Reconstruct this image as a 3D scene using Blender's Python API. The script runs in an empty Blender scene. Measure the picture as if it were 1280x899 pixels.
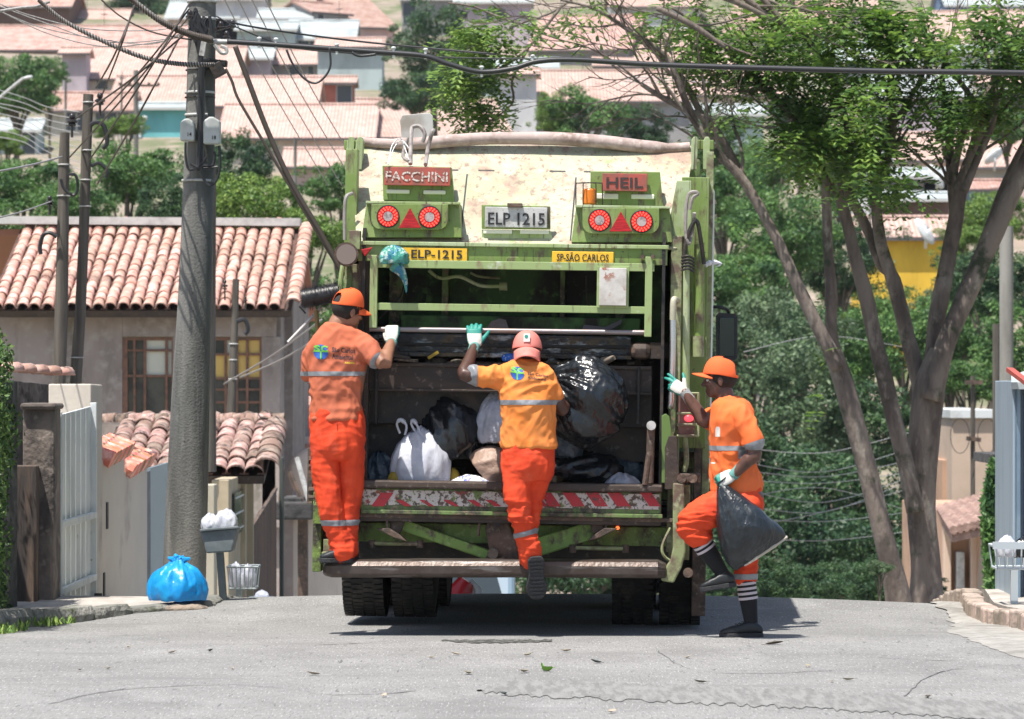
import bpy, bmesh, math, random
import numpy as np
from mathutils import Vector, Matrix, noise, Quaternion
from mathutils.bvhtree import BVHTree

S = bpy.context.scene
C = S.collection
R = math.radians
random.seed(7); rng = np.random.default_rng(7)

# ------------------------------------------------------------------ camera, sky, sun, exposure
F = 4700.0; CX = 640.0; HY = 480.0; CH = 1.6      # focal length in photo pixels, centre column, horizon row, eye height
cd = bpy.data.cameras.new('camera'); cam = bpy.data.objects.new('camera', cd); C.objects.link(cam); S.camera = cam
cam.location = (0, 0, CH); cam.rotation_euler = (R(90), 0, 0)
cd.sensor_width = 36; cd.lens = F/1280*36; cd.shift_y = (HY-449.5)/1280
cd.clip_start = 0.5; cd.clip_end = 3000
cd.dof.use_dof = True; cd.dof.focus_distance = 24.0; cd.dof.aperture_fstop = 7.0

W = bpy.data.worlds.new('World'); S.world = W; W.use_nodes = True
wn = W.node_tree.nodes; sky = wn.new('ShaderNodeTexSky'); sky.sky_type = 'NISHITA'; sky.sun_disc = False
SUNV = Vector((0.24, 0.30, -1.0)).normalized()        # direction the light travels
elev = math.asin(-SUNV.z); azim = math.atan2(-SUNV.x, -SUNV.y)
sky.sun_elevation = elev; sky.sun_rotation = azim; sky.dust_density = 1.5; sky.air_density = 1.0
W.node_tree.links.new(sky.outputs[0], wn['Background'].inputs[0]); wn['Background'].inputs[1].default_value = 0.105
sd = bpy.data.lights.new('sun', 'SUN'); sun = bpy.data.objects.new('sun', sd); C.objects.link(sun)
sd.energy = 4.9; sd.angle = R(0.5); sd.color = (1.0, 0.955, 0.89)
sun.rotation_euler = SUNV.to_track_quat('-Z', 'Y').to_euler(); sun.location = (-10, -10, 40)
S.view_settings.view_transform = 'Standard'; S.view_settings.look = 'None'; S.view_settings.gamma = 1
S.view_settings.exposure = 0.66
S.render.resolution_x = 1024; S.render.resolution_y = 719

def P(px, py, D):
    return Vector(((px-CX)*D/F, D, CH-(py-HY)*D/F))
def lerp(a, b, t): return a+(b-a)*t

# ------------------------------------------------------------------ materials
MATS = {}
def mat(name, col, rough=.7, metal=0., layers=(), bump=None, rnd=0., spec=None, alpha=None, isl=0., wave=None, trans=0., coat=0.):
    """procedural material: a base colour, noise layers of other colours, fine relief"""
    if name in MATS: return MATS[name]
    m = bpy.data.materials.new(name); m.use_nodes = True; MATS[name] = m
    N = m.node_tree.nodes; L = m.node_tree.links; b = N['Principled BSDF']
    tc = N.new('ShaderNodeTexCoord'); coord = tc.outputs['Object']
    if rnd:
        oi = N.new('ShaderNodeObjectInfo')
        add = N.new('ShaderNodeVectorMath'); add.operation = 'MULTIPLY_ADD'
        cmb = N.new('ShaderNodeCombineXYZ')
        for i in range(3): L.new(oi.outputs['Random'], cmb.inputs[i])
        add.inputs[1].default_value = (37, 53, 71); L.new(cmb.outputs[0], add.inputs[0]); L.new(coord, add.inputs[2]); coord = add.outputs[0]
    rgb = N.new('ShaderNodeRGB'); rgb.outputs[0].default_value = (*col, 1); cur = rgb.outputs[0]
    for ly in layers:
        c2, sc, lo, hi = ly[:4]; det = ly[4] if len(ly) > 4 else 6
        mp = N.new('ShaderNodeMapping'); L.new(coord, mp.inputs[0])
        sc = sc if isinstance(sc, tuple) else (sc,)*3
        mp.inputs['Scale'].default_value = sc; mp.inputs['Location'].default_value = (3.1*len(N), 1.7*len(N), 0)
        nt = N.new('ShaderNodeTexNoise'); nt.inputs['Scale'].default_value = 1; nt.inputs['Detail'].default_value = det
        nt.inputs['Roughness'].default_value = .62
        L.new(mp.outputs[0], nt.inputs[0])
        mr = N.new('ShaderNodeMapRange'); mr.inputs[1].default_value = lo; mr.inputs[2].default_value = hi
        L.new(nt.outputs[0], mr.inputs[0])
        mx = N.new('ShaderNodeMix'); mx.data_type = 'RGBA'
        L.new(mr.outputs[0], mx.inputs[0]); L.new(cur, mx.inputs[6]); mx.inputs[7].default_value = (*c2, 1); cur = mx.outputs[2]
    if wave:   # tile or sheet corrugation: (axis, scale, colour, strength, rows)
        ax, sc, c2, st = wave[:4]
        wv = N.new('ShaderNodeTexWave'); wv.bands_direction = ax; wv.inputs['Scale'].default_value = sc
        wv.inputs['Distortion'].default_value = .25; wv.inputs['Detail'].default_value = 1
        L.new(tc.outputs['Object'], wv.inputs[0])
        ml = N.new('ShaderNodeMath'); ml.operation = 'MULTIPLY'; ml.inputs[1].default_value = st; L.new(wv.outputs[1], ml.inputs[0])
        mx = N.new('ShaderNodeMix'); mx.data_type = 'RGBA'; L.new(ml.outputs[0], mx.inputs[0]); L.new(cur, mx.inputs[6])
        mx.inputs[7].default_value = (*c2, 1); cur = mx.outputs[2]
    if rnd or isl:
        hs = N.new('ShaderNodeHueSaturation')
        if rnd: src = oi.outputs['Random']; amt = rnd
        else:
            g = N.new('ShaderNodeNewGeometry'); src = g.outputs['Random Per Island']; amt = isl
        mr = N.new('ShaderNodeMapRange'); mr.inputs[3].default_value = 1-amt; mr.inputs[4].default_value = 1+amt
        L.new(src, mr.inputs[0]); L.new(mr.outputs[0], hs.inputs['Value'])
        mr2 = N.new('ShaderNodeMapRange'); mr2.inputs[3].default_value = .5+amt*.05; mr2.inputs[4].default_value = .5-amt*.05
        L.new(src, mr2.inputs[0]); L.new(mr2.outputs[0], hs.inputs['Hue'])
        L.new(cur, hs.inputs['Color']); cur = hs.outputs[0]
    L.new(cur, b.inputs['Base Color'])
    b.inputs['Roughness'].default_value = rough; b.inputs['Metallic'].default_value = metal
    if spec is not None: b.inputs['Specular IOR Level'].default_value = spec
    if coat: b.inputs['Coat Weight'].default_value = coat; b.inputs['Coat Roughness'].default_value = .15
    if alpha is not None: b.inputs['Alpha'].default_value = alpha
    if bump:
        bs, bst, bd = bump
        mp = N.new('ShaderNodeMapping'); L.new(coord, mp.inputs[0])
        mp.inputs['Scale'].default_value = bs if isinstance(bs, tuple) else (bs,)*3
        nt = N.new('ShaderNodeTexNoise'); nt.inputs['Scale'].default_value = 1; nt.inputs['Detail'].default_value = 5
        L.new(mp.outputs[0], nt.inputs[0])
        bp = N.new('ShaderNodeBump'); bp.inputs['Strength'].default_value = bst; bp.inputs['Distance'].default_value = bd
        L.new(nt.outputs[0], bp.inputs['Height']); L.new(bp.outputs[0], b.inputs['Normal'])
    if trans:
        out = N['Material Output']; tr = N.new('ShaderNodeBsdfTranslucent'); L.new(cur, tr.inputs[0])
        ms = N.new('ShaderNodeMixShader'); ms.inputs[0].default_value = trans
        L.new(b.outputs[0], ms.inputs[1]); L.new(tr.outputs[0], ms.inputs[2]); L.new(ms.outputs[0], out.inputs[0])
    return m
def emis(name, col, e, base=None):
    m = bpy.data.materials.new(name); m.use_nodes = True; b = m.node_tree.nodes['Principled BSDF']
    b.inputs['Base Color'].default_value = (*(base or col), 1); b.inputs['Emission Color'].default_value = (*col, 1)
    b.inputs['Emission Strength'].default_value = e; b.inputs['Roughness'].default_value = .25
    MATS[name] = m; return m

# ------------------------------------------------------------------ objects
PM = {}
def tag(o, label=None, cat=None, group=None, kind=None):
    if label: o['label'] = label
    if cat: o['category'] = cat
    if group: o['group'] = group
    if kind: o['kind'] = kind
    return o
def thing(name, label, cat, loc=(0, 0, 0), group=None, matrix=None):
    o = bpy.data.objects.new(name, None); C.objects.link(o); o.empty_display_size = .2
    m = matrix if matrix is not None else Matrix.Translation(Vector(loc))
    o.matrix_world = m; PM[o.name] = m.copy()
    return tag(o, label, cat, group)
def link(name, me, m=None, parent=None):
    o = bpy.data.objects.new(name, me); C.objects.link(o)
    if m is not None:
        me.materials.clear()
        for mm in (m if isinstance(m, (list, tuple)) else [m]): me.materials.append(mm)
    if parent is not None:
        o.parent = parent; PM[o.name] = PM[parent.name]
    else: PM[o.name] = Matrix.Identity(4)
    return o
def copy_tree(o, parent=None, matrix=None):
    c = o.copy(); C.objects.link(c)
    if parent is not None: c.parent = parent
    if matrix is not None: c.matrix_world = matrix
    for ch in list(o.children): copy_tree(ch, c)
    return c

class MB:
    """collects solids; build() links them as one mesh object"""
    def __init__(s): s.v = []; s.f = []
    def add(s, vs, fs):
        n = len(s.v); s.v += [tuple(x) for x in vs]; s.f += [tuple(i+n for i in f) for f in fs]; return s
    def box(s, x0, y0, z0, x1, y1, z1):
        x0, x1 = min(x0, x1), max(x0, x1); y0, y1 = min(y0, y1), max(y0, y1); z0, z1 = min(z0, z1), max(z0, z1)
        v = [(x, y, z) for z in (z0, z1) for (x, y) in ((x0, y0), (x1, y0), (x1, y1), (x0, y1))]
        return s.add(v, [(3, 2, 1, 0), (4, 5, 6, 7), (0, 1, 5, 4), (1, 2, 6, 5), (2, 3, 7, 6), (3, 0, 4, 7)])
    def hexa(s, a, b):      # two quads (lists of 4 points) joined
        return s.add(list(a)+list(b), [(3, 2, 1, 0), (4, 5, 6, 7), (0, 1, 5, 4), (1, 2, 6, 5), (2, 3, 7, 6), (3, 0, 4, 7)])
    def bar(s, a, b, w, h, up=Vector((0, 0, 1))):   # rectangular bar from a to b
        a = Vector(a); b = Vector(b); d = (b-a).normalized(); x = d.cross(up)
        if x.length < 1e-3: x = d.cross(Vector((0, 1, 0)))
        x.normalize(); y = x.cross(d).normalized(); x *= w/2; y *= h/2
        return s.hexa([a-x-y, a+x-y, a+x+y, a-x+y], [b-x-y, b+x-y, b+x+y, b-x+y])
    def tube(s, pts, r, n=8, cap=True):
        pts = [Vector(p) for p in pts]; m = len(pts); rs = r if isinstance(r, (list, tuple)) else [r]*m
        vs = []; up = None
        for i, p in enumerate(pts):
            d = (pts[min(i+1, m-1)]-pts[max(i-1, 0)]).normalized()
            if up is None:
                up = d.orthogonal().normalized()
            else:
                up = (up-d*up.dot(d)).normalized()
            q = d.cross(up)
            for k in range(n):
                t = 2*math.pi*k/n; vs.append(p+(up*math.cos(t)+q*math.sin(t))*rs[i])
        fs = []
        for i in range(m-1):
            for k in range(n):
                a = i*n+k; b = i*n+(k+1) % n; fs.append((a, b, b+n, a+n))
        if cap: fs.append(tuple(range(n-1, -1, -1))); fs.append(tuple(range((m-1)*n, m*n)))
        return s.add(vs, fs)
    def prism(s, poly, off):   # planar polygon (3D points) extruded by vector off
        n = len(poly); off = Vector(off); a = [Vector(p) for p in poly]; b = [p+off for p in a]
        fs = [tuple(range(n-1, -1, -1)), tuple(range(n, 2*n))]+[(i, (i+1) % n, n+(i+1) % n, n+i) for i in range(n)]
        return s.add(a+b, fs)
    def cyl(s, a, b, r, n=16, r2=None): return s.tube([a, b], [r, r if r2 is None else r2], n)
    def sph(s, c, rx, ry=None, rz=None, n=10, m=7):
        ry = ry or rx; rz = rz or rx; c = Vector(c); vs = [c+Vector((0, 0, rz))]
        for i in range(1, m):
            a = math.pi*i/m
            for k in range(n):
                t = 2*math.pi*k/n; vs.append(c+Vector((rx*math.sin(a)*math.cos(t), ry*math.sin(a)*math.sin(t), rz*math.cos(a))))
        vs.append(c-Vector((0, 0, rz))); fs = []
        for k in range(n): fs.append((0, 1+k, 1+(k+1) % n))
        for i in range(m-2):
            for k in range(n):
                a = 1+i*n+k; b = 1+i*n+(k+1) % n; fs.append((a, a+n, b+n, b))
        l = len(vs)-1; o = 1+(m-2)*n
        for k in range(n): fs.append((l, o+(k+1) % n, o+k))
        return s.add(vs, fs)
    def grid(s, rows):
        n = len(rows[0]); vs = [p for r in rows for p in r]
        fs = [(i*n+j, i*n+j+1, (i+1)*n+j+1, (i+1)*n+j) for i in range(len(rows)-1) for j in range(n-1)]
        return s.add(vs, fs)
    def build(s, name, m, parent=None, world=True, smooth=False, bevel=0., origin=None, seg=2, solid=0., fix=True):
        me = bpy.data.meshes.new(name)
        if parent is not None and world:
            inv = PM[parent.name].inverted(); vs = [tuple(inv @ Vector(v)) for v in s.v]
        elif origin is not None:
            o_ = Vector(origin); vs = [tuple(Vector(v)-o_) for v in s.v]
        else: vs = s.v
        me.from_pydata(vs, [], s.f)
        if fix:
            bm = bmesh.new(); bm.from_mesh(me); bmesh.ops.recalc_face_normals(bm, faces=bm.faces); bm.to_mesh(me); bm.free()
        ob = link(name, me, m, parent)
        if parent is None and origin is not None: ob.location = origin; PM[ob.name] = Matrix.Translation(Vector(origin))
        if smooth:
            me.shade_smooth()
            if smooth != 2:
                try: me.set_sharp_from_angle(angle=R(40))
                except Exception: pass
        if solid:
            md = ob.modifiers.new('s', 'SOLIDIFY'); md.thickness = solid; md.offset = 0
        if bevel:
            md = ob.modifiers.new('b', 'BEVEL'); md.width = bevel; md.segments = seg; md.limit_method = 'ANGLE'; md.angle_limit = R(35)
        return ob

def catmull(pts, k=4):
    out = []; n = len(pts)
    dim = len(pts[0])
    for i in range(n-1):
        p0, p1, p2, p3 = pts[max(i-1, 0)], pts[i], pts[i+1], pts[min(i+2, n-1)]
        for j in range(k):
            t = j/k
            out.append(tuple(.5*((2*p1[d])+(-p0[d]+p2[d])*t+(2*p0[d]-5*p1[d]+4*p2[d]-p3[d])*t*t+(-p0[d]+3*p1[d]-3*p2[d]+p3[d])*t**3) for d in range(dim)))
    out.append(tuple(pts[-1])); return out
def cpx(pts, D, k=4):   # smooth world curve through photo points at distance D (or per-point distance)
    return [Vector(p) for p in catmull([tuple(P(p[0], p[1], p[2] if len(p) > 2 else D)) for p in pts], k)]

def text_mesh(s, size, bold=0., sx=1.):
    cu = bpy.data.curves.new('lettering', 'FONT'); cu.body = s; cu.size = 1; cu.align_x = 'CENTER'; cu.align_y = 'CENTER'
    cu.offset = bold; cu.resolution_u = 2
    o = bpy.data.objects.new('lettering', cu); C.objects.link(o)
    dg = bpy.context.evaluated_depsgraph_get(); me = bpy.data.meshes.new_from_object(o.evaluated_get(dg))
    bpy.data.objects.remove(o); bpy.data.curves.remove(cu)
    xs = [v.co.x for v in me.vertices]; ys = [v.co.y for v in me.vertices]
    cx = (min(xs)+max(xs))/2; cy = (min(ys)+max(ys))/2; w = max(xs)-min(xs); h = max(ys)-min(ys)
    kx = size[0]/w; ky = size[1]/h
    vs = [((v.co.x-cx)*kx, (v.co.y-cy)*ky) for v in me.vertices]; fs = [tuple(p.vertices) for p in me.polygons]
    bpy.data.meshes.remove(me); return vs, fs

# ------------------------------------------------------------------ the ground
def zroad(y):
    if y <= 29: return float(np.interp(y, [-99, 23.6, 24.6, 25.8, 27.0, 27.8, 28.2, 28.6, 29], [0, 0, -.03, -.035, .012, .034, .022, -.015, -.055]))
    return float(np.interp(y, [29, 60, 95, 112, 140, 170, 230, 300, 420, 600, 900], [-.055, -3.9, -8.2, -8.4, -1.5, 6, 17.5, 30, 54, 84, 120]))
def crown_(x, y): return -.0075*min(x*x, 12.)*min(1, max(0, (y-25)/2))
def zland(x, y):
    z = zroad(y)-.04+(-.0075*min(x*x, 16.)*min(1, max(0, (y-25)/2)))
    if y > 110: z += 1.2*noise.noise(Vector((x*.02, y*.02, 3)))
    return z
ys = list(np.arange(-60, 16, 6.))+list(np.arange(16, 34, .5))+list(np.arange(34, 120, 3.))+list(np.arange(120, 420, 10.))+[450, 500, 560, 640, 760, 900]
xs = list(np.arange(-420, -60, 40.))+list(np.arange(-60, 61, 5.))+list(np.arange(100, 421, 40.))
earth = mat('earth', (.26, .21, .165), .95, layers=[((.10, .13, .05), .12, .42, .6), ((.34, .27, .22), .6, .5, .7)], bump=(3., .5, .05))
g = MB(); g.grid([[(x, y, zland(x, y)) for x in xs] for y in ys])
tag(g.build('ground', earth, smooth=2), kind='structure')

asph = mat('asphalt', (.25, .246, .236), .9, layers=[((.19, .187, .18), .9, .42, .68), ((.29, .286, .275), (1.7, .8, 1.), .5, .72), ((.15, .15, .145), (75., 7., 1.), .54, .70, 3), ((.46, .455, .44), (95., 9., 1.), .57, .72, 3), ((.12, .12, .12), (26., 3., 1.), .63, .70, 4), ((.20, .197, .19), (.5, 2.2, 1.), .57, .68)],
           bump=(190., .9, .006), spec=.3)
g = MB()
xr = list(np.arange(-3.6, 3.61, .4))
def edge_l(y): return float(np.interp(y, [0, 21, 24.9, 26.1, 26.9, 27.2, 28.5, 34, 60, 120], [-4.6, -3.9, -3.42, -3.05, -2.69, -2.2, -2.1, -2.4, -2.9, -3]))
def edge_r(y): return .05*noise.noise(Vector((y*3.1, 2, 5)))+.03*noise.noise(Vector((y*9, 2, 5)))+float(np.interp(y, [0, 20, 21.5, 23, 24.5, 25.6, 27, 60, 120], [3.6, 3.35, 3.0, 2.88, 2.86, 3.02, 3.15, 3.2, 3.3]))
yy = list(np.arange(-60, 12, 4.))+list(np.arange(12, 34, .1))+list(np.arange(34, 120, 2.))
g.grid([[(lerp(edge_l(y)-.05, edge_r(y), t/18), y, zroad(y)+.006+crown_(lerp(edge_l(y)-.05, edge_r(y), t/18), y)) for t in range(19)] for y in yy])
tag(g.build('road', asph, smooth=2), kind='structure')

# rough strip of broken asphalt in the foreground: a worn patch standing proud with ragged edge
pat = mat('worn_asphalt', (.165, .162, .154), .95, layers=[((.235, .231, .22), (22., 2.5, 1.), .42, .58, 4), ((.08, .08, .076), (60., 8., 1.), .60, .72, 3), ((.30, .295, .28), (80., 10., 1.), .62, .72, 3)], bump=(60., .5, .003))
def patch(name, outline, m, z=.007, kind='structure'):
    b = MB(); vs = [P(a, c, 10) for a, c in outline]; pts = []
    for a, c in outline:
        D = CH*F/(c-HY)
        for _ in range(6): D = (CH-zroad(D)-z)*F/(c-HY)
        p = P(a, c, D); p.z = zroad(p.y)+.012+z; pts.append(p)
    b.add(pts, [tuple(range(len(pts)))])
    o = b.build(name, m); tag(o, kind=kind); return o
def rag(x0, x1, yt, yb, n, amp=2.0):
    top = [(lerp(x0, x1, i/n), yt(lerp(x0, x1, i/n))+random.uniform(-amp, amp)) for i in range(n+1)]
    bot = [(lerp(x0, x1, i/n), yb(lerp(x0, x1, i/n))+random.uniform(-amp, amp)) for i in range(n, -1, -1)]
    return top+bot
def strip(name, x0, x1, yt, yb, n, amp, m, rows=3, z=.006):
    b = MB(); R_ = []
    for r in range(rows+1):
        row = []
        for i in range(n+1):
            x = lerp(x0, x1, i/n); y = lerp(yt(x), yb(x), r/rows)+(random.uniform(-amp, amp) if r in (0, rows) else 0)
            D = CH*F/(y-HY)
            for _ in range(6): D = (CH-zroad(D)-.007-z*.5)*F/(y-HY)
            p = P(x, y, D); row.append((p.x, p.y, zroad(p.y)+.007+z*.5))
        R_.append(row)
    b.grid(R_); return tag(b.build(name, m), kind='structure')
strip('asphalt_patch', 596, 1330, lambda x: np.interp(x, [596, 650, 1000, 1330], [862, 850, 861, 884]), lambda x: np.interp(x, [596, 650, 1000, 1330], [864, 869, 884, 905]), 150, 2.6, pat)
crk = mat('road_crack', (.09, .088, .084), .95, layers=[((.2, .197, .19), 18., .5, .62)])
def crack(pts, w=.009):
    q = catmull([tuple(ground_pt(x, y, .009)) for x, y in pts], 10); b = MB(); L_ = []; R2 = []
    for i, p in enumerate(q):
        p = Vector(p); j = Vector((.02*noise.noise(p*9), .05*noise.noise(p*7+Vector((5, 0, 0))), 0)); ww = w*(.4+abs(noise.noise(p*13))*1.6)
        L_.append(tuple(p+j+Vector((-ww*.4, ww, 0)))); R2.append(tuple(p+j+Vector((ww*.4, -ww, 0))))
    b.grid([L_, R2]); return tag(b.build('road_crack', crk), kind='structure')
LATE = [lambda: [crack(c) for c in ([(60, 880), (150, 862), (300, 856), (420, 868), (520, 864)], [(980, 800), (1040, 812), (1100, 822), (1200, 826)], [(330, 800), (390, 806), (470, 803)], [(1130, 870), (1160, 846), (1200, 836), (1260, 842)], [(820, 812), (860, 835), (930, 842), (1040, 838)])]]
strip('pothole_crack', 552, 690, lambda x: 799.5, lambda x: np.interp(x, [552, 600, 690], [801, 804, 802]), 30, .8, mat('crack_dark', (.05, .05, .045), .95, layers=[((.2, .2, .18), 30., .5, .6)], bump=(40., 1., .03)), 1)
# concrete gutter at the right
conc = mat('concrete_light', (.33, .315, .285), .9, layers=[((.20, .19, .17), 2.2, .42, .62), ((.38, .365, .34), 9., .5, .7), ((.12, .11, .1), 14., .62, .7)], bump=(50., .6, .01))
g = MB()
g.grid([[(edge_r(y)-.02, y, zroad(y)+.009+crown_(3, y)), (max(edge_r(y)+.05, 3.12), y, zroad(y)+.022+crown_(3.1, y)), (3.5, y, zroad(y)+.024+crown_(3.4, y)), (5., y, zroad(y)+.02+crown_(3.4, y))] for y in list(np.arange(12, 34, .1))])
tag(g.build('gutter', conc), kind='structure')
for i in range(3): pass
# right pavement slab
g = MB()
def kr(y): return float(np.interp(y, [20, 24, 26.5, 28, 60], [3.62, 3.40, 3.28, 3.4, 3.6]))
Y2 = list(np.arange(10, 34, .5))+list(np.arange(34, 90, 3.))
cw_ = lambda y: crown_(3.4, y)
g.grid([[(kr(y)+.12, y, zroad(y)-.2), (kr(y)+.12, y, zroad(y)+.13+cw_(y)), (kr(y)+2.6, y, zroad(y)+.15+cw_(y)), (kr(y)+2.6, y, zroad(y)-.4)] for y in Y2])
pv = mat('paving_concrete', (.40, .37, .33), .92, layers=[((.25, .22, .19), 1.6, .45, .65), ((.5, .47, .43), 7., .5, .7)], bump=(30., .5, .01))
pr = tag(g.build('pavement_right', pv), kind='structure')
kb = mat('kerb_brick', (.42, .33, .27), .9, rnd=.25, layers=[((.24, .2, .17), 12., .45, .65)], bump=(50., .8, .01))
for i in range(46):
    y = 21+i*.215; x = kr(y); z = zroad(y)+crown_(3.4, y)
    b = MB(); b.box(-.055, -.1, -.12, .07, .1, .13); o = b.build('kerb_stone', kb, bevel=.015)
    o.parent = pr; o.location = (x+random.uniform(-.012, .012), y, z+random.uniform(-.008, .008)); o.rotation_euler = (0, 0, R(random.uniform(-4, 4)))
# left pavement
g = MB()
def kl(y): return edge_l(y)-.06
def lift(y): return float(np.interp(y, [0, 22, 24.5, 26, 26.8, 27.5, 30], [.14, .14, .13, .09, .035, .02, .02]))
cl_ = lambda y: crown_(kl(y), y)
g.grid([[(kl(y), y, zroad(y)-.15), (kl(y), y, zroad(y)+lift(y)+cl_(y)), (kl(y)-.9, y, zroad(y)+lift(y)+.01+cl_(y)), (kl(y)-3., y, zroad(y)+lift(y)+.03+cl_(y)), (kl(y)-3., y, zroad(y)-.4)] for y in Y2])
pl = tag(g.build('pavement_left', pv), kind='structure')
ks = mat('kerb_concrete', (.17, .17, .15), .95, rnd=.2, layers=[((.30, .29, .26), 6., .45, .7), ((.07, .08, .05), 10., .52, .66)], bump=(40., 1., .02))
y = 20.5; i = 0
while y < 29.5:
    ln = .62 if y < 25 else .45
    a = Vector((kl(y), y, zroad(y)+cl_(y))); c = Vector((kl(y+ln-.02), y+ln-.02, zroad(y+ln)+cl_(y+ln))); n_ = 6
    b = MB(); rows = []
    for k in range(n_+1):
        p = a.lerp(c, k/n_); j = lambda s=.012: random.uniform(-s, s)
        h = lift(y)+.015
        rows.append([Vector((p.x+.10+j(), p.y, p.z-.06)), Vector((p.x+.09+j(), p.y, p.z+h*.55+j())), Vector((p.x+.06+j(), p.y, p.z+h+j(.006))), Vector((p.x-.1, p.y, p.z+h+j(.004))), Vector((p.x-.1, p.y, p.z-.05))])
    b.grid(rows); n0 = 5; b.f.append(tuple(range(5))); b.f.append(tuple(range(n_*5+4, n_*5-1, -1)))
    o = b.build('kerb_stone', ks, bevel=.006); o.parent = pl
    y += ln
# weeds at the left kerb foot
b = MB()
for i in range(900):
    t = random.random()**.8; y = lerp(21.5, 25.6, t); x = kl(y)+random.uniform(.1, .32); z = zroad(y)+.01
    if noise.noise(Vector((y*2.3, 4, 1))) < -.12: continue
    a = random.uniform(0, 6.28); l = random.uniform(.02, .075); w = .006; tilt = random.uniform(.1, 1.)
    d = Vector((math.cos(a)*tilt, math.sin(a)*tilt, 1)).normalized()*l; s_ = Vector((-math.sin(a), math.cos(a), 0))*w
    p = Vector((x, y, z)); b.add([p-s_, p+s_, p+d*.6+s_*1.3, p+d, p+d*.6-s_*1.3], [(0, 1, 2, 3, 4)])
tag(b.build('weeds', mat('weed', (.16, .26, .05), .7, isl=.5), fix=False), 'green weeds growing in the gutter along the left kerb', 'weeds', kind='stuff')

# litter on the road
def ground_pt(px, py, h=.012):
    D = CH*F/(py-HY)
    for _ in range(8): D = (CH-zroad(D)-h)*F/(py-HY)
    p = P(px, py, D); p.z = zroad(p.y)+h; return p
[f_() for f_ in LATE]
def leaf_obj(name, px, py, ln, m, label, cat, group=None, rot=None, curl=.3):
    p = ground_pt(px, py); b = MB(); rows = []
    for i in range(7):
        t = i/6; w = math.sin(math.pi*min(1, t*.92+.04))**.8*ln*.25
        zc = curl*ln*(t-.5)**2*1.6
        rows.append([Vector(((t-.5)*ln, -w, zc+w*.5+.002)), Vector(((t-.5)*ln, 0, zc)), Vector(((t-.5)*ln, w, zc+w*.5+.002))])
    b.grid(rows); b.tube([(-.5*ln, 0, curl*ln*.4), (-.72*ln, 0, curl*ln*.5)], .0015, 4)
    o = b.build(name, m, fix=False, smooth=2); o.location = p; o.rotation_euler = (random.uniform(-.2, .2), random.uniform(-.2, .2), rot if rot is not None else random.uniform(0, 6.28))
    return tag(o, label, cat, group)
gl = mat('green_leaf', (.14, .34, .03), .5, layers=[((.2, .36, .05), 30., .5, .7)])
dl = mat('dry_leaf', (.30, .26, .19), .8, rnd=.5)
l0 = leaf_obj('leaf', 679, 838, .10, gl, 'bright green leaf lying on the asphalt behind the truck', 'leaf', rot=2.2, curl=.9); l0.rotation_euler.x = .7
leaf_obj('leaf', 263, 814, .06, mat('dark_leaf', (.02, .03, .03), .7), 'small dark curled leaf on the road left of the truck', 'leaf')
leaf_obj('leaf', 745, 828, .07, MATS['dark_leaf'], 'small dark leaf on the road right of the green leaf', 'leaf')
leaf_obj('leaf', 630, 868, .06, MATS['dark_leaf'], 'small dark leaf at the left end of the rough asphalt strip', 'leaf')
for (a, c) in [(100, 838), (135, 836), (215, 816), (392, 843), (540, 822), (570, 818), (655, 840), (708, 814), (860, 822), (875, 853), (1060, 850), (1040, 852), (1160, 872), (160, 809), (585, 842), (660, 819), (1010, 833), (290, 836), (765, 890), (480, 870)]:
    leaf_obj('dry_leaf', a, c, random.uniform(.04, .08), dl, 'small pale dry leaf scrap lying on the asphalt', 'leaf', 'dry leaf scraps scattered on the road')
leaf_obj('twig', 968, 805, .11, mat('twig_brown', (.10, .08, .06), .8), 'crushed brown scrap on the road beside the standing shoe', 'litter', rot=.1, curl=.12)
# ------------------------------------------------------------------ the garbage truck (its own frame: x right, y forward, z up)
TM = Matrix.Translation(P(655, 777, 24)) @ Matrix.Rotation(R(-2.2), 4, 'Z') @ Matrix.Rotation(R(.9), 4, 'Y')
TI = TM.inverted()
truck = thing('garbage_truck', 'dirty green rear-loading garbage truck with its hopper open, stopped on the crest of the road', 'garbage truck', matrix=TM)
_o = TI @ Vector((0, 0, CH))
def T(px, py, D):   # the point seen at (px, py) on the plane local y = D-24
    q = TI @ P(px, py, 24); t = (D-24-_o.y)/(q.y-_o.y); return _o+(q-_o)*t
def tbox(mb, x0, y0, x1, y1, D0, D1):
    c = T((x0+x1)/2, (y0+y1)/2, D0); s = D0/F
    hw = abs(x1-x0)*s/2; hh = abs(y1-y0)*s/2
    return mb.box(c.x-hw, c.y, c.z-hh, c.x+hw, c.y+(D1-D0), c.z+hh)
def tb(name, m, x0, y0, x1, y1, D0, D1, bevel=.004, parent=None):
    return tbox(MB(), x0, y0, x1, y1, D0, D1).build(name, m, parent or truck, world=False, bevel=bevel)
def tt(name, m, pts, r, n=10, parent=None, k=4, mb=None):
    q = [T(p[0], p[1], p[2]) for p in pts]
    if len(q) > 2 and k: q = [Vector(p) for p in catmull([tuple(v) for v in q], k)]
    b = mb or MB(); b.tube(q, r, n)
    return b.build(name, m, parent or truck, world=False, smooth=True) if mb is None else None
def tprism(name, m, poly, D, th, parent=None, bevel=.004):
    q = [T(p[0], p[1], p[2] if len(p) > 2 else D) for p in poly]
    return MB().prism(q, (0, th, 0)).build(name, m, parent or truck, world=False, bevel=bevel)

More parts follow.
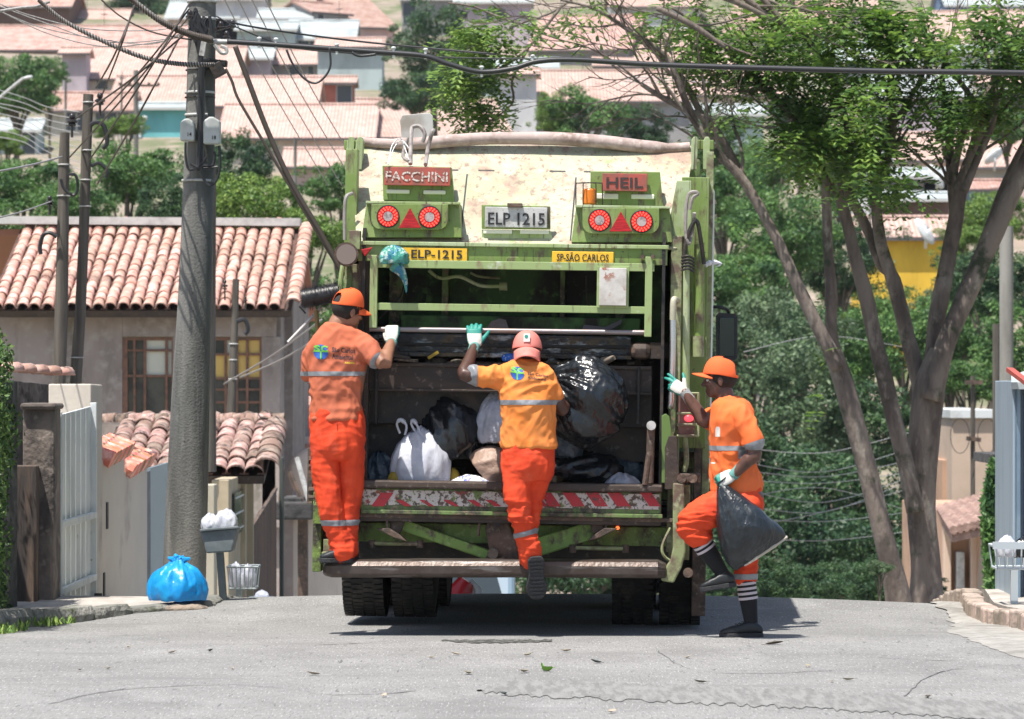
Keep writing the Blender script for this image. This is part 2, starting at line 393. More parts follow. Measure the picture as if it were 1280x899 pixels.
green = mat('truck_green', (.175, .255, .062), .5, layers=[((.25, .32, .12), 3., .45, .65), ((.12, .09, .055), (14., 14., 5.), .54, .66), ((.085, .07, .04), (38., 38., 2.2), .57, .66), ((.05, .04, .03), 26., .62, .72)], bump=(60., .25, .004))
greend = mat('truck_green_dirty', (.14, .22, .065), .65, layers=[((.055, .045, .035), (9., 9., 5.), .42, .58), ((.22, .15, .10), 20., .54, .66), ((.26, .38, .14), 34., .60, .70)], bump=(50., .5, .006))
greenp = mat('truck_green_pale', (.29, .37, .15), .5, layers=[((.40, .46, .28), 4., .42, .62), ((.16, .12, .07), (20., 20., 6.), .57, .68), ((.11, .10, .06), (42., 42., 2.), .58, .67)], bump=(60., .25, .004))
olive = mat('truck_olive', (.26, .30, .14), .6, layers=[((.14, .10, .07), 8., .45, .62), ((.36, .40, .24), 15., .55, .7)], bump=(60., .4, .005))
cream = mat('cover_cream', (.42, .405, .30), .55, layers=[((.32, .35, .20), 1.3, .44, .66), ((.33, .225, .165), (5., 5., 2.2), .50, .64), ((.25, .16, .12), (16., 16., 3.), .56, .68), ((.26, .33, .13), 4., .62, .70), ((.50, .47, .40), 9., .56, .74), ((.22, .14, .10), 34., .63, .70), ((.24, .17, .12), (26., 26., 1.6), .57, .66)], bump=(50., .2, .004))
steel = mat('dark_steel', (.022, .021, .02), .55, metal=.2, layers=[((.055, .04, .03), 5., .45, .65), ((.10, .10, .095), 20., .6, .72)], bump=(30., .6, .01))
steelb = mat('brown_steel', (.07, .048, .036), .6, metal=.2, layers=[((.045, .035, .03), (3., 3., 6.), .42, .62), ((.2, .17, .14), 26., .6, .72)], bump=(30., .5, .008))
wet = mat('wet_blade', (.04, .04, .042), .22, metal=.6, layers=[((.30, .32, .34), (5., 10., 16.), .52, .60), ((.08, .06, .04), 14., .5, .62)], bump=(22., .8, .015))
barm = mat('worn_bar', (.26, .23, .23), .42, metal=.6, layers=[((.3, .22, .18), 14., .5, .65)], bump=(60., .3, .003))
stepm = mat('step_steel', (.09, .07, .06), .42, metal=.5, layers=[((.07, .05, .04), (6., 6., 3.), .44, .6), ((.17, .15, .14), (3., 10., 30.), .54, .64)], bump=(40., .6, .006))
hose = mat('dusty_hose', (.42, .33, .30), .75, layers=[((.25, .18, .15), 6., .45, .62), ((.55, .46, .42), 18., .52, .7)], bump=(40., .4, .005))
hosed = mat('grey_hose', (.30, .27, .25), .6, layers=[((.14, .11, .1), 12., .45, .65)])
rubber = mat('tyre_rubber', (.022, .021, .02), .85, layers=[((.07, .06, .05), 9., .5, .7)], bump=(60., .5, .006))
rust = mat('rusty_brown', (.13, .085, .062), .8, layers=[((.06, .045, .035), 9., .42, .6), ((.22, .17, .13), 25., .56, .7)], bump=(50., .7, .008))
white = mat('dull_white', (.66, .68, .68), .5, layers=[((.5, .5, .48), 3., .45, .65)])
black = mat('black_plastic', (.02, .02, .022), .45)
greyp = mat('grey_plate', (.52, .52, .50), .45, layers=[((.36, .35, .33), 10., .46, .6), ((.2, .18, .16), 30., .6, .7)])
yel = mat('yellow_plate', (.80, .46, .03), .5, layers=[((.5, .3, .05), 18., .56, .68)])
redp = mat('faded_red_plate', (.42, .085, .065), .6, layers=[((.26, .09, .07), 12., .45, .6)])
inkb = mat('black_lettering', (.02, .02, .022), .6)
inkw = mat('worn_white_lettering', (.62, .58, .54), .6, layers=[((.3, .1, .08), 60., .50, .56)])
inkd = mat('worn_dark_lettering', (.045, .03, .03), .6, layers=[((.3, .1, .08), 60., .62, .68)])
def lettering(name, s, x0, y0, x1, y1, D, m, parent, bold=0., off=.0035, z0=None):
    """flat lettering on a vertical plate that faces the back of the truck"""
    vs, fs = text_mesh(s, (abs(x1-x0)*D/F, abs(y1-y0)*D/F), bold)
    c = T((x0+x1)/2, (y0+y1)/2, D); me = bpy.data.meshes.new(name)
    me.from_pydata([(c.x+a, c.y-off, c.z+b) for a, b in vs], [], fs)
    return link(name, me, m, parent)

# chassis, body and cab in front of the loader
b = MB(); tbox(b, 448, 200, 868, 620, 25.4, 30.4)
tb('body', greend, 446, 196, 872, 640, 25.3, 30.2, .02)
for dd in (26.2, 27.4, 28.6, 29.6):
    b = MB()
    for sx in (-1, 1):
        x = T(659+213*sx, 400, 25.3).x
        b.box(x-.035, T(0, 0, dd).y-.06, .85, x+.035, T(0, 0, dd).y+.06, 2.95)
    b.build('body_rib', green, truck, world=False, bevel=.005)
cab = MB(); yc = T(640, 400, 30.5).y; xc = T(659, 400, 25.3).x
cab.prism([(-1.24+xc, yc, .75), (-1.24+xc, yc, 3.14), (1.325+xc, yc, 3.14), (1.325+xc, yc, .75)], (0, 1.9, 0))
cabo = cab.build('cab', white, truck, world=False, bevel=.05)
glass = mat('dark_glass', (.02, .03, .035), .06)
for sx in (-1, 1):
    b = MB(); wx_ = 1.326 if sx > 0 else 1.241; b.box(xc+sx*wx_, yc+.7, 2.0, xc+sx*(wx_+.007), yc+1.6, 2.8); b.build('side_window', glass, cabo, world=False)
b = MB(); b.box(xc-1.1, yc+1.9, 1.95, xc+1.1, yc+1.907, 2.85); b.build('windscreen', glass, cabo, world=False)
b = MB(); b.box(xc-1.2, yc+1.9, .45, xc+1.2, yc+2.05, .85); b.build('front_bumper', white, truck, world=False, bevel=.03)
fr = MB()
for sx in (-1, 1): fr.box(xc+sx*.42-.04, .9, .72, xc+sx*.42+.04, yc+1.6, .95)
fr.build('chassis_rail', steel, truck, world=False)
# mirror
m_ = tprism('mirror', black, [(895, 394), (899, 391), (918, 392), (922, 396), (922, 447), (918, 451), (899, 451), (895, 448)], 31.4, .12)
tt('mirror_arm', black, [(884, 384, 31.45), (900, 384, 31.42), (910, 388, 31.45), (910, 394, 31.5)], .014, parent=m_)
tprism('mirror_glass', mat('mirror_glass', (.05, .07, .08), .05, metal=.8), [(899, 397), (918, 397), (918, 446), (899, 446)], 31.385, .02, parent=m_)

# wheels (rear tandem axles, dual tyres) and front wheels
def wheel(cx, cy, dia=1.0, w=.26):
    b = MB(); n = 36; prof = [(.0, .62), (.03, .9), (.06, .975), (.10, 1.), (.5, 1.01), (.90, 1.), (.94, .975), (.97, .9), (1., .62)]
    rings = []
    for (t, rr) in prof:
        rings.append([(cx-w/2+w*t, cy+math.cos(2*math.pi*k/n)*dia/2*rr, dia/2+math.sin(2*math.pi*k/n)*dia/2*rr) for k in range(n)])
    for i in range(len(rings)-1):
        a = rings[i]; c = rings[i+1]
        b.add(a+c, [(k, (k+1) % n, n+(k+1) % n, n+k) for k in range(n)])
    b.add(rings[0], [tuple(range(n))]); b.add(rings[-1], [tuple(range(n))])
    o = b.build('wheel', rubber, truck, world=False, smooth=True); o.location.z = -.075 if cx < 0 else -.12
    lug = MB()   # tread blocks
    for k in range(n*2):
        t = 2*math.pi*(k+.5)/(n*2)
        for j, xx in enumerate((-.42, -.14, .14, .42)):
            tt_ = t+(.03 if j % 2 else 0); ca, sa = math.cos(tt_), math.sin(tt_)
            q = Vector((cx+w*xx*.9, cy+ca*dia*.5, dia/2+sa*dia*.5)); u = Vector((0, ca, sa)); v = Vector((0, -sa, ca)); x = Vector((1, 0, 0))
            hx = x*w*.105; hv = v*.014; hu = u*.012
            lug.hexa([q-hx-hv-hu, q+hx-hv-hu, q+hx+hv-hu, q-hx+hv-hu], [q-hx-hv+hu, q+hx-hv+hu, q+hx+hv+hu, q-hx+hv+hu])
    lug.build('tread', rubber, o, world=False)
    rim = MB(); rim.cyl((cx-w*.3, cy, dia/2), (cx+w*.3, cy, dia/2), dia*.29, 20); rim.build('rim', rust, o, world=False, smooth=True)
    return o
ay = T(0, 0, 25.2).y+.45
for axle in (0, 1.3):
    for cxp in (449, 512, 790, 850):
        wx = T(cxp, 770, 25.0).x
        wheel(wx+(0 if axle == 0 else .02), ay+axle, 1.0, .285)
for sx in (-1, 1):
    wf = wheel(xc+sx*1.02, yc+.9, 1.0, .28); wf.location.z = -.2
b = MB(); b.cyl((-1.0, ay, .5), (1.0, ay, .5), .09); b.cyl((-1., ay+1.3, .5), (1., ay+1.3, .5), .09); b.sph((0, ay, .5), .2); b.build('axle', rust, truck, world=False, smooth=True)
for sx in (-1, 1):    # mudflap brackets / wheel guards
    x = .98*sx+T(650, 770, 25.).x
    b = MB(); b.box(x-.32, ay-.55, 1.04, x+.32, ay+1.9, 1.08); b.build('mudguard', rust, truck, world=False)

# ---------- rear loader: side walls, hopper
def plate3(name, m, pts, off, parent=None, bevel=.003):
    return MB().prism([T(*p) for p in pts], off).build(name, m, parent or truck, world=False, bevel=bevel)
# outer side plates
for (xa, nm) in ((434, -1), (846, 1)):
    pts = [(xa, 610, 24.05), (xa, 320, 24.15), (xa, 215, 24.9), (xa, 178, 25.3)]
    x = T(xa, 400, 24.2).x
    q = [(x, T(*p).y, T(*p).z) for p in pts]
    q += [(x, 2.0, q[-1][2]), (x, 2.0, q[0][2]+.1)]
    MB().prism(q, (.03*-nm, 0, 0)).build('side_plate', greend, truck, world=False)
hop = MB()   # hopper tub: curved floor and back
x0 = T(452, 500, 24.1).x; x1 = T(828, 500, 24.1).x
prof = [(.0, T(0, 611, 24.).z), (.02, T(0, 632, 24.).z-.05), (.25, .62), (.6, .58), (.95, .72), (1.12, .95), (1.2, 1.6), (1.22, 2.5)]
q = [(y_, z_) for y_, z_ in prof]
hop.grid([[(lerp(x0, x1, t/6), y_, z_) for t in range(7)] for y_, z_ in q])
hop.build('hopper_tub', steelb, truck, world=False, solid=.02, fix=False)
for x_ in (x0+.005, x1-.005):
    b = MB(); b.add([(x_, y_, z_) for y_, z_ in q]+[(x_, .05, 2.5)], [tuple(range(9))]); b.build('hopper_side', steel, truck, world=False, solid=.02, fix=False)
# sill with worn red and white chevrons
sill = tb('sill', steelb, 450, 603, 828, 613, 23.93, 24.1, .012)
sp = tb('sill_plate', greend, 450, 613, 826, 640, 23.99, 24.06, .004)
chev = mat('worn_white_paint', (.55, .50, .46), .65, layers=[((.28, .06, .05), 7., .58, .62), ((.16, .22, .07), 14., .56, .60), ((.10, .07, .05), 34., .50, .57)])
chevr = mat('worn_red_paint', (.46, .03, .04), .6, layers=[((.30, .2, .17), 28., .60, .66), ((.12, .06, .05), 40., .56, .64)])
tb('white_band', chev, 452, 615, 824, 634, 23.985, 23.992, 0, parent=sp)
for k, (a, w) in enumerate([(470, 16), (500, 9), (530, 7), (560, 8), (590, 9), (612, 9), (640, 12), (664, 14), (680, 15), (709, 16), (738, 16), (765, 17), (806, 14)]):
    h0, h1 = (616, 633)
    if 495 < a < 620: h0 = 625
    sl = 12
    s_ = -1 if a < 480 else 1
    plate3('red_chevron', chevr, [(a-s_*sl/2, h0, 23.981), (a-s_*sl/2+w, h0, 23.981), (a+s_*sl/2+w, h1, 23.981), (a+s_*sl/2, h1, 23.981)], (0, .004, 0), sp, 0)
tb('sill_edge', greend, 450, 640, 828, 645, 23.97, 24.06)
tb('under_sill', rust, 448, 645, 845, 650, 24.0, 24.3)
# lower dark back panel and the cross beam
tb('lower_panel', steel, 448, 650, 840, 705, 24.6, 24.7)
tb('cross_beam', mat('beam_green', (.17, .26, .065), .65, layers=[((.07, .055, .04), (9., 9., 6.), .48, .62), ((.26, .36, .12), 20., .56, .68)], bump=(50., .5, .005)), 446, 656, 838, 680, 24.25, 24.42, .008)
for (a, c, y_) in ((465, 525, 680), (716, 782, 686)):
    o = tt('lift_pipe', olive, [(a, y_-1, 24.1), (c, y_, 24.1)], .014, k=0)
    for xx in (a, c):
        MB().cyl(T(xx, y_-5, 24.1), T(xx, y_+5, 24.1), .022).build('pipe_bracket', rust, o, world=False, smooth=True)
# container-lift arms and the hook bracket
arm_green = mat('lift_arm_green', (.20, .32, .07), .6, layers=[((.10, .08, .05), (12., 12., 8.), .50, .62), ((.32, .42, .16), 22., .56, .68)], bump=(50., .5, .005))
def arm(pts, D, m=arm_green): return tprism('lift_arm', m, pts, D, .09, bevel=.01)
arm([(497, 652), (508, 650), (622, 692), (624, 700), (608, 700), (503, 664)], 24.12)
arm([(757, 655), (743, 650), (650, 679), (632, 697), (640, 700), (668, 698), (760, 668)], 24.12)
hb = tprism('hook_bracket', rust, [(606, 660), (612, 648), (624, 645), (634, 652), (646, 678), (650, 701), (604, 701), (612, 690)], 24.06, .12, bevel=.012)
b = MB(); b.cyl(T(616, 692, 24.02), T(616, 692, 24.3), .035); b.cyl(T(622, 655, 24.02), T(622, 655, 24.2), .018); b.build('pivot_bolt', steel, hb, world=False, smooth=True)
for (a, sg) in ((490, 1), (752, -1)):
    o = tprism('catch', rust, [(a-2*sg, 646), (a+8*sg, 645), (a+16*sg, 652), (a+10*sg, 668), (a-3*sg, 661)], 24.05, .06, bevel=.008)
    tt('catch_handle', rust, [(a-5*sg, 662, 24.02), (a-6*sg, 650, 24.02), (a+2*sg, 644, 24.02), (a+18*sg, 648, 24.02), (a+24*sg, 653, 24.02)], .009, 6, parent=o)
    tprism('catch_plate', rust, [(a-20*sg, 661), (a-4*sg, 660), (a+10*sg, 669), (a+18*sg, 677), (a+2*sg, 672)], 23.98, .12, o)
tt('lever', rust, [(598, 670, 24.05), (600, 652, 24.05), (608, 646, 24.05)], .01, 6)
rl = MB().sph(T(772, 660, 24.2), .012).build('marker_lamp', emis('lamp_glow', (1, .12, .03), 2.0), truck, world=False, smooth=True)
# rear step: wide rounded beam, bent up at the right end
st = MB(); q = [T(404, 715, 23.86), T(408, 714, 23.86), T(560, 712, 23.86), T(820, 717, 23.86), T(832, 719, 23.87)]
rings = []
for i, c in enumerate([T(404, 712, 23.9), T(408, 711, 23.88), T(415, 711, 23.86), T(640, 711, 23.86), T(822, 712, 23.86), T(832, 714, 23.9), T(836, 716, 23.96)]):
    k = (.55, .85, 1, 1, 1, .8, .5)[i]; hh = .056*k
    rings.append([c+Vector((0, a*.13*(.7+.3*k)+.1, z*hh)) for a, z in ((-1, -.6), (-1, .35), (-.86, .85), (-.6, 1), (1, 1), (1, -1), (-.8, -1))])
for i in range(len(rings)-1): st.add(rings[i]+rings[i+1], [(k, (k+1) % 7, 7+(k+1) % 7, 7+k) for k in range(7)])
st.add(rings[0], [tuple(range(7))]); st.add(rings[-1], [tuple(range(7))])
st.build('rear_step', stepm, truck, world=False, smooth=False, bevel=.006)
tprism('step_arm', olive, [(826, 726), (830, 712), (838, 700), (841, 686), (841, 604), (855, 604), (857, 690), (852, 710), (842, 729)], 23.9, .06, bevel=.01)
MB().cyl(T(860, 716, 23.88), T(860, 716, 24.1), .032).build('hub_bolt', rust, truck, world=False, smooth=True)
tprism('step_hanger', olive, [(402, 702), (402, 690), (418, 690), (420, 702)], 23.95, .1)

# inner packer: bar, blade, ledge, panels
tt('cross_bar', barm, [(462, 411.5, 24.02), (808, 416, 24.02)], .017, 12, k=0)
bl = tb('packer_blade', wet, 452, 418, 790, 447, 24.35, 24.6, .01)
tb('blade_lip', steel, 452, 430, 790, 434, 24.33, 24.35, parent=bl)
tb('blade_edge', wet, 452, 441, 790, 448, 24.3, 24.36, .008, parent=bl)
cy = tb('pivot_block', mat('rubbed_block', (.07, .05, .04), .45, layers=[((.16, .1, .07), 9., .45, .6)]), 787, 428, 815, 449, 24.2, 24.4, .04)
tb('pivot_plate', steelb, 812, 428, 836, 449, 24.22, 24.3)
lg = tb('ledge', steelb, 452, 455, 815, 460, 24.2, 25.1, .006)
pn = tb('hopper_panel', mat('rusty_panel', (.062, .042, .033), .6, metal=.15, layers=[((.03, .025, .022), (2., 2., 7.), .42, .62), ((.2, .15, .12), 16., .58, .7)], bump=(20., .4, .006)), 452, 457, 815, 490, 24.22, 24.27)
tb('hopper_panel', steel, 452, 490, 815, 532, 24.32, 24.36); tb('hopper_panel', steel, 452, 532, 815, 575, 24.42, 24.45)
tb('panel_lip', steelb, 452, 488, 815, 491, 24.2, 24.33)
for xx in (798, 470): tb('panel_strip', steel, xx-2, 460, xx+2, 530, 24.18, 24.22)
# upper cavity
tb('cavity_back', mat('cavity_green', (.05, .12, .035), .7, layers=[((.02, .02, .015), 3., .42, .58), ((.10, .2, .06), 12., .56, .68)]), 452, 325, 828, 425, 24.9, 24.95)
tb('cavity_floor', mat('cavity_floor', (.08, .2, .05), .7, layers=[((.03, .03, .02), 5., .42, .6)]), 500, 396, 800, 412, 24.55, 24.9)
for (a, c) in ((486, 504), (552, 560), (700, 706), (770, 782)): tb('cavity_rib', greend, a, 330, c, 412, 24.7, 24.9)
tt('hydraulic_pipe', greenp, [(536, 338, 24.5), (546, 346, 24.5), (556, 348, 24.5), (575, 346, 24.5), (600, 357, 24.5), (624, 358, 24.5)], .012, 8)
MB().cyl(T(624, 358, 24.5), T(634, 358, 24.5), .028).build('pipe_union', olive, truck, world=False, smooth=True)
tt('hydraulic_pipe', olive, [(588, 341, 24.55), (600, 346, 24.55), (625, 348, 24.55)], .008, 6)
tt('hydraulic_pipe', steel, [(733, 345, 24.5), (734, 375, 24.5), (740, 384, 24.5)], .006, 6)
# the square-tube gate frame
fm = mat('frame_green', (.29, .38, .155), .5, layers=[((.22, .16, .1), (12., 12., 4.), .55, .68), ((.12, .11, .06), (30., 30., 3.), .58, .67), ((.5, .55, .42), 9., .6, .72)], bump=(60., .2, .003))
tb('frame_rail', fm, 466, 327, 818, 337, 23.98, 24.03, .003); tb('frame_rail', fm, 470, 381, 810, 390, 23.99, 24.03, .003)
tb('frame_post', fm, 462, 319, 471.5, 410, 23.97, 24.035, .003); tb('frame_post', fm, 806, 321, 815, 421, 23.97, 24.035, .003)
b = MB()
for xx in (462, 473, 803, 816):
    b.cyl(T(xx, 321, 23.95), T(xx, 321, 24.05), .014, 8)
b.build('frame_hinge', rust, truck, world=False, smooth=True)
pc = tb('placard', mat('faded_placard', (.60, .58, .54), .5, layers=[((.34, .14, .09), 12., .58, .63), ((.22, .30, .12), 17., .64, .68), ((.45, .42, .38), 5., .45, .6)]), 749, 335, 783, 382, 23.95, 23.975, .003)
tb('placard_frame', fm, 746, 333, 786, 385, 23.976, 23.985, .002, parent=pc)

# cover: sloping cream lid with raised side panels, seams and slots
cv = MB()
def cov(px, t, lift=0.):   # point of the lid surface: t=0 bottom .. 1 top
    D = lerp(24.12, 24.95, t); py = lerp(309, 181, t)+(px-655)*.012
    p = T(px, py, D); return Vector((p.x, p.y-lift, p.z+lift*.5))
cv.grid([[cov(lerp(lerp(446, 438, t), lerp(846, 868, t), i/12), t) for i in range(13)] for t in (0, .2, .4, .6, .8, 1)])
cover = cv.build('cover', cream, truck, world=False, solid=.015, fix=False)
for (pts) in ([(584, .70), (575, .06)], [(720, .68), (713, .06)]):
    b = MB(); a, c = [cov(x, t, .004) for x, t in pts]; b.bar(a, c, .010, .008, up=Vector((0, -1, .5))); b.build('seam', inkb, cover, world=False)
for (xa, xb) in ((565, 573), (598, 618), (687, 707), (730, 738)):
    MB().bar(cov(xa, .735, .004), cov(xb, .735, .004), .014, .012, up=Vector((0, -1, .5))).build('slot', steel, cover, world=False)
tb('cover_top_edge', greenp, 446, 178, 862, 183, 24.95, 25.35, .006)
tb('rim_band', green, 447, 308, 834, 329, 24.06, 24.14, .004)
tb('rim_lip', greenp, 446, 304, 836, 309, 24.04, 24.2, .004)
for xx in (630,): tprism('rim_tab', green, [(630, 329), (635, 321), (648, 321), (653, 329)], 24.04, .02)
# light boxes
led = emis('led_red', (1, .05, .03), 2.2, (.8, .04, .03)); ledw = mat('lamp_centre', (.5, .42, .4), .3, layers=[((.25, .2, .2), 40., .45, .6)])
redl = mat('red_lens', (.50, .015, .02), .25, layers=[((.3, .01, .015), (10., 10., 120.), .45, .55)])
shade = mat('light_recess', (.1, .18, .05), .6)
def lightbox(x0, y0, x1, y1, px0, px1, lx, tx):
    # wedge box whose upright face carries the lamp plate
    q = [T(x0+5, y0, 24.12), T(x1-3, y0, 24.12), T(x1, y1, 24.10), T(x0-1, y1, 24.10)]
    dep = .36; b = MB(); b.prism(q, (0, dep, 0)); bx = b.build('light_box', green, truck, world=False, bevel=.004)
    tb('box_top_edge', greenp, x0+4, y0-2, x1-2, y0+1, 24.06, 24.14, .002, parent=bx)
    yb = y0+33; n = 6; r = 12
    out = [(px0, y0+1), (px1, y0+1)]
    out += [(px1-r+r*math.cos(a), yb-r+r*math.sin(a)) for a in [math.pi/2*k/n for k in range(n+1)]]
    out += [(px0+r-r*math.sin(a), yb-r+r*math.cos(a)) for a in [math.pi/2*k/n for k in range(n+1)]]
    pp = tprism('lamp_panel', green, out, 24.05, .05, bx, .003)
    tl = []
    for lx_, ly in lx:
        o = MB().cyl(T(lx_, ly, 24.035), T(lx_, ly, 24.05), .066, 28).build('tail_light', redl, truck, world=False, smooth=True)
        e = MB()
        for ring, nn, rr in ((0, 18, .057), (1, 14, .044)):
            for k in range(nn):
                a = 2*math.pi*(k+.5*ring)/nn; c = T(lx_, ly, 24.03)+Vector((math.cos(a)*rr, 0, math.sin(a)*rr)); e.cyl(c, c+Vector((0, .01, 0)), .0062, 6)
        e.build('led_ring', led, o, world=False)
        MB().cyl(T(lx_, ly, 24.026), T(lx_, ly, 24.04), .031, 18).build('lamp_centre', ledw, o, world=False, smooth=True)
        b2 = MB(); c = T(lx_, ly, 24.045)
        b2.tube([c+Vector((math.cos(2*math.pi*k/24)*.069, 0, math.sin(2*math.pi*k/24)*.069)) for k in range(25)], .005, 6, cap=False); b2.build('lamp_bezel', black, o, world=False, smooth=True)
    tx0, ty0 = tx
    tprism('reflector_triangle', redl, [(tx0-14, ty0+25), (tx0, ty0), (tx0+14, ty0+25)], 24.04, .02, bevel=.002)
lightbox(453, 254, 577, 297, 464, 560, [(485, 270.5), (537, 271.5)], (512.5, 260))
lightbox(715, 259, 840, 303, 728, 824, [(749.5, 275.5), (802, 277)], (776, 264.5))
# side panels (raised green) with the name plates above the light boxes
def nameplate(pts, x0, y0, x1, y1, s, m_text, m_plate, slots, tx):
    bx = tprism('plate_bracket', green, pts, 24.42, .10)
    pl_ = tb('name_plate', m_plate, x0, y0, x1, y1, 24.36, 24.40, .003, parent=bx)
    lettering('lettering', s, *tx, 24.36, m_text, bx, .02)
    b = MB()
    for (a, c, ya, yb_) in slots: tbox(b, a, ya, c, yb_, 24.405, 24.43)
    b.build('bracket_slot', mat('slot_lit_pale', (.75, .74, .66), .6), bx, world=False, bevel=.006)  # pale blocks paint the light showing in the slots
nameplate([(478, 207), (564, 209), (568, 253), (479, 250)], 480, 209, 563, 232, 'FACCHINI', inkw, redp, [(483, 512, 237, 242), (529, 557, 238, 243)], (482, 214.5, 560, 227))
nameplate([(738, 214), (825, 215), (829, 258), (738, 256)], 753, 217, 809, 239, 'HEIL', inkd, redp, [(745, 773, 242, 249), (789, 818, 243, 249)], (758, 222, 804, 235))
# amber beacon in its wire cage
bc = MB().cyl(T(737, 256, 24.3), T(737, 236, 24.3), .047, 18).build('amber_beacon', mat('amber_lens', (.75, .20, .02), .25, layers=[((.4, .1, .02), 12., .5, .65)]), truck, world=False, smooth=True, bevel=.01)
for dx in (-17, -8, 8, 16):
    tt('cage_wire', steel, [(737+dx, 259, 24.22), (737+dx, 232, 24.22), (737+dx*.85, 229, 24.24), (737, 228.5, 24.26)], .004, 5, parent=bc, k=2)
# licence plate
lb = tprism('plate_holder', green, [(602, 256), (688, 258), (688, 287), (602, 286)], 24.16, .03)
tprism('holder_apron', greenp, [(602, 287), (688, 288), (692, 303), (602, 302)], 24.18, .03, lb)
lp = tb('licence_plate', greyp, 606, 259, 684, 284.5, 24.13, 24.155, .004, parent=lb)
lettering('lettering', 'ELP 1215', 610, 266, 681, 281.5, 24.13, inkb, lb, .015, .004)
b = MB(); tbox(b, 634, 254, 653, 259, 24.1, 24.16); b.build('plate_lamp', rust, lb, world=False, bevel=.004)
b = MB(); tbox(b, 604, 287.5, 640, 292, 24.165, 24.18); tbox(b, 650, 288, 686, 292.5, 24.165, 24.18); b.build('holder_slot', MATS['slot_lit_pale'], lb, world=False)
# yellow plates
yp = tb('plate_number_board', yel, 503, 310, 584, 326, 24.045, 24.058, .002)
lettering('lettering', 'ELP-1215', 514, 312.5, 578, 323.5, 24.045, inkb, yp, .02)
yp = tb('city_board', yel, 690, 314.5, 767, 330, 24.045, 24.058, .004)
lettering('lettering', 'SP-SÃO CARLOS', 696, 315.5, 761, 327, 24.045, inkb, yp, .015)
# the long dusty hose along the top, its hinge plates, hooks and the grey plate
tt('top_hose', hose, [(447, 176, 24.9), (468, 179, 24.9), (500, 180, 24.88), (530, 179, 24.87), (600, 173.5, 24.87), (680, 173, 24.87), (750, 177, 24.87), (820, 185, 24.9), (862, 184, 24.92)], [.03]*4+[.035]*4+[.042]*12+[.045]*9+[.034]*4, 12)
tt('top_hose', hose, [(520, 184, 24.95), (600, 182, 24.95), (700, 183, 24.95), (790, 188, 24.97)], .016, 10)
for (a, dirs) in ((438, 1), (449, 1), (868, 1), (883, 1)):
    tprism('hinge_plate', greenp, [(a-4, 176), (a-1, 171), (a+3, 171), (a+5, 176), (a+3, 212), (a-7 if a < 600 else a-4, 212)], 24.7, .12)
for (a, c) in ((430, 446), (870, 892)): tb('hinge_block', green, a, 175, c, 187, 24.85, 25.0)
tprism('grey_panel', mat('grey_sheet', (.48, .48, .45), .5, layers=[((.3, .27, .23), 3., .42, .62)]), [(502, 176), (500, 150), (503, 144), (536, 141), (541, 145), (542, 176)], 24.95, .02)
tt('hose_loop', hosed, [(513, 205, 24.4), (514, 165, 24.6), (518, 158, 24.62), (526, 159, 24.62), (531, 168, 24.6), (528, 178, 24.6)], .014, 8)
tt('hose_loop', hosed, [(532, 206, 24.4), (535, 185, 24.6), (540, 166, 24.6), (542, 163, 24.62)], .014, 8)
tt('hose_loop', hosed, [(512, 202, 24.45), (504, 196, 24.5), (506, 184, 24.6), (511, 172, 24.6)], .012, 8)
tt('wire', white, [(485, 206, 24.35), (490, 182, 24.6), (500, 173, 24.6), (505, 182, 24.6), (511, 200, 24.4)], .004, 5)
tt('wire', white, [(486, 204, 24.35), (493, 184, 24.6), (503, 176, 24.6), (514, 190, 24.5)], .0035, 5)

# left column, work light, flange
tb('outer_post', green, 431, 186, 446, 330, 24.35, 24.5); tb('outer_post', olive, 428, 330, 446, 705, 24.15, 24.35)
tb('inner_post', steelb, 446, 318, 460, 640, 24.08, 24.2)
tt('pale_tube', greenp, [(432, 312, 24.12), (429, 330, 24.1), (426, 350, 24.1), (423, 385, 24.1)], .016, 8)
tt('rubber_hose', hosed, [(440, 242, 24.25), (433, 246, 24.2), (431, 262, 24.2), (431, 300, 24.2)], .012, 8)
wl = MB(); wl.cyl(T(433, 318, 23.9), T(437, 314, 24.1), .078, 24, .05); wl = wl.build('work_light', rust, truck, world=False, smooth=True)
MB().cyl(T(433, 318, 23.885), T(433, 318, 23.9), .064, 24).build('work_light_lens', mat('dusty_lens', (.22, .17, .15), .3), wl, world=False, smooth=True)
tb('light_bracket', olive, 436, 288, 450, 312, 24.0, 24.1)
tb('lower_flange', mat('mossy_green', (.16, .24, .05), .8, layers=[((.05, .045, .03), 12., .44, .6), ((.3, .42, .14), 20., .58, .68)], bump=(50., .6, .01)), 391, 585, 402, 715, 24.1, 24.35, .006)
tb('flange_pad', MATS['mossy_green'], 393, 628, 406, 655, 24.05, 24.12); tb('flange_web', rust, 402, 640, 436, 700, 24.2, 24.25)
tb('flange_box', olive, 404, 674, 420, 700, 24.08, 24.2)
b = MB()
for yy_ in (575, 583, 613, 622): b.cyl(T(386, yy_, 24.12), T(396, yy_, 24.12), .022, 8)
b.build('flange_bolt', rust, truck, world=False, smooth=True)
tb('side_strut', rust, 384, 560, 391, 630, 24.2, 24.26)
tprism('side_reflector', redl, [(451, 312), (466, 309), (456, 321)], 24.0, .02)
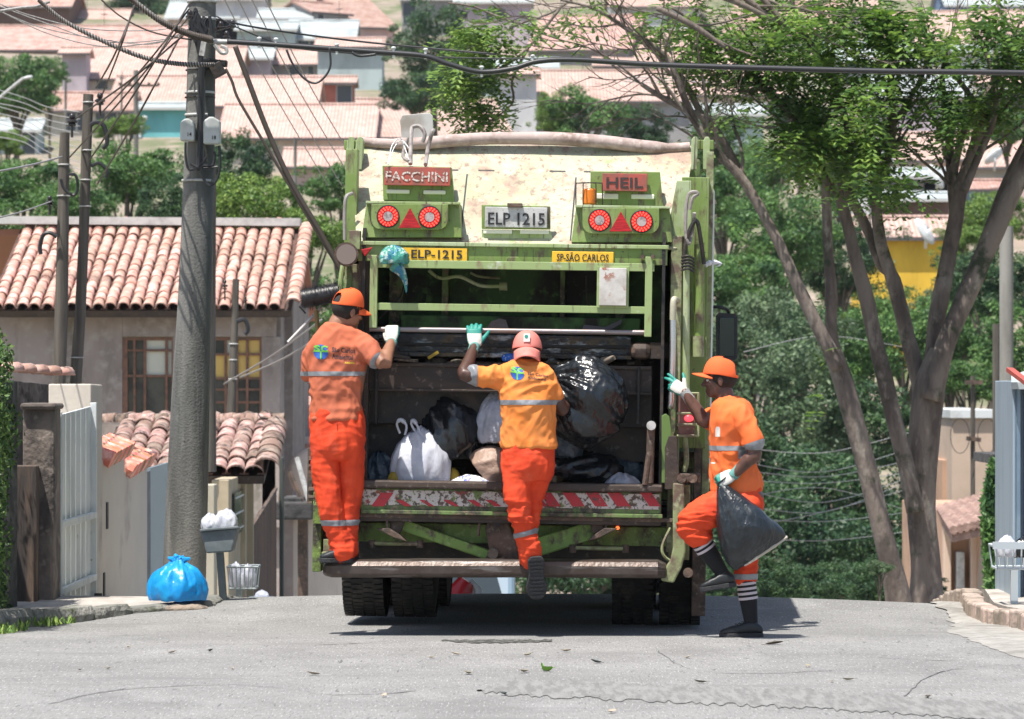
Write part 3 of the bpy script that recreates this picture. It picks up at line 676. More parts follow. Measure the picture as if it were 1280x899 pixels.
# right columns
tb('right_post', olive, 836, 295, 850, 690, 24.12, 24.3, .006)
tprism('post_cap', greenp, [(838, 296), (838, 270), (846, 226), (864, 226), (864, 296)], 24.2, .05)
tt('ram', greenp, [(857.5, 330, 24.15), (857.5, 500, 24.15)], .024, 14, k=0)
tt('ram', green, [(874, 305, 24.2), (874, 420, 24.2)], .034, 14, k=0); tt('ram', olive, [(872, 420, 24.2), (872, 446, 24.2)], .042, 14, k=0)
tb('right_web', green, 850, 222, 884, 560, 24.4, 24.5)
tb('right_flange', olive, 880, 190, 889, 640, 24.45, 24.6)
tb('side_post', rust, 866, 560, 883, 770, 24.9, 25.2)
tt('rubber_hose', hosed, [(862, 262, 24.1), (866, 247, 24.1), (872, 243, 24.1), (870, 240, 24.1), (862, 242, 24.1), (858, 256, 24.1), (857, 290, 24.1), (861, 305, 24.1), (865, 290, 24.15), (868, 266, 24.1)], .012, 8)
tt('rubber_hose', steel, [(855, 330, 24.1), (858, 300, 24.1), (870, 275, 24.1), (876, 300, 24.12), (880, 330, 24.15)], .014, 8)
for i in range(5): tt('hose_coil', steel, [(852, 322+i*4, 24.06), (860, 320+i*4, 24.04), (868, 324+i*4, 24.06)], .008, 6)
gh = tt('grab_handle', mat('handle_chrome', (.6, .62, .66), .25, metal=.9), [(838, 510, 24.02), (839, 500, 23.92), (841, 440, 23.9), (841, 398, 23.9)], .019, 12)
tt('handle_top', cream, [(841, 400, 23.9), (841.5, 380, 23.9), (843, 374, 23.93), (847, 376, 24.1)], .02, 12, parent=gh)
tprism('guard_plate', mat('guard_green', (.12, .2, .05), .5), [(827, 604), (827, 520), (832, 517), (837, 521), (839, 535), (839, 604)], 23.98, .03)
tprism('lever_plate', steelb, [(831, 612), (831, 560), (836, 545), (846, 545), (850, 612)], 23.97, .05)
tt('tipping_lever', rust, [(812, 604, 23.95), (813, 560, 23.95), (814, 532, 23.95)], .026, 10, k=0)
tt('tipping_lever', rust, [(806, 606, 23.93), (811, 568, 23.93)], .018, 8, k=0)
MB().cyl(T(814, 532, 23.9), T(814, 532, 24.02), .03).build('lever_pin', greyp, truck, world=False, smooth=True)
# red-brown tail lamp cluster in a cage
tc_ = tb('lamp_cluster', mat('brown_housing', (.13, .06, .05), .6, layers=[((.2, .1, .08), 10., .45, .6)]), 848, 492, 869, 544, 24.0, 24.1, .008)
MB().sph(T(861, 523, 23.99), .03, .012, .022).build('stop_light', emis('stop_glow', (1, .06, .08), 1.3, (.6, .02, .03)), tc_, world=False, smooth=True)
for yy_ in (492, 517, 531, 545): tt('cage_bar', olive, [(846, yy_, 23.96), (874, yy_, 23.96)], .009, 6, parent=tc_, k=0)
tt('cage_bar', olive, [(873, 492, 23.96), (873, 545, 23.96)], .011, 6, parent=tc_, k=0)
tt('linkage', olive, [(856, 546, 24.05), (858, 575, 24.05), (855, 590, 24.05)], .018, 10)
tb('linkage_block', rust, 836, 592, 876, 604, 23.98, 24.12, .01)
for xx in (852, 866): MB().cyl(T(xx, 598, 23.9), T(xx, 598, 24.15), .03, 14).build('linkage_pin', rust, truck, world=False, smooth=True)
tb('side_post', olive, 850, 606, 862, 700, 24.0, 24.15)
tt('bent_rod', olive, [(838, 660, 24.0), (828, 682, 23.98), (830, 695, 23.98), (842, 702, 24.0), (848, 690, 24.0)], .01, 6)
tb('rear_bracket', olive, 836, 640, 858, 700, 24.25, 24.4)
cable = tt('frayed_cable', steel, [(474, 398, 24.3), (500, 372, 24.35), (505, 350, 24.4)], .006, 6)
# ------------------------------------------------------------------ bags and rubbish in the hopper
plb = mat('black_bag', (.010, .012, .014), .24, spec=.5, layers=[((.025, .03, .035), 9., .5, .7)], bump=((26., 26., 12.), .6, .008))
plw = mat('white_bag', (.66, .68, .74), .32, layers=[((.50, .52, .60), 6., .45, .65), ((.8, .8, .82), 16., .55, .7)], bump=((20., 20., 10.), .8, .012), trans=.15)
plg = mat('bluish_bag', (.52, .54, .62), .35, layers=[((.36, .38, .45), 9., .45, .65)], bump=(26., .9, .02), trans=.12)
pdk = mat('dark_blue_bag', (.03, .05, .07), .3, layers=[((.10, .13, .15), 9., .52, .68)], bump=(26., .9, .02))
pbl = mat('blue_bag', (.015, .32, .75), .3, layers=[((.03, .44, .85), 6., .45, .65)], bump=((18., 18., 9.), .8, .012), trans=.2)
pgr = mat('green_bag', (.05, .26, .20), .3, layers=[((.02, .16, .26), 14., .5, .55), ((.42, .52, .46), 18., .54, .60)], bump=(26., .9, .02))
def ridge(p, s):
    return 1-abs(noise.noise(p*s))*2
_ico = {}
def ico(n):
    if n not in _ico:
        bm = bmesh.new(); bmesh.ops.create_icosphere(bm, subdivisions=n, radius=1); bm.verts.ensure_lookup_table()
        _ico[n] = ([v.co.copy() for v in bm.verts], [tuple(v.index for v in f.verts) for f in bm.faces]); bm.free()
    return _ico[n]
def bag(name, c, r, m, label=None, cat='rubbish bag', group=None, knot=None, amp=.12, seed=0, flat=.55, rot=0., parent=None, sub=5, lean=(0, 0), tilt=0.):
    """a filled plastic bag: sagging body, folds that run to the tied neck, flat underside; origin at its base"""
    vs, fs = ico(sub); rx, ry, rz = r; out = []; sd_ = Vector((seed*7.3, seed*3.1, seed*1.7)); K = Matrix.Rotation(rot, 3, 'Z')
    for v in vs:
        z = v.z; w = 1.0
        if z > 0: w = 1-.22*z*z
        else: w = 1+.06*(-z)
        p = Vector((v.x*w, v.y*w, max(z, -flat)))
        az = math.atan2(v.y, v.x); up = max(0, (z+.2)/1.2)
        f = amp*.55*noise.noise(Vector((math.cos(az)*2.4, math.sin(az)*2.4, z*.9))+sd_)*1.3
        f += amp*.55*up*(ridge(Vector((math.cos(az)*4.5, math.sin(az)*4.5, z*.5))+sd_, 1.)-.5)
        f += amp*.34*(ridge(Vector((v.x, v.y, v.z*.55))+sd_, 2.0)-.55)+amp*.10*(ridge(v*1.9-sd_, 3.1)-.5)
        p *= (1+f)
        if knot and z > .80:
            t = (z-.80)/.20; k_ = 1-.62*t*(1 if t < .8 else .7); p = Vector((p.x*k_, p.y*k_, p.z+knot*t*t/rz))
            if t > .75: p.x *= 1.5; p.y *= 1.4
        p.x += lean[0]*max(0, z); p.y += lean[1]*max(0, z)
        if tilt: p = Matrix.Rotation(R(tilt), 3, 'Y') @ p
        q = K @ Vector((p.x*rx, p.y*ry, (p.z+flat)*rz)); out.append(q)
    if tilt:
        z0_ = min(q.z for q in out); out = [Vector((q.x, q.y, q.z-z0_)) for q in out]
    me = bpy.data.meshes.new(name); me.from_pydata([tuple(v) for v in out], [], fs); me.shade_smooth()
    o = link(name, me, m, None); o.location = c; PM[o.name] = Matrix.Translation(Vector(c))
    if label: tag(o, label, cat, group)
    return o
def bagpx(name, x0, y0, x1, y1, D, m, label, cat='rubbish bag', depth=None, **k):
    w = (x1-x0)*D/F/2; h = (y1-y0)*D/F; flat = k.pop('flat', .55); rz = h/(1+flat)
    base = P((x0+x1)/2, y1, D); return bag(name, base, (w*1.02, depth or w*.8, rz), m, label, cat, flat=flat, **k)
wb = bagpx('rubbish_bag', 488, 536, 563, 610, 24.28, plw, 'full white carrier bag with tied handles, leftmost on the hopper sill', knot=None, seed=2, amp=.16, depth=.15)
b = MB()    # two handle loops
for (pts) in ([(500, 542), (496, 530), (501, 525), (508, 532), (506, 544)], [(520, 541), (514, 530), (517, 526), (522, 533), (526, 542)]):
    b.tube(cpx(pts, 24.25, 4), [.008]*6+[.014]*5+[.008]*6, 6)
b.build('handle', plw, wb, smooth=True)
bagpx('rubbish_bag', 522, 512, 608, 590, 24.45, plb, 'shiny black bag heaped behind the full white carrier bag', seed=5, amp=.22, depth=.26, tilt=-35)
bagpx('rubbish_bag', 552, 490, 645, 600, 24.62, plb, 'tall black bag behind the pale bag beside the middle worker', seed=9, amp=.24, depth=.25, tilt=30)
bagpx('rubbish_bag', 597, 486, 660, 553, 24.33, plg, 'pale translucent bag pressed against the middle worker\'s left side', seed=11, amp=.16, depth=.14)
bagpx('rubbish_bag', 450, 566, 496, 612, 24.36, pdk, 'small dark blue bag in the left corner of the hopper', seed=12, amp=.22)
bagpx('rubbish_bag', 584, 570, 650, 614, 24.30, mat('beige_bag', (.30, .20, .15), .5, bump=(20., .6, .02)), 'beige paper sack on the sill left of the middle worker', seed=14, amp=.14, tilt=60)
bagpx('rubbish_bag', 562, 594, 612, 614, 24.18, mat('printed_bag', (.6, .6, .62), .4, layers=[((.08, .12, .45), 26., .56, .6), ((.6, .1, .1), 24., .6, .64)], bump=(26., .8, .02)), 'flat printed bag beside the white carrier bag on the sill', seed=15, amp=.2)
bagpx('rubbish_bag', 672, 577, 776, 613, 24.25, plb, 'low black bag lying right of the middle worker on the sill', seed=17, amp=.26, depth=.16, tilt=40)
bagpx('rubbish_bag', 758, 592, 798, 613, 24.15, plg, 'small crumpled white bag near the right end of the sill', seed=18, amp=.25, depth=.07)
bagpx('rubbish_bag', 745, 562, 814, 612, 24.5, pdk, 'dark bag behind the small crumpled white bag', seed=19, amp=.24)
bagpx('rubbish_bag', 674, 582, 704, 602, 24.42, mat('pale_bag', (.55, .5, .42), .5), 'pale bag corner showing behind the low black bag', seed=21, amp=.2)
o = bagpx('melon', 682, 567, 700, 588, 24.4, mat('yellow_green_skin', (.42, .40, .04), .4, layers=[((.15, .3, .03), 14., .5, .65)]), 'yellow-green melon in the hopper right of the middle worker', 'fruit', seed=22, amp=.02, sub=3, depth=.045)
bagpx('leftover', 484, 590, 500, 606, 24.2, mat('mustard', (.32, .22, .02), .7), 'mustard coloured scrap left of the white carrier bag', 'rubbish', seed=23, amp=.25, sub=3)
bagpx('leftover', 560, 585, 575, 606, 24.3, MATS['mustard'], 'mustard coloured scrap right of the white carrier bag', 'rubbish', seed=24, amp=.25, sub=3)
bagpx('big_bag', 686, 452, 780, 562, 23.98, plb, 'large glossy black bag being thrown in by the middle worker', seed=36, amp=.26, depth=.21, flat=.95, sub=6, tilt=-62)
bagpx('rubbish_bag', 686, 458, 735, 500, 24.08, plw, 'white bag showing over the large glossy black bag', seed=32, amp=.2, depth=.08)
bagpx('rubbish_bag', 690, 500, 730, 570, 24.12, pdk, 'dark bag hanging below the large glossy black bag', seed=33, amp=.22, depth=.1)
gb = bagpx('green_bag', 474, 307, 511, 330, 23.95, pgr, 'blue-green plastic bag snagged on the gate frame under the left lamps', seed=34, amp=.22, depth=.06)
tl = MB(); tl.tube(cpx([(492, 330), (500, 338), (506, 350), (508, 366)], 23.96, 4), [.04, .045, .045, .04, .036, .03, .026, .022, .018, .014, .01, .007, .004], 7); tl.build('bag_tail', pgr, gb, smooth=True)
# wisp of white plastic at the right column
b = MB(); b.tube(cpx([(880, 332), (890, 328), (902, 330), (894, 334)], 24.2, 4), [.01, .02, .015, .02, .01, .018, .012, .008, .006, .004, .006, .003, .002], 6)
tag(b.build('plastic_wisp', plw, origin=P(885, 332, 24.2), smooth=True), 'thin white plastic wisp caught on the right side of the truck', 'plastic scrap')
# rubbish along the packer ledge
dk = mat('rubbish_brown', (.09, .065, .045), .8, rnd=.6, layers=[((.22, .19, .15), 30., .5, .7)])
random.seed(11)
ledge_scraps = []
for i in range(64):
    x = random.uniform(478, 806); D = random.uniform(24.24, 24.55); s_ = random.uniform(.02, .07)
    b = MB(); a = random.uniform(-.5, .5)
    if i % 3 == 0: b.bar(Vector((-s_, 0, 0)), Vector((s_, 0, s_*a*.5)), s_*.4, s_*.22)
    elif i % 3 == 1: b.sph((0, 0, .005), s_, s_*.6, s_*.42, 8, 6)
    else: b.cyl((-s_, 0, 0), (s_, 0, s_*.2), s_*.28, 9)
    o = b.build('rubbish_scrap', dk, smooth=(i % 3 != 0)); o.location = P(x, 455+ (x-655)*.0, D)+Vector((0, 0, s_*.25-.012)); o.rotation_euler = (0, random.uniform(-.15, .15), random.uniform(-.8, .8))
    tag(o, 'small brown scrap of rubbish lying on the packer ledge', 'rubbish', 'brown scraps along the packer ledge')
def scrap(name, mb, m, label, cat, smooth=True, org=None): return tag(mb.build(name, m, smooth=smooth, origin=org), label, cat)
b = MB(); b.tube(cpx([(627, 448, 24.22), (631, 447.5, 24.22), (650, 446, 24.22), (655, 446, 24.22), (658, 446, 24.22)], 0, 2), [.012, .018, .026, .026, .026, .026, .016, .01, .01], 12)
scrap('plastic_bottle', b, mat('blue_bottle', (.01, .12, .55), .15, layers=[((.5, .6, .8), 34., .58, .63)], bump=(50., .6, .01)), 'crushed blue plastic bottle on the packer ledge beside the raised arm', 'bottle', org=P(640, 450, 24.22))
b = MB(); b.bar(P(535, 448, 24.25), P(548, 440, 24.25), .03, .02); scrap('leftover', b, MATS['mustard'], 'mustard coloured peel on the packer ledge left of centre', 'rubbish', False, P(541, 447, 24.25))
b = MB(); b.bar(P(488, 444, 24.22), P(512, 448, 24.24), .05, .02); b.bar(P(492, 449, 24.2), P(520, 452, 24.22), .05, .012); scrap('wood_scrap', b, steelb, 'dark broken slat on the packer ledge beside the left worker', 'rubbish', False, P(500, 450, 24.22))
b = MB(); b.cyl(P(768, 447, 24.2), P(754, 452, 24.25), .016, 12, .03); scrap('cup', b, mat('dull_card', (.22, .18, .14), .7), 'crushed cup lying on the ledge above the large black bag', 'cup', org=P(760, 450, 24.2))
b = MB(); b.sph(P(690, 450, 24.3), .03, .03, .02, 10, 7); scrap('tin_can', b, mat('dull_tin', (.12, .13, .12), .4, metal=.5), 'round dull tin on the ledge right of the pink cap', 'can', org=P(690, 452, 24.3))
b = MB(); b.prism([P(608, 410, 24.4), P(614, 402, 24.4), P(624, 398, 24.4), P(632, 400, 24.4), P(636, 410, 24.4)], (0, .12, 0)); scrap('grey_scrap', b, mat('grey_felt', (.16, .14, .14), .9, bump=(60., .8, .01)), 'grey rounded scrap behind the cross bar above the raised glove', 'rubbish', False, P(622, 410, 24.4))
b = MB(); b.prism([P(728, 411, 24.5), P(730, 406, 24.5), P(756, 409, 24.5), P(778, 399, 24.5), (P(776, 405, 24.5)), P(760, 414, 24.5)], (0, .05, 0)); scrap('grey_scrap', b, mat('grey_card', (.17, .16, .20), .8), 'grey folded card behind the right half of the cross bar', 'rubbish', False, P(750, 412, 24.5))

# broom behind the left worker
bt = thing('broom', 'black bristled broom head sticking up behind the left worker', 'broom', P(400, 470, 24.15))
b = MB(); random.seed(3)
ax0 = P(378, 374, 24.15); ax1 = P(424, 366, 24.15)
for i in range(2000):
    t = random.random(); c = ax0.lerp(ax1, t); a = random.uniform(0, 6.28); d = Vector((random.uniform(-.35, .35), math.cos(a), math.sin(a)*.9+.12)).normalized(); l = random.uniform(.07, .105)
    s_ = d.orthogonal().normalized()*.0022; u = d.cross(s_).normalized()*.0022
    b.add([c+s_, c-s_*.5+u, c-s_*.5-u, c+d*l], [(0, 1, 3), (1, 2, 3), (2, 0, 3)])
b.build('bristle', mat('bristle_black', (.025, .025, .027), .6, isl=.5), bt, fix=False)['kind'] = 'stuff'
b = MB(); b.tube([ax0, ax1], .06, 12); b.tube([P(374, 383, 24.15), P(382, 392, 24.15)], .006, 6); b.build('broom_head', black, bt, smooth=True)
MB().tube([P(395, 388, 24.15), P(396, 400, 24.15), P(402, 470, 24.2)], .014, 8).build('handle', mat('broom_wood', (.2, .15, .06), .7), bt, smooth=True)
MB().tube([P(402, 384, 24.18), P(360, 428, 24.18)], .012, 6).build('strut', greyp, bt, smooth=True)

# ------------------------------------------------------------------ people
def vol_remesh(mb, voxel, smooth=6, fac=.5):
    me = bpy.data.meshes.new('t'); me.from_pydata([tuple(v) for v in mb.v], [], mb.f)
    o = bpy.data.objects.new('t', me); C.objects.link(o)
    r = o.modifiers.new('r', 'REMESH'); r.mode = 'VOXEL'; r.voxel_size = voxel
    if smooth: s_ = o.modifiers.new('s', 'SMOOTH'); s_.iterations = smooth; s_.factor = fac
    dg = bpy.context.evaluated_depsgraph_get(); m2 = bpy.data.meshes.new_from_object(o.evaluated_get(dg))
    bpy.data.objects.remove(o); bpy.data.meshes.remove(me); return m2
def displace(me, fn):
    n = len(me.vertices); co = np.empty(n*3, np.float32); me.vertices.foreach_get('co', co); co = co.reshape(-1, 3)
    no = np.empty(n*3, np.float32); me.vertex_normals.foreach_get('vector', no); no = no.reshape(-1, 3)
    d = np.array([fn(Vector(c), Vector(q)) for c, q in zip(co.tolist(), no.tolist())], np.float32)
    co += no*d[:, None]; me.vertices.foreach_set('co', co.ravel()); me.update()
def orient(vs, fs):
    c = sum((Vector(v) for v in vs), Vector())/len(vs); vol = 0
    for f in fs:
        a = vs[f[0]]-c
        for i in range(1, len(f)-1): vol += a.dot((vs[f[i]]-c).cross(vs[f[i+1]]-c))
    return fs if vol > 0 else [tuple(reversed(f)) for f in fs]
def loft(mb, rings, n=24, sq=2.3):
    """closed body through rings (centre, half width, half depth, side, front)"""
    vs = []; m = len(rings)
    for (c, a, b_, u, v) in rings:
        for k in range(n):
            t = 2*math.pi*k/n; ct, st_ = math.cos(t), math.sin(t)
            x = math.copysign(abs(ct)**(2/sq), ct); y = math.copysign(abs(st_)**(2/sq), st_)
            vs.append(c+u*(a*x)+v*(b_*y))
    fs = [(i*n+k, i*n+(k+1) % n, (i+1)*n+(k+1) % n, (i+1)*n+k) for i in range(m-1) for k in range(n)]
    fs += [tuple(range(n-1, -1, -1)), tuple(range((m-1)*n, m*n))]
    mb.add(vs, orient(vs, fs))
def limb(mb, pts, rs, n=16, k=1., side=None, sm=3, cap=True):
    """tapering limb with round ends; k flattens it along its second axis"""
    q = catmull([(*p, r) for p, r in zip(pts, rs)], sm); P_ = [Vector(x[:3]) for x in q]; r_ = [x[3] for x in q]
    d0 = (P_[0]-P_[1]).normalized(); d1 = (P_[-1]-P_[-2]).normalized()
    if cap:
        pre = [(P_[0]+d0*r_[0]*math.sin(a), r_[0]*max(.12, math.cos(a))) for a in (1.45, 1.1, .7, .35)]
        post = [(P_[-1]+d1*r_[-1]*math.sin(a), r_[-1]*max(.12, math.cos(a))) for a in (.35, .7, 1.1, 1.45)]
    else: pre = post = []
    seq = pre+list(zip(P_, r_))+post; m = len(seq); vs = []; up = None
    for i, (p, r) in enumerate(seq):
        d = (seq[min(i+1, m-1)][0]-seq[max(i-1, 0)][0]).normalized()
        if up is None:
            up = (side-d*side.dot(d)).normalized() if side is not None else d.orthogonal().normalized()
        else: up = (up-d*up.dot(d)).normalized()
        w = d.cross(up)
        for j in range(n):
            t = 2*math.pi*j/n; vs.append(p+up*(math.cos(t)*r)+w*(math.sin(t)*r*k))
    fs = [(i*n+j, i*n+(j+1) % n, (i+1)*n+(j+1) % n, (i+1)*n+j) for i in range(m-1) for j in range(n)]
    fs += [tuple(range(n-1, -1, -1)), tuple(range((m-1)*n, m*n))]; mb.add(vs, orient(vs, fs))
def finish(name, mb, m, parent, voxel=.008, smooth=6, fn=None, fac=.5):
    me = vol_remesh(mb, voxel, smooth, fac)
    if fn: displace(me, fn)
    me.transform(PM[parent.name].inverted()); me.shade_smooth(); return link(name, me, m, parent)
def band(name, src, z0, z1, m, parent, off=.003, keep=None, nrm=Vector((0, 0, 1))):
    """reflective tape: the stretch of a garment between two planes, lifted off the cloth"""
    bm = bmesh.new(); bm.from_mesh(src.data); M_ = PM[src.name]; bm.transform(M_)
    for zz, inner in ((z0, True), (z1, False)):
        g_ = list(bm.verts)+list(bm.edges)+list(bm.faces)
        bmesh.ops.bisect_plane(bm, geom=g_, plane_co=nrm*zz if not isinstance(zz, Vector) else zz, plane_no=nrm, clear_inner=inner, clear_outer=not inner)
    if keep: bmesh.ops.delete(bm, geom=[f for f in bm.faces if not keep(f.calc_center_median())], context='FACES')
    bm.normal_update()
    for v in bm.verts: v.co += v.normal*off
    me = bpy.data.meshes.new(name); bm.transform(M_.inverted()); bm.to_mesh(me); bm.free(); me.shade_smooth(); return link(name, me, m, parent)
def on_surface(name, src, flat, origin, ux, uy, ray, m, parent, off=.0025):
    """print laid onto a garment: flat (2D verts, faces) dropped along ray onto src"""
    vs, fs = flat; M_ = PM[src.name]; bm = bmesh.new(); bm.from_mesh(src.data); bm.transform(M_); t = BVHTree.FromBMesh(bm); bm.free()
    bm = bmesh.new(); me = bpy.data.meshes.new(name); me.from_pydata([(a, b_, 0) for a, b_ in vs], [], fs); bm.from_mesh(me)
    bmesh.ops.triangulate(bm, faces=bm.faces)
    for _ in range(3):
        lg_ = [e for e in bm.edges if e.calc_length() > .012]
        if not lg_: break
        bmesh.ops.subdivide_edges(bm, edges=lg_, cuts=1); bmesh.ops.triangulate(bm, faces=bm.faces)
    for v in bm.verts:
        p = origin+ux*v.co.x+uy*v.co.y; h = t.ray_cast(p-ray*.8, ray)
        v.co = (h[0]-ray*off) if h[0] is not None else p
    bm.transform(M_.inverted()); bm.to_mesh(me); bm.free(); return link(name, me, m, parent)
def disc(r, n=20, a0=0, a1=2*math.pi): return [(r*math.cos(lerp(a0, a1, k/n)), r*math.sin(lerp(a0, a1, k/n))) for k in range(n)], [tuple(range(n))]
V = Vector
def wr(amp, s=(1, 1, 1), freq=9., seed=0.):
    sdv = Vector((seed, seed*.7, -seed))
    def f(p, n_):
        q = Vector((p.x*s[0], p.y*s[1], p.z*s[2]))*freq+sdv
        w = noise.noise(Vector((p.x*3, p.y*3, p.z*3))+sdv)*.5
        return amp*((1-abs(noise.noise(q+Vector((w*2, w, w*3))))*3.2)*.6+noise.noise(q*.45)*.7+(.45-abs(noise.noise(q*2.1+Vector((w*3, 5, w*2)))))*.75)
    return f
skin1 = mat('skin_light_brown', (.30, .145, .085), .5, layers=[((.23, .10, .06), 12., .45, .65)])
skin2 = mat('skin_dark', (.085, .04, .028), .42, layers=[((.06, .028, .02), 12., .45, .65)])
skin3 = mat('skin_dark_brown', (.13, .06, .04), .42, layers=[((.07, .03, .02), 12., .45, .65)])
hair = mat('black_hair', (.02, .017, .015), .9, bump=(120., .8, .004))
tee1 = mat('tshirt_faded_orange', (.52, .145, .075), .85, layers=[((.47, .14, .08), 5., .45, .65), ((.36, .11, .07), 2.6, .55, .72)], spec=.15, bump=(300., .25, .002))
tee2 = mat('tshirt_yellow_orange', (.76, .26, .07), .8, layers=[((.80, .24, .05), 5., .45, .65)], spec=.15, bump=(300., .25, .002))
tee3 = mat('tshirt_bright_orange', (.78, .17, .055), .8, layers=[((.80, .16, .04), 5., .45, .65)], spec=.15, bump=(300., .25, .002))
trs = mat('trouser_orange', (.74, .078, .028), .8, layers=[((.62, .06, .024), 6., .45, .65), ((.46, .055, .03), 3.1, .56, .74), ((.80, .14, .07), 4.3, .58, .78)], spec=.15, bump=(400., .3, .002))
caps = mat('cap_orange', (.84, .14, .045), .75, spec=.15, bump=(500., .2, .001))
capp = mat('cap_pink', (.72, .22, .18), .75, layers=[((.55, .14, .12), 9., .5, .68)], bump=(500., .2, .001))
tape = mat('reflective_tape', (.25, .26, .27), .4, layers=[((.2, .21, .23), 40., .45, .6)])
gw = mat('glove_white', (.62, .60, .55), .9, bump=(300., .5, .003)); gt = mat('glove_teal', (.02, .24, .19), .55); gc = mat('glove_cuff', (.12, .30, .27), .85, bump=((10., 10., 400.), .8, .004)); gg = mat('glove_cuff_grey', (.35, .37, .36), .85, bump=((10., 10., 400.), .8, .004))
shoe_m = mat('shoe_black', (.018, .02, .022), .5, bump=(60., .3, .004)); sole_m = mat('sole_black', (.025, .025, .027), .7, bump=(80., .8, .006))
sock = mat('sock_black', (.012, .012, .014), .95); sockw = mat('sock_stripe', (.55, .48, .50), .9)
eyew = mat('eye_white', (.6, .58, .55), .3); eyeb = mat('eye_dark', (.01, .008, .008), .15)
seam = mat('seam_orange', (.55, .06, .02), .9)

def head(mb, c, f, u, s=1., r=None):
    """skull, jaw, nose, lips, brow, ears; f forward, u up, c centre of the head"""
    f = f.normalized(); u = (u-f*u.dot(f)).normalized(); r_ = f.cross(u)
    def el(off, rad, n=16, m=12):
        b_ = MB(); b_.sph((0, 0, 0), rad[0], rad[1], rad[2], n, m)
        vs = [c+(r_*(v[0]+off[0])+f*(v[1]+off[1])+u*(v[2]+off[2]))*s for v in b_.v]; mb.add(vs, orient(vs, b_.f))
    el((0, -.012, .03), (.074, .094, .088)); el((0, .028, -.03), (.058, .066, .078)); el((0, .055, -.078), (.032, .034, .030))
    el((0, .02, -.066), (.052, .058, .036)); el((0, .078, .022), (.046, .016, .014)); el((0, .086, -.055), (.024, .012, .008)); el((0, .084, -.069), (.021, .012, .008))
    for sx in (-1, 1):
        el((sx*.04, .066, -.018), (.02, .022, .018)); el((sx*.077, -.005, -.008), (.007, .019, .030)); el((sx*.014, .092, -.028), (.011, .012, .009))
    limb(mb, [c+(f*.088+u*.016)*s, c+(f*.099+u*-.006)*s, c+(f*.111+u*-.024)*s], [.008*s, .010*s, .014*s], 10)
    return r_
def eyes(parent, c, f, u, s=1.):
    f = f.normalized(); u = (u-f*u.dot(f)).normalized(); r_ = f.cross(u)
    for sx in (-1, 1):
        b_ = MB(); p = c+(r_*(sx*.032)+f*.0755+u*.004)*s; b_.sph(p, .0125*s, .0125*s, .009*s, 12, 8); e = b_.build('eye', eyew, parent, smooth=2)
        b_ = MB(); b_.sph(p+f*.0085*s, .0055*s, .0055*s, .006*s, 10, 6); b_.build('iris', eyeb, e, smooth=2)
        b_ = MB(); b_.tube([p+(-r_*.018+f*.009+u*.018)*s, p+(f*.014+u*.022)*s, p+(r_*.018+f*.009+u*.018)*s], .004*s, 6); b_.build('eyebrow', hair, parent, smooth=True)
def cap(parent, c, f, u, m, s=1., hole=True, bill=.075, droop=.25, name='cap'):
    """baseball cap: dome of panels, curved bill, opening and strap at the back; f points where the bill points"""
    f = f.normalized(); u = (u-f*u.dot(f)).normalized(); r_ = f.cross(u); b_ = MB(); n, k = 40, 10; rows = []
    for i in range(k+1):
        t = i/k; a = t*math.pi/2; row = []
        for j in range(n):
            az = 2*math.pi*j/n; x = math.cos(az); y = math.sin(az)    # y forward
            w = math.cos(a)**.72; h = math.sin(a)
            se = 1-.02*abs(math.sin(az*3))*math.sin(min(1, t*1.2)*math.pi)
            row.append(c+(r_*(x*.086*w*se)+f*((y*.105*w*se)-.004)+u*(h*.105*(1+.05*y)+.008-.012*(1-t)*(y < 0)*abs(y)))*s)
        rows.append(row)
    vs = [p for r0 in rows for p in r0]; fs = []
    for i in range(k):
        for j in range(n):
            az = 2*math.pi*(j+.5)/n-1.5*math.pi
            if hole and 1 <= i <= 4:
                lim = .50*math.sqrt(max(0, 1-((i-1)/4.)**2)); dd = abs((az+math.pi) % (2*math.pi)-math.pi)
                if dd < lim: continue
            fs.append((i*n+j, i*n+(j+1) % n, (i+1)*n+(j+1) % n, (i+1)*n+j))
    b_.add(vs, fs); o = b_.build(name, m, parent, smooth=2, solid=.004*s, fix=False)
    md = o.modifiers.new('sub', 'SUBSURF'); md.levels = 1; md.render_levels = 1
    b_ = MB(); rows = []
    for i in range(7):
        t = i/6; row = []
        for j in range(15):
            q = (j/14-.5)*2; az = q*1.12
            base = r_*(math.sin(az)*.084)+f*(math.cos(az)*.103-.006)
            ext = f*(bill*(1-abs(q)**2.6)); p = base+ext*t
            row.append(c+(p+u*(.010-droop*bill*t*1.0-.30*(p.dot(r_))**2/.08))*s)
        rows.append(row)
    b_.grid(rows); bl_ = b_.build('bill', m, o, smooth=2, solid=.005*s, fix=False)
    b_ = MB(); b_.sph(c+(f*-.004+u*.115)*s, .007*s, .007*s, .005*s, 10, 6); b_.build('button', m, o, smooth=2)
    return o
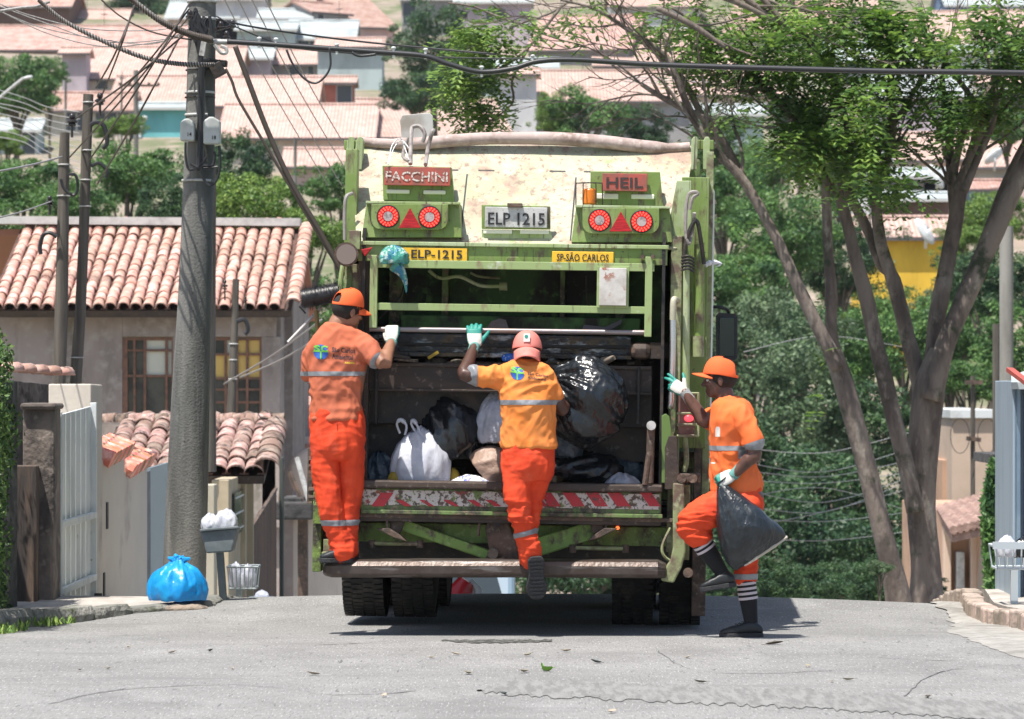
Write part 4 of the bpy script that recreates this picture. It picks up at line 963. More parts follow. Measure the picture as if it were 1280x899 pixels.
def hand(mb, w, d, nrm, side, curl=(20, 40, 40), spread=6., thumb=(40, 30), tcurl=30., s=1., lens=None, fcurl=None):
    """palm, four fingers and a thumb; w wrist, d towards the knuckles, nrm out of the back of the hand, side towards the thumb"""
    d = d.normalized(); nrm = (nrm-d*nrm.dot(d)).normalized(); side_ = d.cross(nrm)
    if side_.dot(side) < 0: side_ = -side_
    L_ = .095*s; wd = .042*s
    loft(mb, [(w+d*(L_*t), wd*k, .0155*s*k2, side_, nrm) for t, k, k2 in ((-.12, .62, 1.15), (.1, .78, 1.15), (.4, 1., 1.2), (.75, 1.04, 1.05), (1., .98, .9), (1.08, .9, .7))], 16)
    ln = lens or (.074, .084, .078, .062); tips = []
    for i in range(4):
        off = (1.15-.77*i)*.027*s; base = w+d*(L_*.96)+side_*off
        sa = R(spread*(1.5-i)); dd = (d*math.cos(sa)+side_*math.sin(sa)).normalized(); c_ = fcurl[i] if fcurl else curl; ang = 0; p = base-dd*.01*s; pts = [p]; rr = [.0108*s]
        for q, (fr_, cu_) in enumerate(zip((.46, .30, .24), c_)):
            ang += R(cu_); dir_ = dd*math.cos(ang)-nrm*math.sin(ang); p = p+dir_*(ln[i]*s*fr_*1.12); pts.append(p); rr.append((.0105, .0098, .0085)[q]*s)
        limb(mb, pts, rr, 10, sm=2); tips.append(pts[-1])
    b0 = w+d*(L_*.22)+side_*(.030*s)-nrm*.006*s; t1, t2 = R(thumb[0]), R(thumb[1])
    dt = (d*math.cos(t1)+side_*math.sin(t1)-nrm*math.tan(t2)*.5).normalized(); p1 = b0+dt*.042*s
    d2 = (dt*math.cos(R(tcurl))+d*math.sin(R(tcurl))*.7-nrm*.25).normalized(); p2 = p1+d2*.032*s; p3 = p2+(d2+d*.2-nrm*.2).normalized()*.024*s
    limb(mb, [b0-dt*.01*s, p1, p2, p3], [.0165*s, .0135*s, .0115*s, .0095*s], 10, sm=2); return tips
def glove(parent, w, d, nrm, side, teal_fn, cuffm, back=None, **k):
    mb = MB(); hand(mb, w, d, nrm, side, s=k.pop('s', 1.08), **k)
    o = finish('glove', mb, gw, parent, .0042, 3)
    o.data.materials.append(gt); M_ = PM[o.name]
    for p in o.data.polygons:
        if teal_fn(M_ @ p.center, p.normal): p.material_index = 1
    cb = MB(); dn = d.normalized() if back is None else back.normalized()
    limb(cb, [w-dn*.06, w-dn*.03, w+dn*.012], [.036, .034, .036], 18, k=.85, side=side, cap=False); cb.build('cuff', cuffm, o, smooth=True)
    return o
def shoe(parent, heel, d, up, ln=.29, wd=.052, hi=True):
    """laced leather shoe with its sole; heel = underside of the heel"""
    d = d.normalized(); up = (up-d*up.dot(d)).normalized(); s_ = d.cross(up); mb = MB()
    prof = [(.0, .60, .040), (.04, .72, .055), (.14, .80, .074), (.28, .78, .084), (.42, .82, .076), (.56, .92, .062), (.72, 1.02, .052), (.86, .94, .038), (.95, .72, .030), (1., .45, .022)]
    loft(mb, [(heel+d*(ln*t)+up*(.022+h/2), wd*w_, h/2, s_, up) for t, w_, h in prof], 20, 2.6)
    if hi: limb(mb, [heel+d*(ln*.24)+up*.05, heel+d*(ln*.24)+up*.075], [.042, .039], 16, k=.85, side=d)
    o = finish('shoe', mb, shoe_m, parent, .006, 4)
    sb = MB(); out = []
    for t, w_ in ((0, .35), (.02, .62), (.08, .82), (.2, .84), (.38, .72), (.52, .82), (.7, 1.08), (.82, 1.04), (.93, .78), (1.0, .4)): out.append((t, w_))
    poly = [heel+d*(ln*(t*1.03-.015))+s_*(wd*w_) for t, w_ in out]+[heel+d*(ln*(t*1.03-.015))-s_*(wd*w_) for t, w_ in reversed(out)]
    sb.prism(poly, up*.030); sb.build('sole', sole_m, o, bevel=.005)
    gv = MB()
    for i in range(11):
        t = .06+i*.088
        if .34 < t < .46: continue
        c_ = heel+d*(ln*t)-up*.0015; gv.bar(c_-s_*wd*.72, c_+s_*wd*.72, .012, .006, up=up)
    gv.build('tread', sole_m, o)
    lc = MB()
    for i in range(4):
        t = .38+i*.075; h = .022+float(np.interp(t, [p_[0] for p_ in prof], [p_[2] for p_ in prof]))
        c_ = heel+d*(ln*t)+up*(h+.002); lc.tube([c_-s_*.022, c_+up*.004, c_+s_*.022+d*.008], .003, 6)
    lc.build('lace', mat('lace', (.03, .03, .033), .9), o, smooth=True); return o
sX, sY, sZ = V((1, 0, 0)), V((0, 1, 0)), V((0, 0, 1))
def px2(px, D): return px*D/F

# ---- worker on the left: stands on the step, seen from behind, looks to the right, right hand on the bar
D1 = 23.93
p1 = thing('person', 'worker in faded orange T-shirt and orange cap standing on the left end of the step', 'person', P(425, 703, D1))
def Q(px, py, d=0.): return P(px, py, D1+d)
hc = Q(434, 390, .02); hf = V((.80, .60, -.16)); hu = V((.10, -.04, 1))
sh_l, sh_r = Q(399, 428), Q(457, 428, -.02)
el_l, wr_l = Q(388, 474, .05), Q(397, 462, .30)
el_r, wr_r = Q(479, 455, -.13), Q(489.5, 428, .05)
bd = MB(); head(bd, hc, hf, hu, 1.0); limb(bd, [Q(417, 424), Q(420, 408), Q(427, 396, .02)], [.062, .058, .058])
loft(bd, [(Q(x, y), px2(w, D1), dd, sX, sY) for x, y, w, dd in ((424, 412, 18, .06), (425, 424, 36, .08), (425, 450, 36, .10), (422, 495, 30, .09), (421, 540, 30, .10), (421, 556, 26, .09))])
limb(bd, [sh_l, el_l, wr_l], [.05, .042, .03]); limb(bd, [sh_r, el_r, el_r.lerp(wr_r, .35), wr_r], [.055, .045, .045, .031])
limb(bd, [Q(406, 550), Q(408, 590), Q(411, 630, -.02), Q(421, 665), Q(430, 692)], [.075, .068, .05, .045, .04])
limb(bd, [Q(436, 550, .01), Q(439, 590, .03), Q(437, 630, .05), Q(434, 665, .06), Q(434, 690, .06)], [.075, .065, .05, .045, .04])
finish('body', bd, skin1, p1, .007, 4)
eyes(p1, hc, hf, hu)
hb_ = MB(); b_ = MB(); b_.sph((0, 0, 0), .0765, .095, .090, 18, 12); f_ = hf.normalized(); u_ = (hu-f_*hu.dot(f_)).normalized(); r__ = f_.cross(u_)
hb_.add([hc+r__*v[0]+f_*(v[1]-.017)+u_*(v[2]+.026) for v in b_.v], b_.f); hb_.build('hair', hair, p1, smooth=2)
cap(p1, hc+u_*.035, hf, hu, caps, 1.02, True, .085, .35)
sh = MB()
loft(sh, [(Q(x, y), px2(w, D1), dd, sX, sY) for x, y, w, dd in ((418, 404, 12, .062), (420, 409, 20, .075), (424, 414, 28, .09), (425, 421, 35, .10), (424, 432, 37.5, .112), (423, 450, 36.5, .115), (421, 475, 33, .11), (420, 500, 31, .105), (419.5, 515, 31.5, .112), (420, 525, 33, .12))])
limb(sh, [Q(404, 428), Q(392, 445, .01), Q(389, 468, .05)], [.074, .068, .064], k=1.05); limb(sh, [Q(446, 428, -.02), Q(459, 436, -.06), Q(468, 447, -.09)], [.074, .068, .064])
w1 = wr(.013, (1, 1, .6), 11., 3.)
shirt1 = finish('tshirt', sh, tee1, p1, .008, 5, lambda p, n_: w1(p, n_)+(.006*noise.noise(V((p.x*3, 0, p.z*26))) if p.z < Q(0, 490).z else 0))
band('reflective_strip', shirt1, Q(0, 470).z, Q(0, 464.5).z, tape, shirt1)
ds = (Q(471, 447, -.09)-Q(448, 428, -.02)).normalized(); pe = Q(474, 450, -.10)
band('sleeve_strip', shirt1, pe-ds*.012, pe+ds*.05, tape, shirt1, nrm=ds, keep=lambda c: c.x > Q(455, 0).x)
band('sleeve_strip', shirt1, Q(0, 485).z, Q(0, 477).z, tape, shirt1, keep=lambda c: c.x < Q(388, 0).x and c.z > Q(0, 486).z)
tr_ = MB()
loft(tr_, [(Q(x, y), px2(w, D1), dd, sX, sY) for x, y, w, dd in ((420, 510, 31, .105), (421, 525, 33.5, .12), (422, 545, 34, .125), (422, 562, 33, .12), (422, 574, 28, .1))])
limb(tr_, [Q(405, 550), Q(407, 590), Q(411, 630, -.02), Q(421, 665), Q(428, 688)], [.092, .085, .074, .068, .078], k=1.1, side=sX)
limb(tr_, [Q(438, 550, .01), Q(440, 590, .03), Q(437, 630, .05), Q(434, 665, .06), Q(434, 686, .06)], [.088, .078, .066, .060, .066], k=1.1, side=sX)
def wt(seed, amp=.007, zk=None, zl=None):
    a_ = wr(amp, (1, 1, .38), 10., seed); c_ = wr(amp*1.25, (.5, .5, 1.7), 13., seed+4)
    return lambda p, n_: a_(p, n_)*.8+c_(p, n_)*(.85 if (zk and abs(p.z-zk) < .09) else (.45 if (zl and p.z < zl) else .25))
trz1 = finish('trousers', tr_, trs, p1, .008, 4, wt(5., .012, None, Q(0, 650).z))
band('reflective_strip', trz1, Q(0, 657).z, Q(0, 650).z, tape, trz1)
b = MB(); pts = [Q(421, 528, -.125), Q(422, 545, -.128), Q(423, 565, -.118)]; b.tube(pts, .003, 5); b.build('seam', seam, trz1, smooth=True)
shoe(p1, Q(441, 703, -.02), V((-1, -.1, -.0)), sZ, .21, .05); shoe(p1, Q(446, 702, .09), V((-.8, .5, 0)), sZ, .22, .05)
glove(p1, wr_r, V((.02, .25, 1)), V((-.15, -1, .35)), V((-1, 0, 0)), lambda c, n_: n_.x > .55 or n_.y > .5, gc, curl=(70, 70, 50), thumb=(30, 60), spread=2, back=wr_r-el_r)
glove(p1, wr_l, V((.1, 1, .2)), V((0, -.2, 1)), V((1, 0, 0)), lambda c, n_: n_.z < -.3, gc, curl=(30, 40, 40), back=wr_l-el_l)
navy = mat('print_navy', (.035, .03, .04), .8); pb_ = mat('print_blue', (.03, .12, .45), .7); pg_ = mat('print_green', (.16, .50, .06), .7); py_ = mat('print_yellow', (.75, .55, .05), .7)
def emblem(src, parent, c, r_, ux, uy, ray):
    n = 22; lower = [(r_*math.cos(a), r_*math.sin(a)) for a in [math.pi+math.pi*k/n for k in range(n+1)]]
    on_surface('emblem', src, (lower, [tuple(range(n+1))]), c, ux, uy, ray, pb_, parent, .003)
    upper = [(r_*.95*math.cos(a), r_*.95*math.sin(a)) for a in [math.pi*k/n for k in range(n+1)]]
    on_surface('emblem', src, (upper, [tuple(range(n+1))]), c, ux, uy, ray, pb_, parent, .0027)
    for s_, wx, cx_ in (('S', .85, -.5), ('C', .85, .45)):
        vs, fs = text_mesh(s_, (r_*wx*1.1, r_*.85), .05); on_surface('emblem_letter', src, ([(a+cx_*r_, b2+r_*.42) for a, b2 in vs], fs), c, ux, uy, ray, pg_, parent, .0045)
    on_surface('emblem_line', src, ([(-r_*1.05, -.05*r_), (r_*1.05, -.02*r_), (r_*1.05, .10*r_), (-r_*1.05, .07*r_)], [(0, 1, 2, 3)]), c, ux, uy, ray, pg_, parent, .0045)
    on_surface('emblem_line', src, ([(-.10*r_, 0), (-.10*r_, -r_*.98), (.10*r_, -r_*.98), (.10*r_, 0)], [(0, 1, 2, 3)]), c, ux, uy, ray, pg_, parent, .0045)
def words(src, parent, c, ux, uy, ray, w, h, gap, m=navy):
    for i, s_ in enumerate(('São Carlos', 'Ambiental')):
        vs, fs = text_mesh(s_, (w*(1. if i == 0 else .9), h), .02); on_surface('lettering', src, ([(a-(0 if i == 0 else w*.05), b2-i*gap) for a, b2 in vs], fs), c, ux, uy, ray, m, parent, .0045)
ux1 = V((1, 0, -.06)).normalized()
emblem(shirt1, shirt1, Q(402, 440), px2(9.5, D1), ux1, sZ, sY)
words(shirt1, shirt1, Q(430.5, 438.2), ux1, sZ, sY, px2(29, D1), px2(6.2, D1), px2(8.2, D1))
on_surface('lettering', shirt1, text_mesh('saúde', (px2(12, D1), px2(3, D1)), .02), Q(438, 453.5), ux1, sZ, sY, py_, shirt1, .004)

# ---- worker in the middle: leaps onto the step, back to us, pink cap turned backwards
D1 = 23.72
p2 = thing('person', 'worker in yellow-orange T-shirt and backwards pink cap leaping up at the hopper', 'person', P(668, 745, D1))
hc = Q(659, 436, .05); hf = V((.05, 1, -.22)); hu = V((0, .22, 1))
sh_l, sh_r = Q(622, 474, .0), Q(688, 480, .03)
el_l, wr_l = Q(580, 468, -.05), Q(593, 433, .20); el_r, wr_r = Q(703, 512, .05), Q(706, 490, .25)
bd = MB(); head(bd, hc, hf, hu, 1.0); limb(bd, [Q(657, 468, .0), Q(658, 452, .02), Q(659, 442, .04)], [.062, .056, .056])
loft(bd, [(Q(x, y), px2(w, D1), dd, sX, sY) for x, y, w, dd in ((655, 458, 18, .06), (656, 470, 31, .08), (657, 500, 30, .10), (660, 545, 27, .09), (661, 580, 27, .10), (661, 596, 22, .09))])
limb(bd, [sh_l, Q(600, 470, -.03), el_l, el_l.lerp(wr_l, .35), wr_l], [.055, .048, .043, .042, .030]); limb(bd, [sh_r, el_r, wr_r], [.055, .044, .031])
limb(bd, [Q(645, 582), Q(646, 612, -.03), Q(650, 640, -.05), Q(657, 668, -.02), Q(664, 702, .01)], [.075, .068, .055, .045, .042])
limb(bd, [Q(674, 582, .01), Q(669, 612, .05), Q(660, 645, .08), Q(659, 672, .10), Q(660, 704, .13)], [.072, .062, .05, .044, .04])
finish('body', bd, skin2, p2, .007, 4); eyes(p2, hc, hf, hu)
f_ = hf.normalized(); u_ = (hu-f_*hu.dot(f_)).normalized(); r__ = f_.cross(u_); hb_ = MB(); b_ = MB(); b_.sph((0, 0, 0), .075, .086, .080, 18, 12)
hb_.add([hc+r__*v[0]+f_*(v[1]-.017)+u_*(v[2]+.008) for v in b_.v], b_.f); hb_.build('hair', hair, p2, smooth=2)
cp = cap(p2, hc-u_*.012, -hf+V((0, 0, -.1)), hu, capp, 1.08, False, .075, .85)
b = MB(); c = hc-f_*.112+u_*.045; b.add([c+r__*a*.020+u_*z_*.026-f_*(.004-abs(z_)*0)+r__*.002 for a, z_ in ((-1, -1), (1, -1), (1.05, 1), (-.9, 1))], [(0, 1, 2, 3)])
lbp = b.build('cap_label', mat('label_white', (.7, .68, .62), .7), cp, solid=.003)
b = MB(); b.add([c-f_*.0075+r__*math.cos(a)*.012+u_*(math.sin(a)*.011+.007) for a in [k*math.pi/7 for k in range(14)]], [tuple(range(14))]); b.build('label_emblem', gt, lbp, solid=.002)
sh = MB()
loft(sh, [(Q(x, y, dy), px2(w, D1), dd, sX, sY) for x, y, w, dd, dy in ((655, 449, 10, .06, .02), (655, 453, 20, .075, .01), (656, 458, 29, .09, 0), (658, 466, 35, .105, 0), (660, 480, 36.5, .125, 0), (661, 505, 34.5, .13, 0), (660, 530, 34, .12, 0), (660, 548, 34.5, .12, 0), (660, 560, 35, .125, 0))])
limb(sh, [Q(632, 474), Q(612, 470, -.02), Q(596, 469, -.03)], [.076, .072, .070]); limb(sh, [Q(684, 478), Q(690, 492, .02)], [.075, .072])
w2 = wr(.015, (1, 1, .8), 10., 8.)
def fold2(p, n_):
    q = (p.x*.8+p.z*1.2)*22+noise.noise(p*4)*3.
    return w2(p, n_)+.004*math.sin(q)*max(0, 1-abs(p.z-Q(0, 500).z)*2.4)
shirt2 = finish('tshirt', sh, tee2, p2, .008, 5, fold2)
def slope_plane(src, x0, y0, x1, y1, h, **k):
    a, b2 = Q(x0, y0), Q(x1, y1); d_ = (b2-a).normalized(); n_ = V((-d_.z, 0, d_.x)); n_ = n_ if n_.z > 0 else -n_
    return band('reflective_strip', src, a-n_*h, a+n_*h, tape, src, nrm=n_, **k)
slope_plane(shirt2, 628, 503, 692, 503, px2(3, D1), keep=lambda c: c.x > Q(622, 0).x)
band('sleeve_strip', shirt2, V((Q(584, 0).x, 0, 0)), V((Q(597, 0).x, 0, 0)), tape, shirt2, nrm=sX)
tr_ = MB()
loft(tr_, [(Q(x, y), px2(w, D1), dd, sX, sY) for x, y, w, dd in ((660, 552, 30, .105), (660, 566, 32.5, .12), (660, 580, 33, .13), (660, 592, 31, .12), (660, 602, 26, .1))])
limb(tr_, [Q(645, 582), Q(646, 612, -.03), Q(650, 640, -.05), Q(657, 668, -.02), Q(664, 698, .01)], [.092, .086, .076, .066, .068], k=1.05, side=sX)
limb(tr_, [Q(674, 582, .01), Q(669, 612, .05), Q(660, 645, .08), Q(659, 672, .10), Q(660, 698, .13)], [.086, .073, .062, .056, .056], k=1.05, side=sX)
trz2 = finish('trousers', tr_, trs, p2, .008, 4, wt(15., .014, Q(0, 640).z, Q(0, 665).z))
slope_plane(trz2, 636, 672, 670, 663, px2(3, D1), keep=lambda c: c.y < D1+.06)
band('reflective_strip', trz2, Q(0, 668).z, Q(0, 661).z, tape, trz2, keep=lambda c: c.y > D1+.06)
shoe(p2, Q(670, 697, -.08), V((.03, .22, -1)), V((-.1, 1, .1)), .27, .062); shoe(p2, Q(664, 713, .12), V((.1, 1, 0)), sZ, .27, .052)
glove(p2, wr_l, V((-.02, .30, 1)), V((0, -1, .3)), V((1, 0, 0)), lambda c, n_: c.z > P(0, 417, 24).z or c.x > wr_l.x+.045 or n_.x < -.75, gc, curl=(18, 30, 50), spread=7, thumb=(38, 20), tcurl=10, s=1.12, back=wr_l-el_l)
glove(p2, wr_r, V((.05, 1, .3)), V((.8, 0, .6)), V((0, 0, 1)), lambda c, n_: False, gc, curl=(50, 50, 40), back=wr_r-el_r)
ux2 = V((1, 0, -.14)).normalized(); emblem(shirt2, shirt2, Q(646.5, 466.5), px2(8.6, D1), ux2, sZ, sY)
words(shirt2, shirt2, Q(672, 468.5), ux2, sZ, sY, px2(26, D1), px2(3.6, D1), px2(4.8, D1))

# ---- worker on the right: climbs towards the handle, carries a black bag
D1 = 23.62
p3 = thing('person', 'worker in bright orange T-shirt stepping up on the right with a black bag in hand', 'person', P(928, 797, D1))
hc = Q(900, 476, .02); hf = V((-1, .10, -.02)); hu = V((-.08, 0, 1))
sh_n, sh_f = Q(928, 524, -.12), Q(899, 520, .16)
el_n, wr_n = Q(944, 566, -.16), Q(917, 594, -.15); el_f, wr_f = Q(881, 527, .15), Q(856, 491, .17)
bd = MB(); head(bd, hc, hf, hu, .98); limb(bd, [Q(915, 520, .02), Q(909, 506, .02), Q(905, 490, .02)], [.066, .060, .058])
fw = V((-1, .0, 0)); sd3 = sY
loft(bd, [(Q(x, y, .02), px2(w, D1), dd, sX, sY) for x, y, w, dd in ((914, 508, 16, .09), (914, 520, 22, .17), (915, 550, 23, .15), (920, 590, 22, .13), (932, 620, 23, .14), (932, 634, 20, .13))])
limb(bd, [sh_n, el_n, el_n.lerp(wr_n, .3), wr_n], [.056, .045, .044, .030]); limb(bd, [sh_f, el_f, el_f.lerp(wr_f, .3), wr_f], [.056, .046, .044, .030])
limb(bd, [Q(932, 625, .09), Q(932, 700, .10), Q(935, 740, .1), Q(939, 786, .1)], [.08, .055, .046, .032]); limb(bd, [Q(930, 628, -.05), Q(862, 655, -.05), Q(884, 690, -.03), Q(903, 716, 0)], [.08, .056, .044, .032])
finish('body', bd, skin3, p3, .007, 4); eyes(p3, hc, hf, hu, .98)
f_ = hf.normalized(); u_ = (hu-f_*hu.dot(f_)).normalized(); r__ = f_.cross(u_); hb_ = MB(); b_ = MB(); b_.sph((0, 0, 0), .0765, .095, .090, 18, 12)
hb_.add([hc+r__*v[0]+f_*(v[1]-.019)+u_*(v[2]+.026) for v in b_.v], b_.f); hb_.build('hair', hair, p3, smooth=2)
cap(p3, hc+u_*.028, hf+V((.0, 0, .10)), hu, caps, 1.06, True, .07, .10)
sh = MB()
loft(sh, [(Q(x, y, .02), px2(w, D1), dd, sX, sY) for x, y, w, dd in ((909, 496, 11, .06), (911, 500, 16, .08), (913, 505, 22, .12), (915, 514, 25, .16), (914, 527, 26, .175), (914, 545, 26, .16), (916, 570, 27, .15), (919, 592, 31, .15), (921, 605, 31.5, .155), (921, 614, 31.5, .16))])
limb(sh, [Q(926, 520, -.11), Q(936, 538, -.14), Q(941, 552, -.15)], [.070, .070, .070], k=.95, side=sX); limb(sh, [Q(902, 520, .15), Q(889, 524, .22)], [.075, .068])
w3 = wr(.014, (1, 1, .6), 10., 12.); shirt3 = finish('tshirt', sh, tee3, p3, .008, 5, w3)
band('reflective_strip', shirt3, Q(0, 563).z, Q(0, 557).z, tape, shirt3, keep=lambda c: (c.x < Q(930, 0).x) or c.y > D1)
ds = (Q(941, 552, -.15)-Q(936, 538, -.14)).normalized(); pe = Q(942, 556, -.15)
band('sleeve_strip', shirt3, pe-ds*.012, pe+ds*.05, tape, shirt3, nrm=ds, keep=lambda c: c.y < D1-.03 and c.x > Q(921, 0).x)
on_surface('chest_patch', shirt3, ([(-.014, -.03), (.014, -.03), (.014, .02), (.008, .033), (-.008, .033), (-.014, .02)], [tuple(range(6))]), Q(897, 540, -.1), sX, sZ, sY, mat('patch_white', (.62, .6, .56), .7), shirt3)
on_surface('chest_patch', shirt3, ([(-.012, -.004), (.012, -.004), (.012, .004), (-.012, .004)], [(0, 1, 2, 3)]), Q(892, 579, -.1), sX, sZ, sY, MATS['patch_white'], shirt3)
tr_ = MB()
loft(tr_, [(Q(x, y, .02), px2(w, D1), dd, sX, sY) for x, y, w, dd in ((922, 602, 27, .12), (924, 612, 28, .14), (926, 625, 28, .145), (928, 640, 24, .13))])
limb(tr_, [Q(930, 625, .09), Q(932, 665, .09), Q(932, 700, .10), Q(932, 719, .1)], [.105, .09, .072, .068], k=1.05, side=sX, cap=True)
limb(tr_, [Q(932, 630, -.05), Q(900, 634, -.06), Q(872, 647, -.06), Q(864, 657, -.05)], [.110, .108, .092, .085]); limb(tr_, [Q(864, 656, -.05), Q(872, 668, -.04)], [.082, .086])
trz3 = finish('trousers', tr_, trs, p3, .008, 4, wt(25., .013, Q(0, 655).z, Q(0, 700).z))
band('reflective_strip', trz3, Q(0, 725).z, Q(0, 718).z, tape, trz3, keep=lambda c: c.x > Q(915, 0).x)
def sockset(a, b2, r0, r1, c_, n=4, par=p3):
    s_ = MB(); limb(s_, [a, a.lerp(b2, .4), b2, c_], [r0, r0*.97, r1, r1*.96], 18, cap=False); o = s_.build('sock', sock, par, smooth=True)
    for i in range(n):
        t0 = .10+i*.105; q = MB(); p_, q_ = a.lerp(b2, t0), a.lerp(b2, t0+.055); q.tube([p_, q_], [r0*1.03, r0*1.03], 24, cap=False); q.build('sock_stripe', sockw, o, smooth=True)
sockset(Q(868, 664, -.04), Q(900, 712, 0), .066, .044, Q(906, 722, 0)); sockset(Q(932, 722, .1), Q(939, 780, .1), .060, .042, Q(940, 790, .1))
shoe(p3, Q(920, 733, -.02), V((-1, 0, -.16)), V((-.16, 0, 1)), .225, .05); shoe(p3, Q(953, 797, .1), V((-1, -.12, 0)), sZ, .27, .052)
glove(p3, wr_f, V((-.75, .1, .55)), V((.25, -1, .1)), V((.3, 0, 1)), lambda c, n_: (c-wr_f).length > .098 or n_.z < -.35, gg, fcurl=[(10, 12, 10), (15, 20, 20), (45, 60, 40), (60, 60, 40)], spread=5, thumb=(50, 5), tcurl=0, s=1.0, back=wr_f-el_f)
glove(p3, wr_n, V((-.85, -.1, -.35)), V((.2, -1, .5)), V((-.2, -.3, 1)), lambda c, n_: c.x < wr_n.x-.085 or n_.z < -.55, gc, curl=(60, 80, 60), thumb=(25, 60), spread=2, back=wr_n-el_n)
# the carried bag: neck in the fist, pillow-shaped, crumpled
bg = MB(); nk = P(902, 606, 23.46); n = 48; rows = []
axis = [(902, 600, 7, .030), (901, 606, 4.5, .02), (903, 612, 9, .04), (908, 622, 15, .07), (914, 634, 22, .10), (921, 648, 29, .125), (929, 662, 35, .135), (937, 674, 39, .125), (944, 684, 40, .09), (949, 690, 38.5, .05), (952, 693, 37, .02)]
ax2 = catmull(axis, 4); u3 = V((.84, 0, .54)).normalized()
for (x, y, w, dd) in ax2:
    c = P(x, y, 23.46); row = []; t = (y-600)/93
    for k in range(n):
        a = 2*math.pi*k/n; ca, sa = math.cos(a), math.sin(a)
        f = 1+.26*(ridge(V((ca*3.4, sa*3.4, t*.7)), 1.)-.5)*min(1, t*3)*(1.15-t)+.07*(ridge(V((ca*4, sa*4, t*6)), 1.)-.5)+.30*noise.noise(V((ca*9, sa*9, 1)))*max(0, .35-t)
        pxo = math.copysign(abs(ca)**.9, ca)
        row.append(c+u3*(px2(w, 23.46)*pxo*(1+.03*noise.noise(V((t*6, k*.4, 0)))))+sY*(dd*sa*f)+V((0, 0, .01*noise.noise(V((ca*3, sa*3, t*5))))))
    rows.append(row)
for i in range(len(rows)-1): bg.add(rows[i]+rows[i+1], [(k, (k+1) % n, n+(k+1) % n, n+k) for k in range(n)])
bg.add(rows[-1], [tuple(range(n))]); bg.add(rows[0], [tuple(range(n))])
hb3 = tag(bg.build('rubbish_bag', mat('carried_bag', (.014, .018, .022), .3, spec=.5, layers=[((.04, .048, .055), 7., .5, .7)], bump=((30., 30., 12.), .8, .02)), origin=P(940, 712, 23.46), smooth=2), 'slack black bag carried by the worker on the right', 'rubbish bag')
b = MB(); b.tube(cpx([(930, 706, 23.45), (950, 694, 23.44), (970, 681, 23.44), (984, 671, 23.46)], 0, 3), [.012, .014, .014, .012, .012, .012, .011, .01, .01, .009], 8); b.build('bag_seam', mat('seam_clear', (.45, .40, .33), .5, layers=[((.7, .66, .6), 14., .55, .65)], bump=(40., .8, .01)), hb3, smooth=True)
# ------------------------------------------------------------------ left side of the street
def vwall(name, m, A, B, zb, th, label=None, cat=None, parent=None, bevel=.01, group=None):
    """upright wall from A=(px, D, py_top) to B, running along the street; thickness to the left"""
    a = P(A[0], A[2], A[1]); b_ = P(B[0], B[2], B[1]); d = (b_-a); d.z = 0; d.normalize(); n_ = V((-d.y, d.x, 0)); n_ = n_ if n_.x < 0 else -n_
    a0 = V((a.x, a.y, zb)); b0 = V((b_.x, b_.y, zb)); q = MB().prism([a0, b0, b_, a], n_*th)
    o = q.build(name, m, parent, bevel=bevel, origin=None if parent else (a.x, a.y, zb))
    if label: tag(o, label, cat, group)
    return o
plaster = mat('cream_plaster', (.62, .56, .48), .9, layers=[((.50, .45, .39), (2., .3, .6), .42, .70), ((.36, .32, .28), (9., .7, 1.2), .62, .75)], bump=(30., .4, .006))
oldc = mat('old_dark_concrete', (.065, .062, .06), .95, layers=[((.16, .15, .14), 3., .5, .66), ((.03, .03, .03), 6., .5, .62)], bump=(22., .7, .015))
stone = mat('weathered_pillar', (.20, .165, .14), .95, layers=[((.07, .06, .055), (2.5, 2.5, 1.5), .42, .58), ((.3, .25, .21), 7., .55, .7)], bump=(20., .8, .02))
gatew = mat('pale_gate', (.66, .69, .68), .6, layers=[((.5, .53, .53), (4., 4., 1.), .48, .66), ((.2, .12, .08), 14., .66, .72)], bump=(40., .3, .004))
gateb = mat('blue_grey_metal', (.10, .13, .15), .5, layers=[((.2, .24, .26), 6., .5, .7)])
beige = mat('beige_plaster', (.46, .38, .26), .85, layers=[((.36, .30, .2), 2., .45, .68)], bump=(30., .3, .005))
brownm = mat('brown_sheet', (.10, .055, .04), .7, layers=[((.06, .04, .03), (3., 3., .6), .45, .65)])
hedge_m = mat('hedge_leaf', (.075, .15, .03), .6, isl=.6)

# hedge at the very left
def leaf_cloud(name, pts_fn, n, size, m, parent=None, origin=None, flat=.5):
    rs = np.random.default_rng(abs(hash(name)) % 1000 if False else len(name)*13+n)
    c = np.array([pts_fn() for _ in range(n)], np.float32)
    a = rs.normal(size=(n, 3)); a[:, 2] = a[:, 2]*flat+.2; a /= np.linalg.norm(a, axis=1)[:, None]
    b_ = np.cross(a, rs.normal(size=(n, 3))); b_ /= np.linalg.norm(b_, axis=1)[:, None]; t = np.cross(a, b_)
    s = size*rs.uniform(.6, 1.3, (n, 1)); w = s*.42
    v = np.stack([c-b_*s, c+t*w, c+b_*s, c-t*w], 1).reshape(-1, 3)
    me = bpy.data.meshes.new(name)
    me.vertices.add(4*n); me.vertices.foreach_set('co', v.astype(np.float32).ravel()); me.loops.add(4*n); me.loops.foreach_set('vertex_index', np.arange(4*n, dtype=np.int32))
    me.polygons.add(n); me.polygons.foreach_set('loop_start', np.arange(0, 4*n, 4, dtype=np.int32)); me.update(); me.validate()
    return me
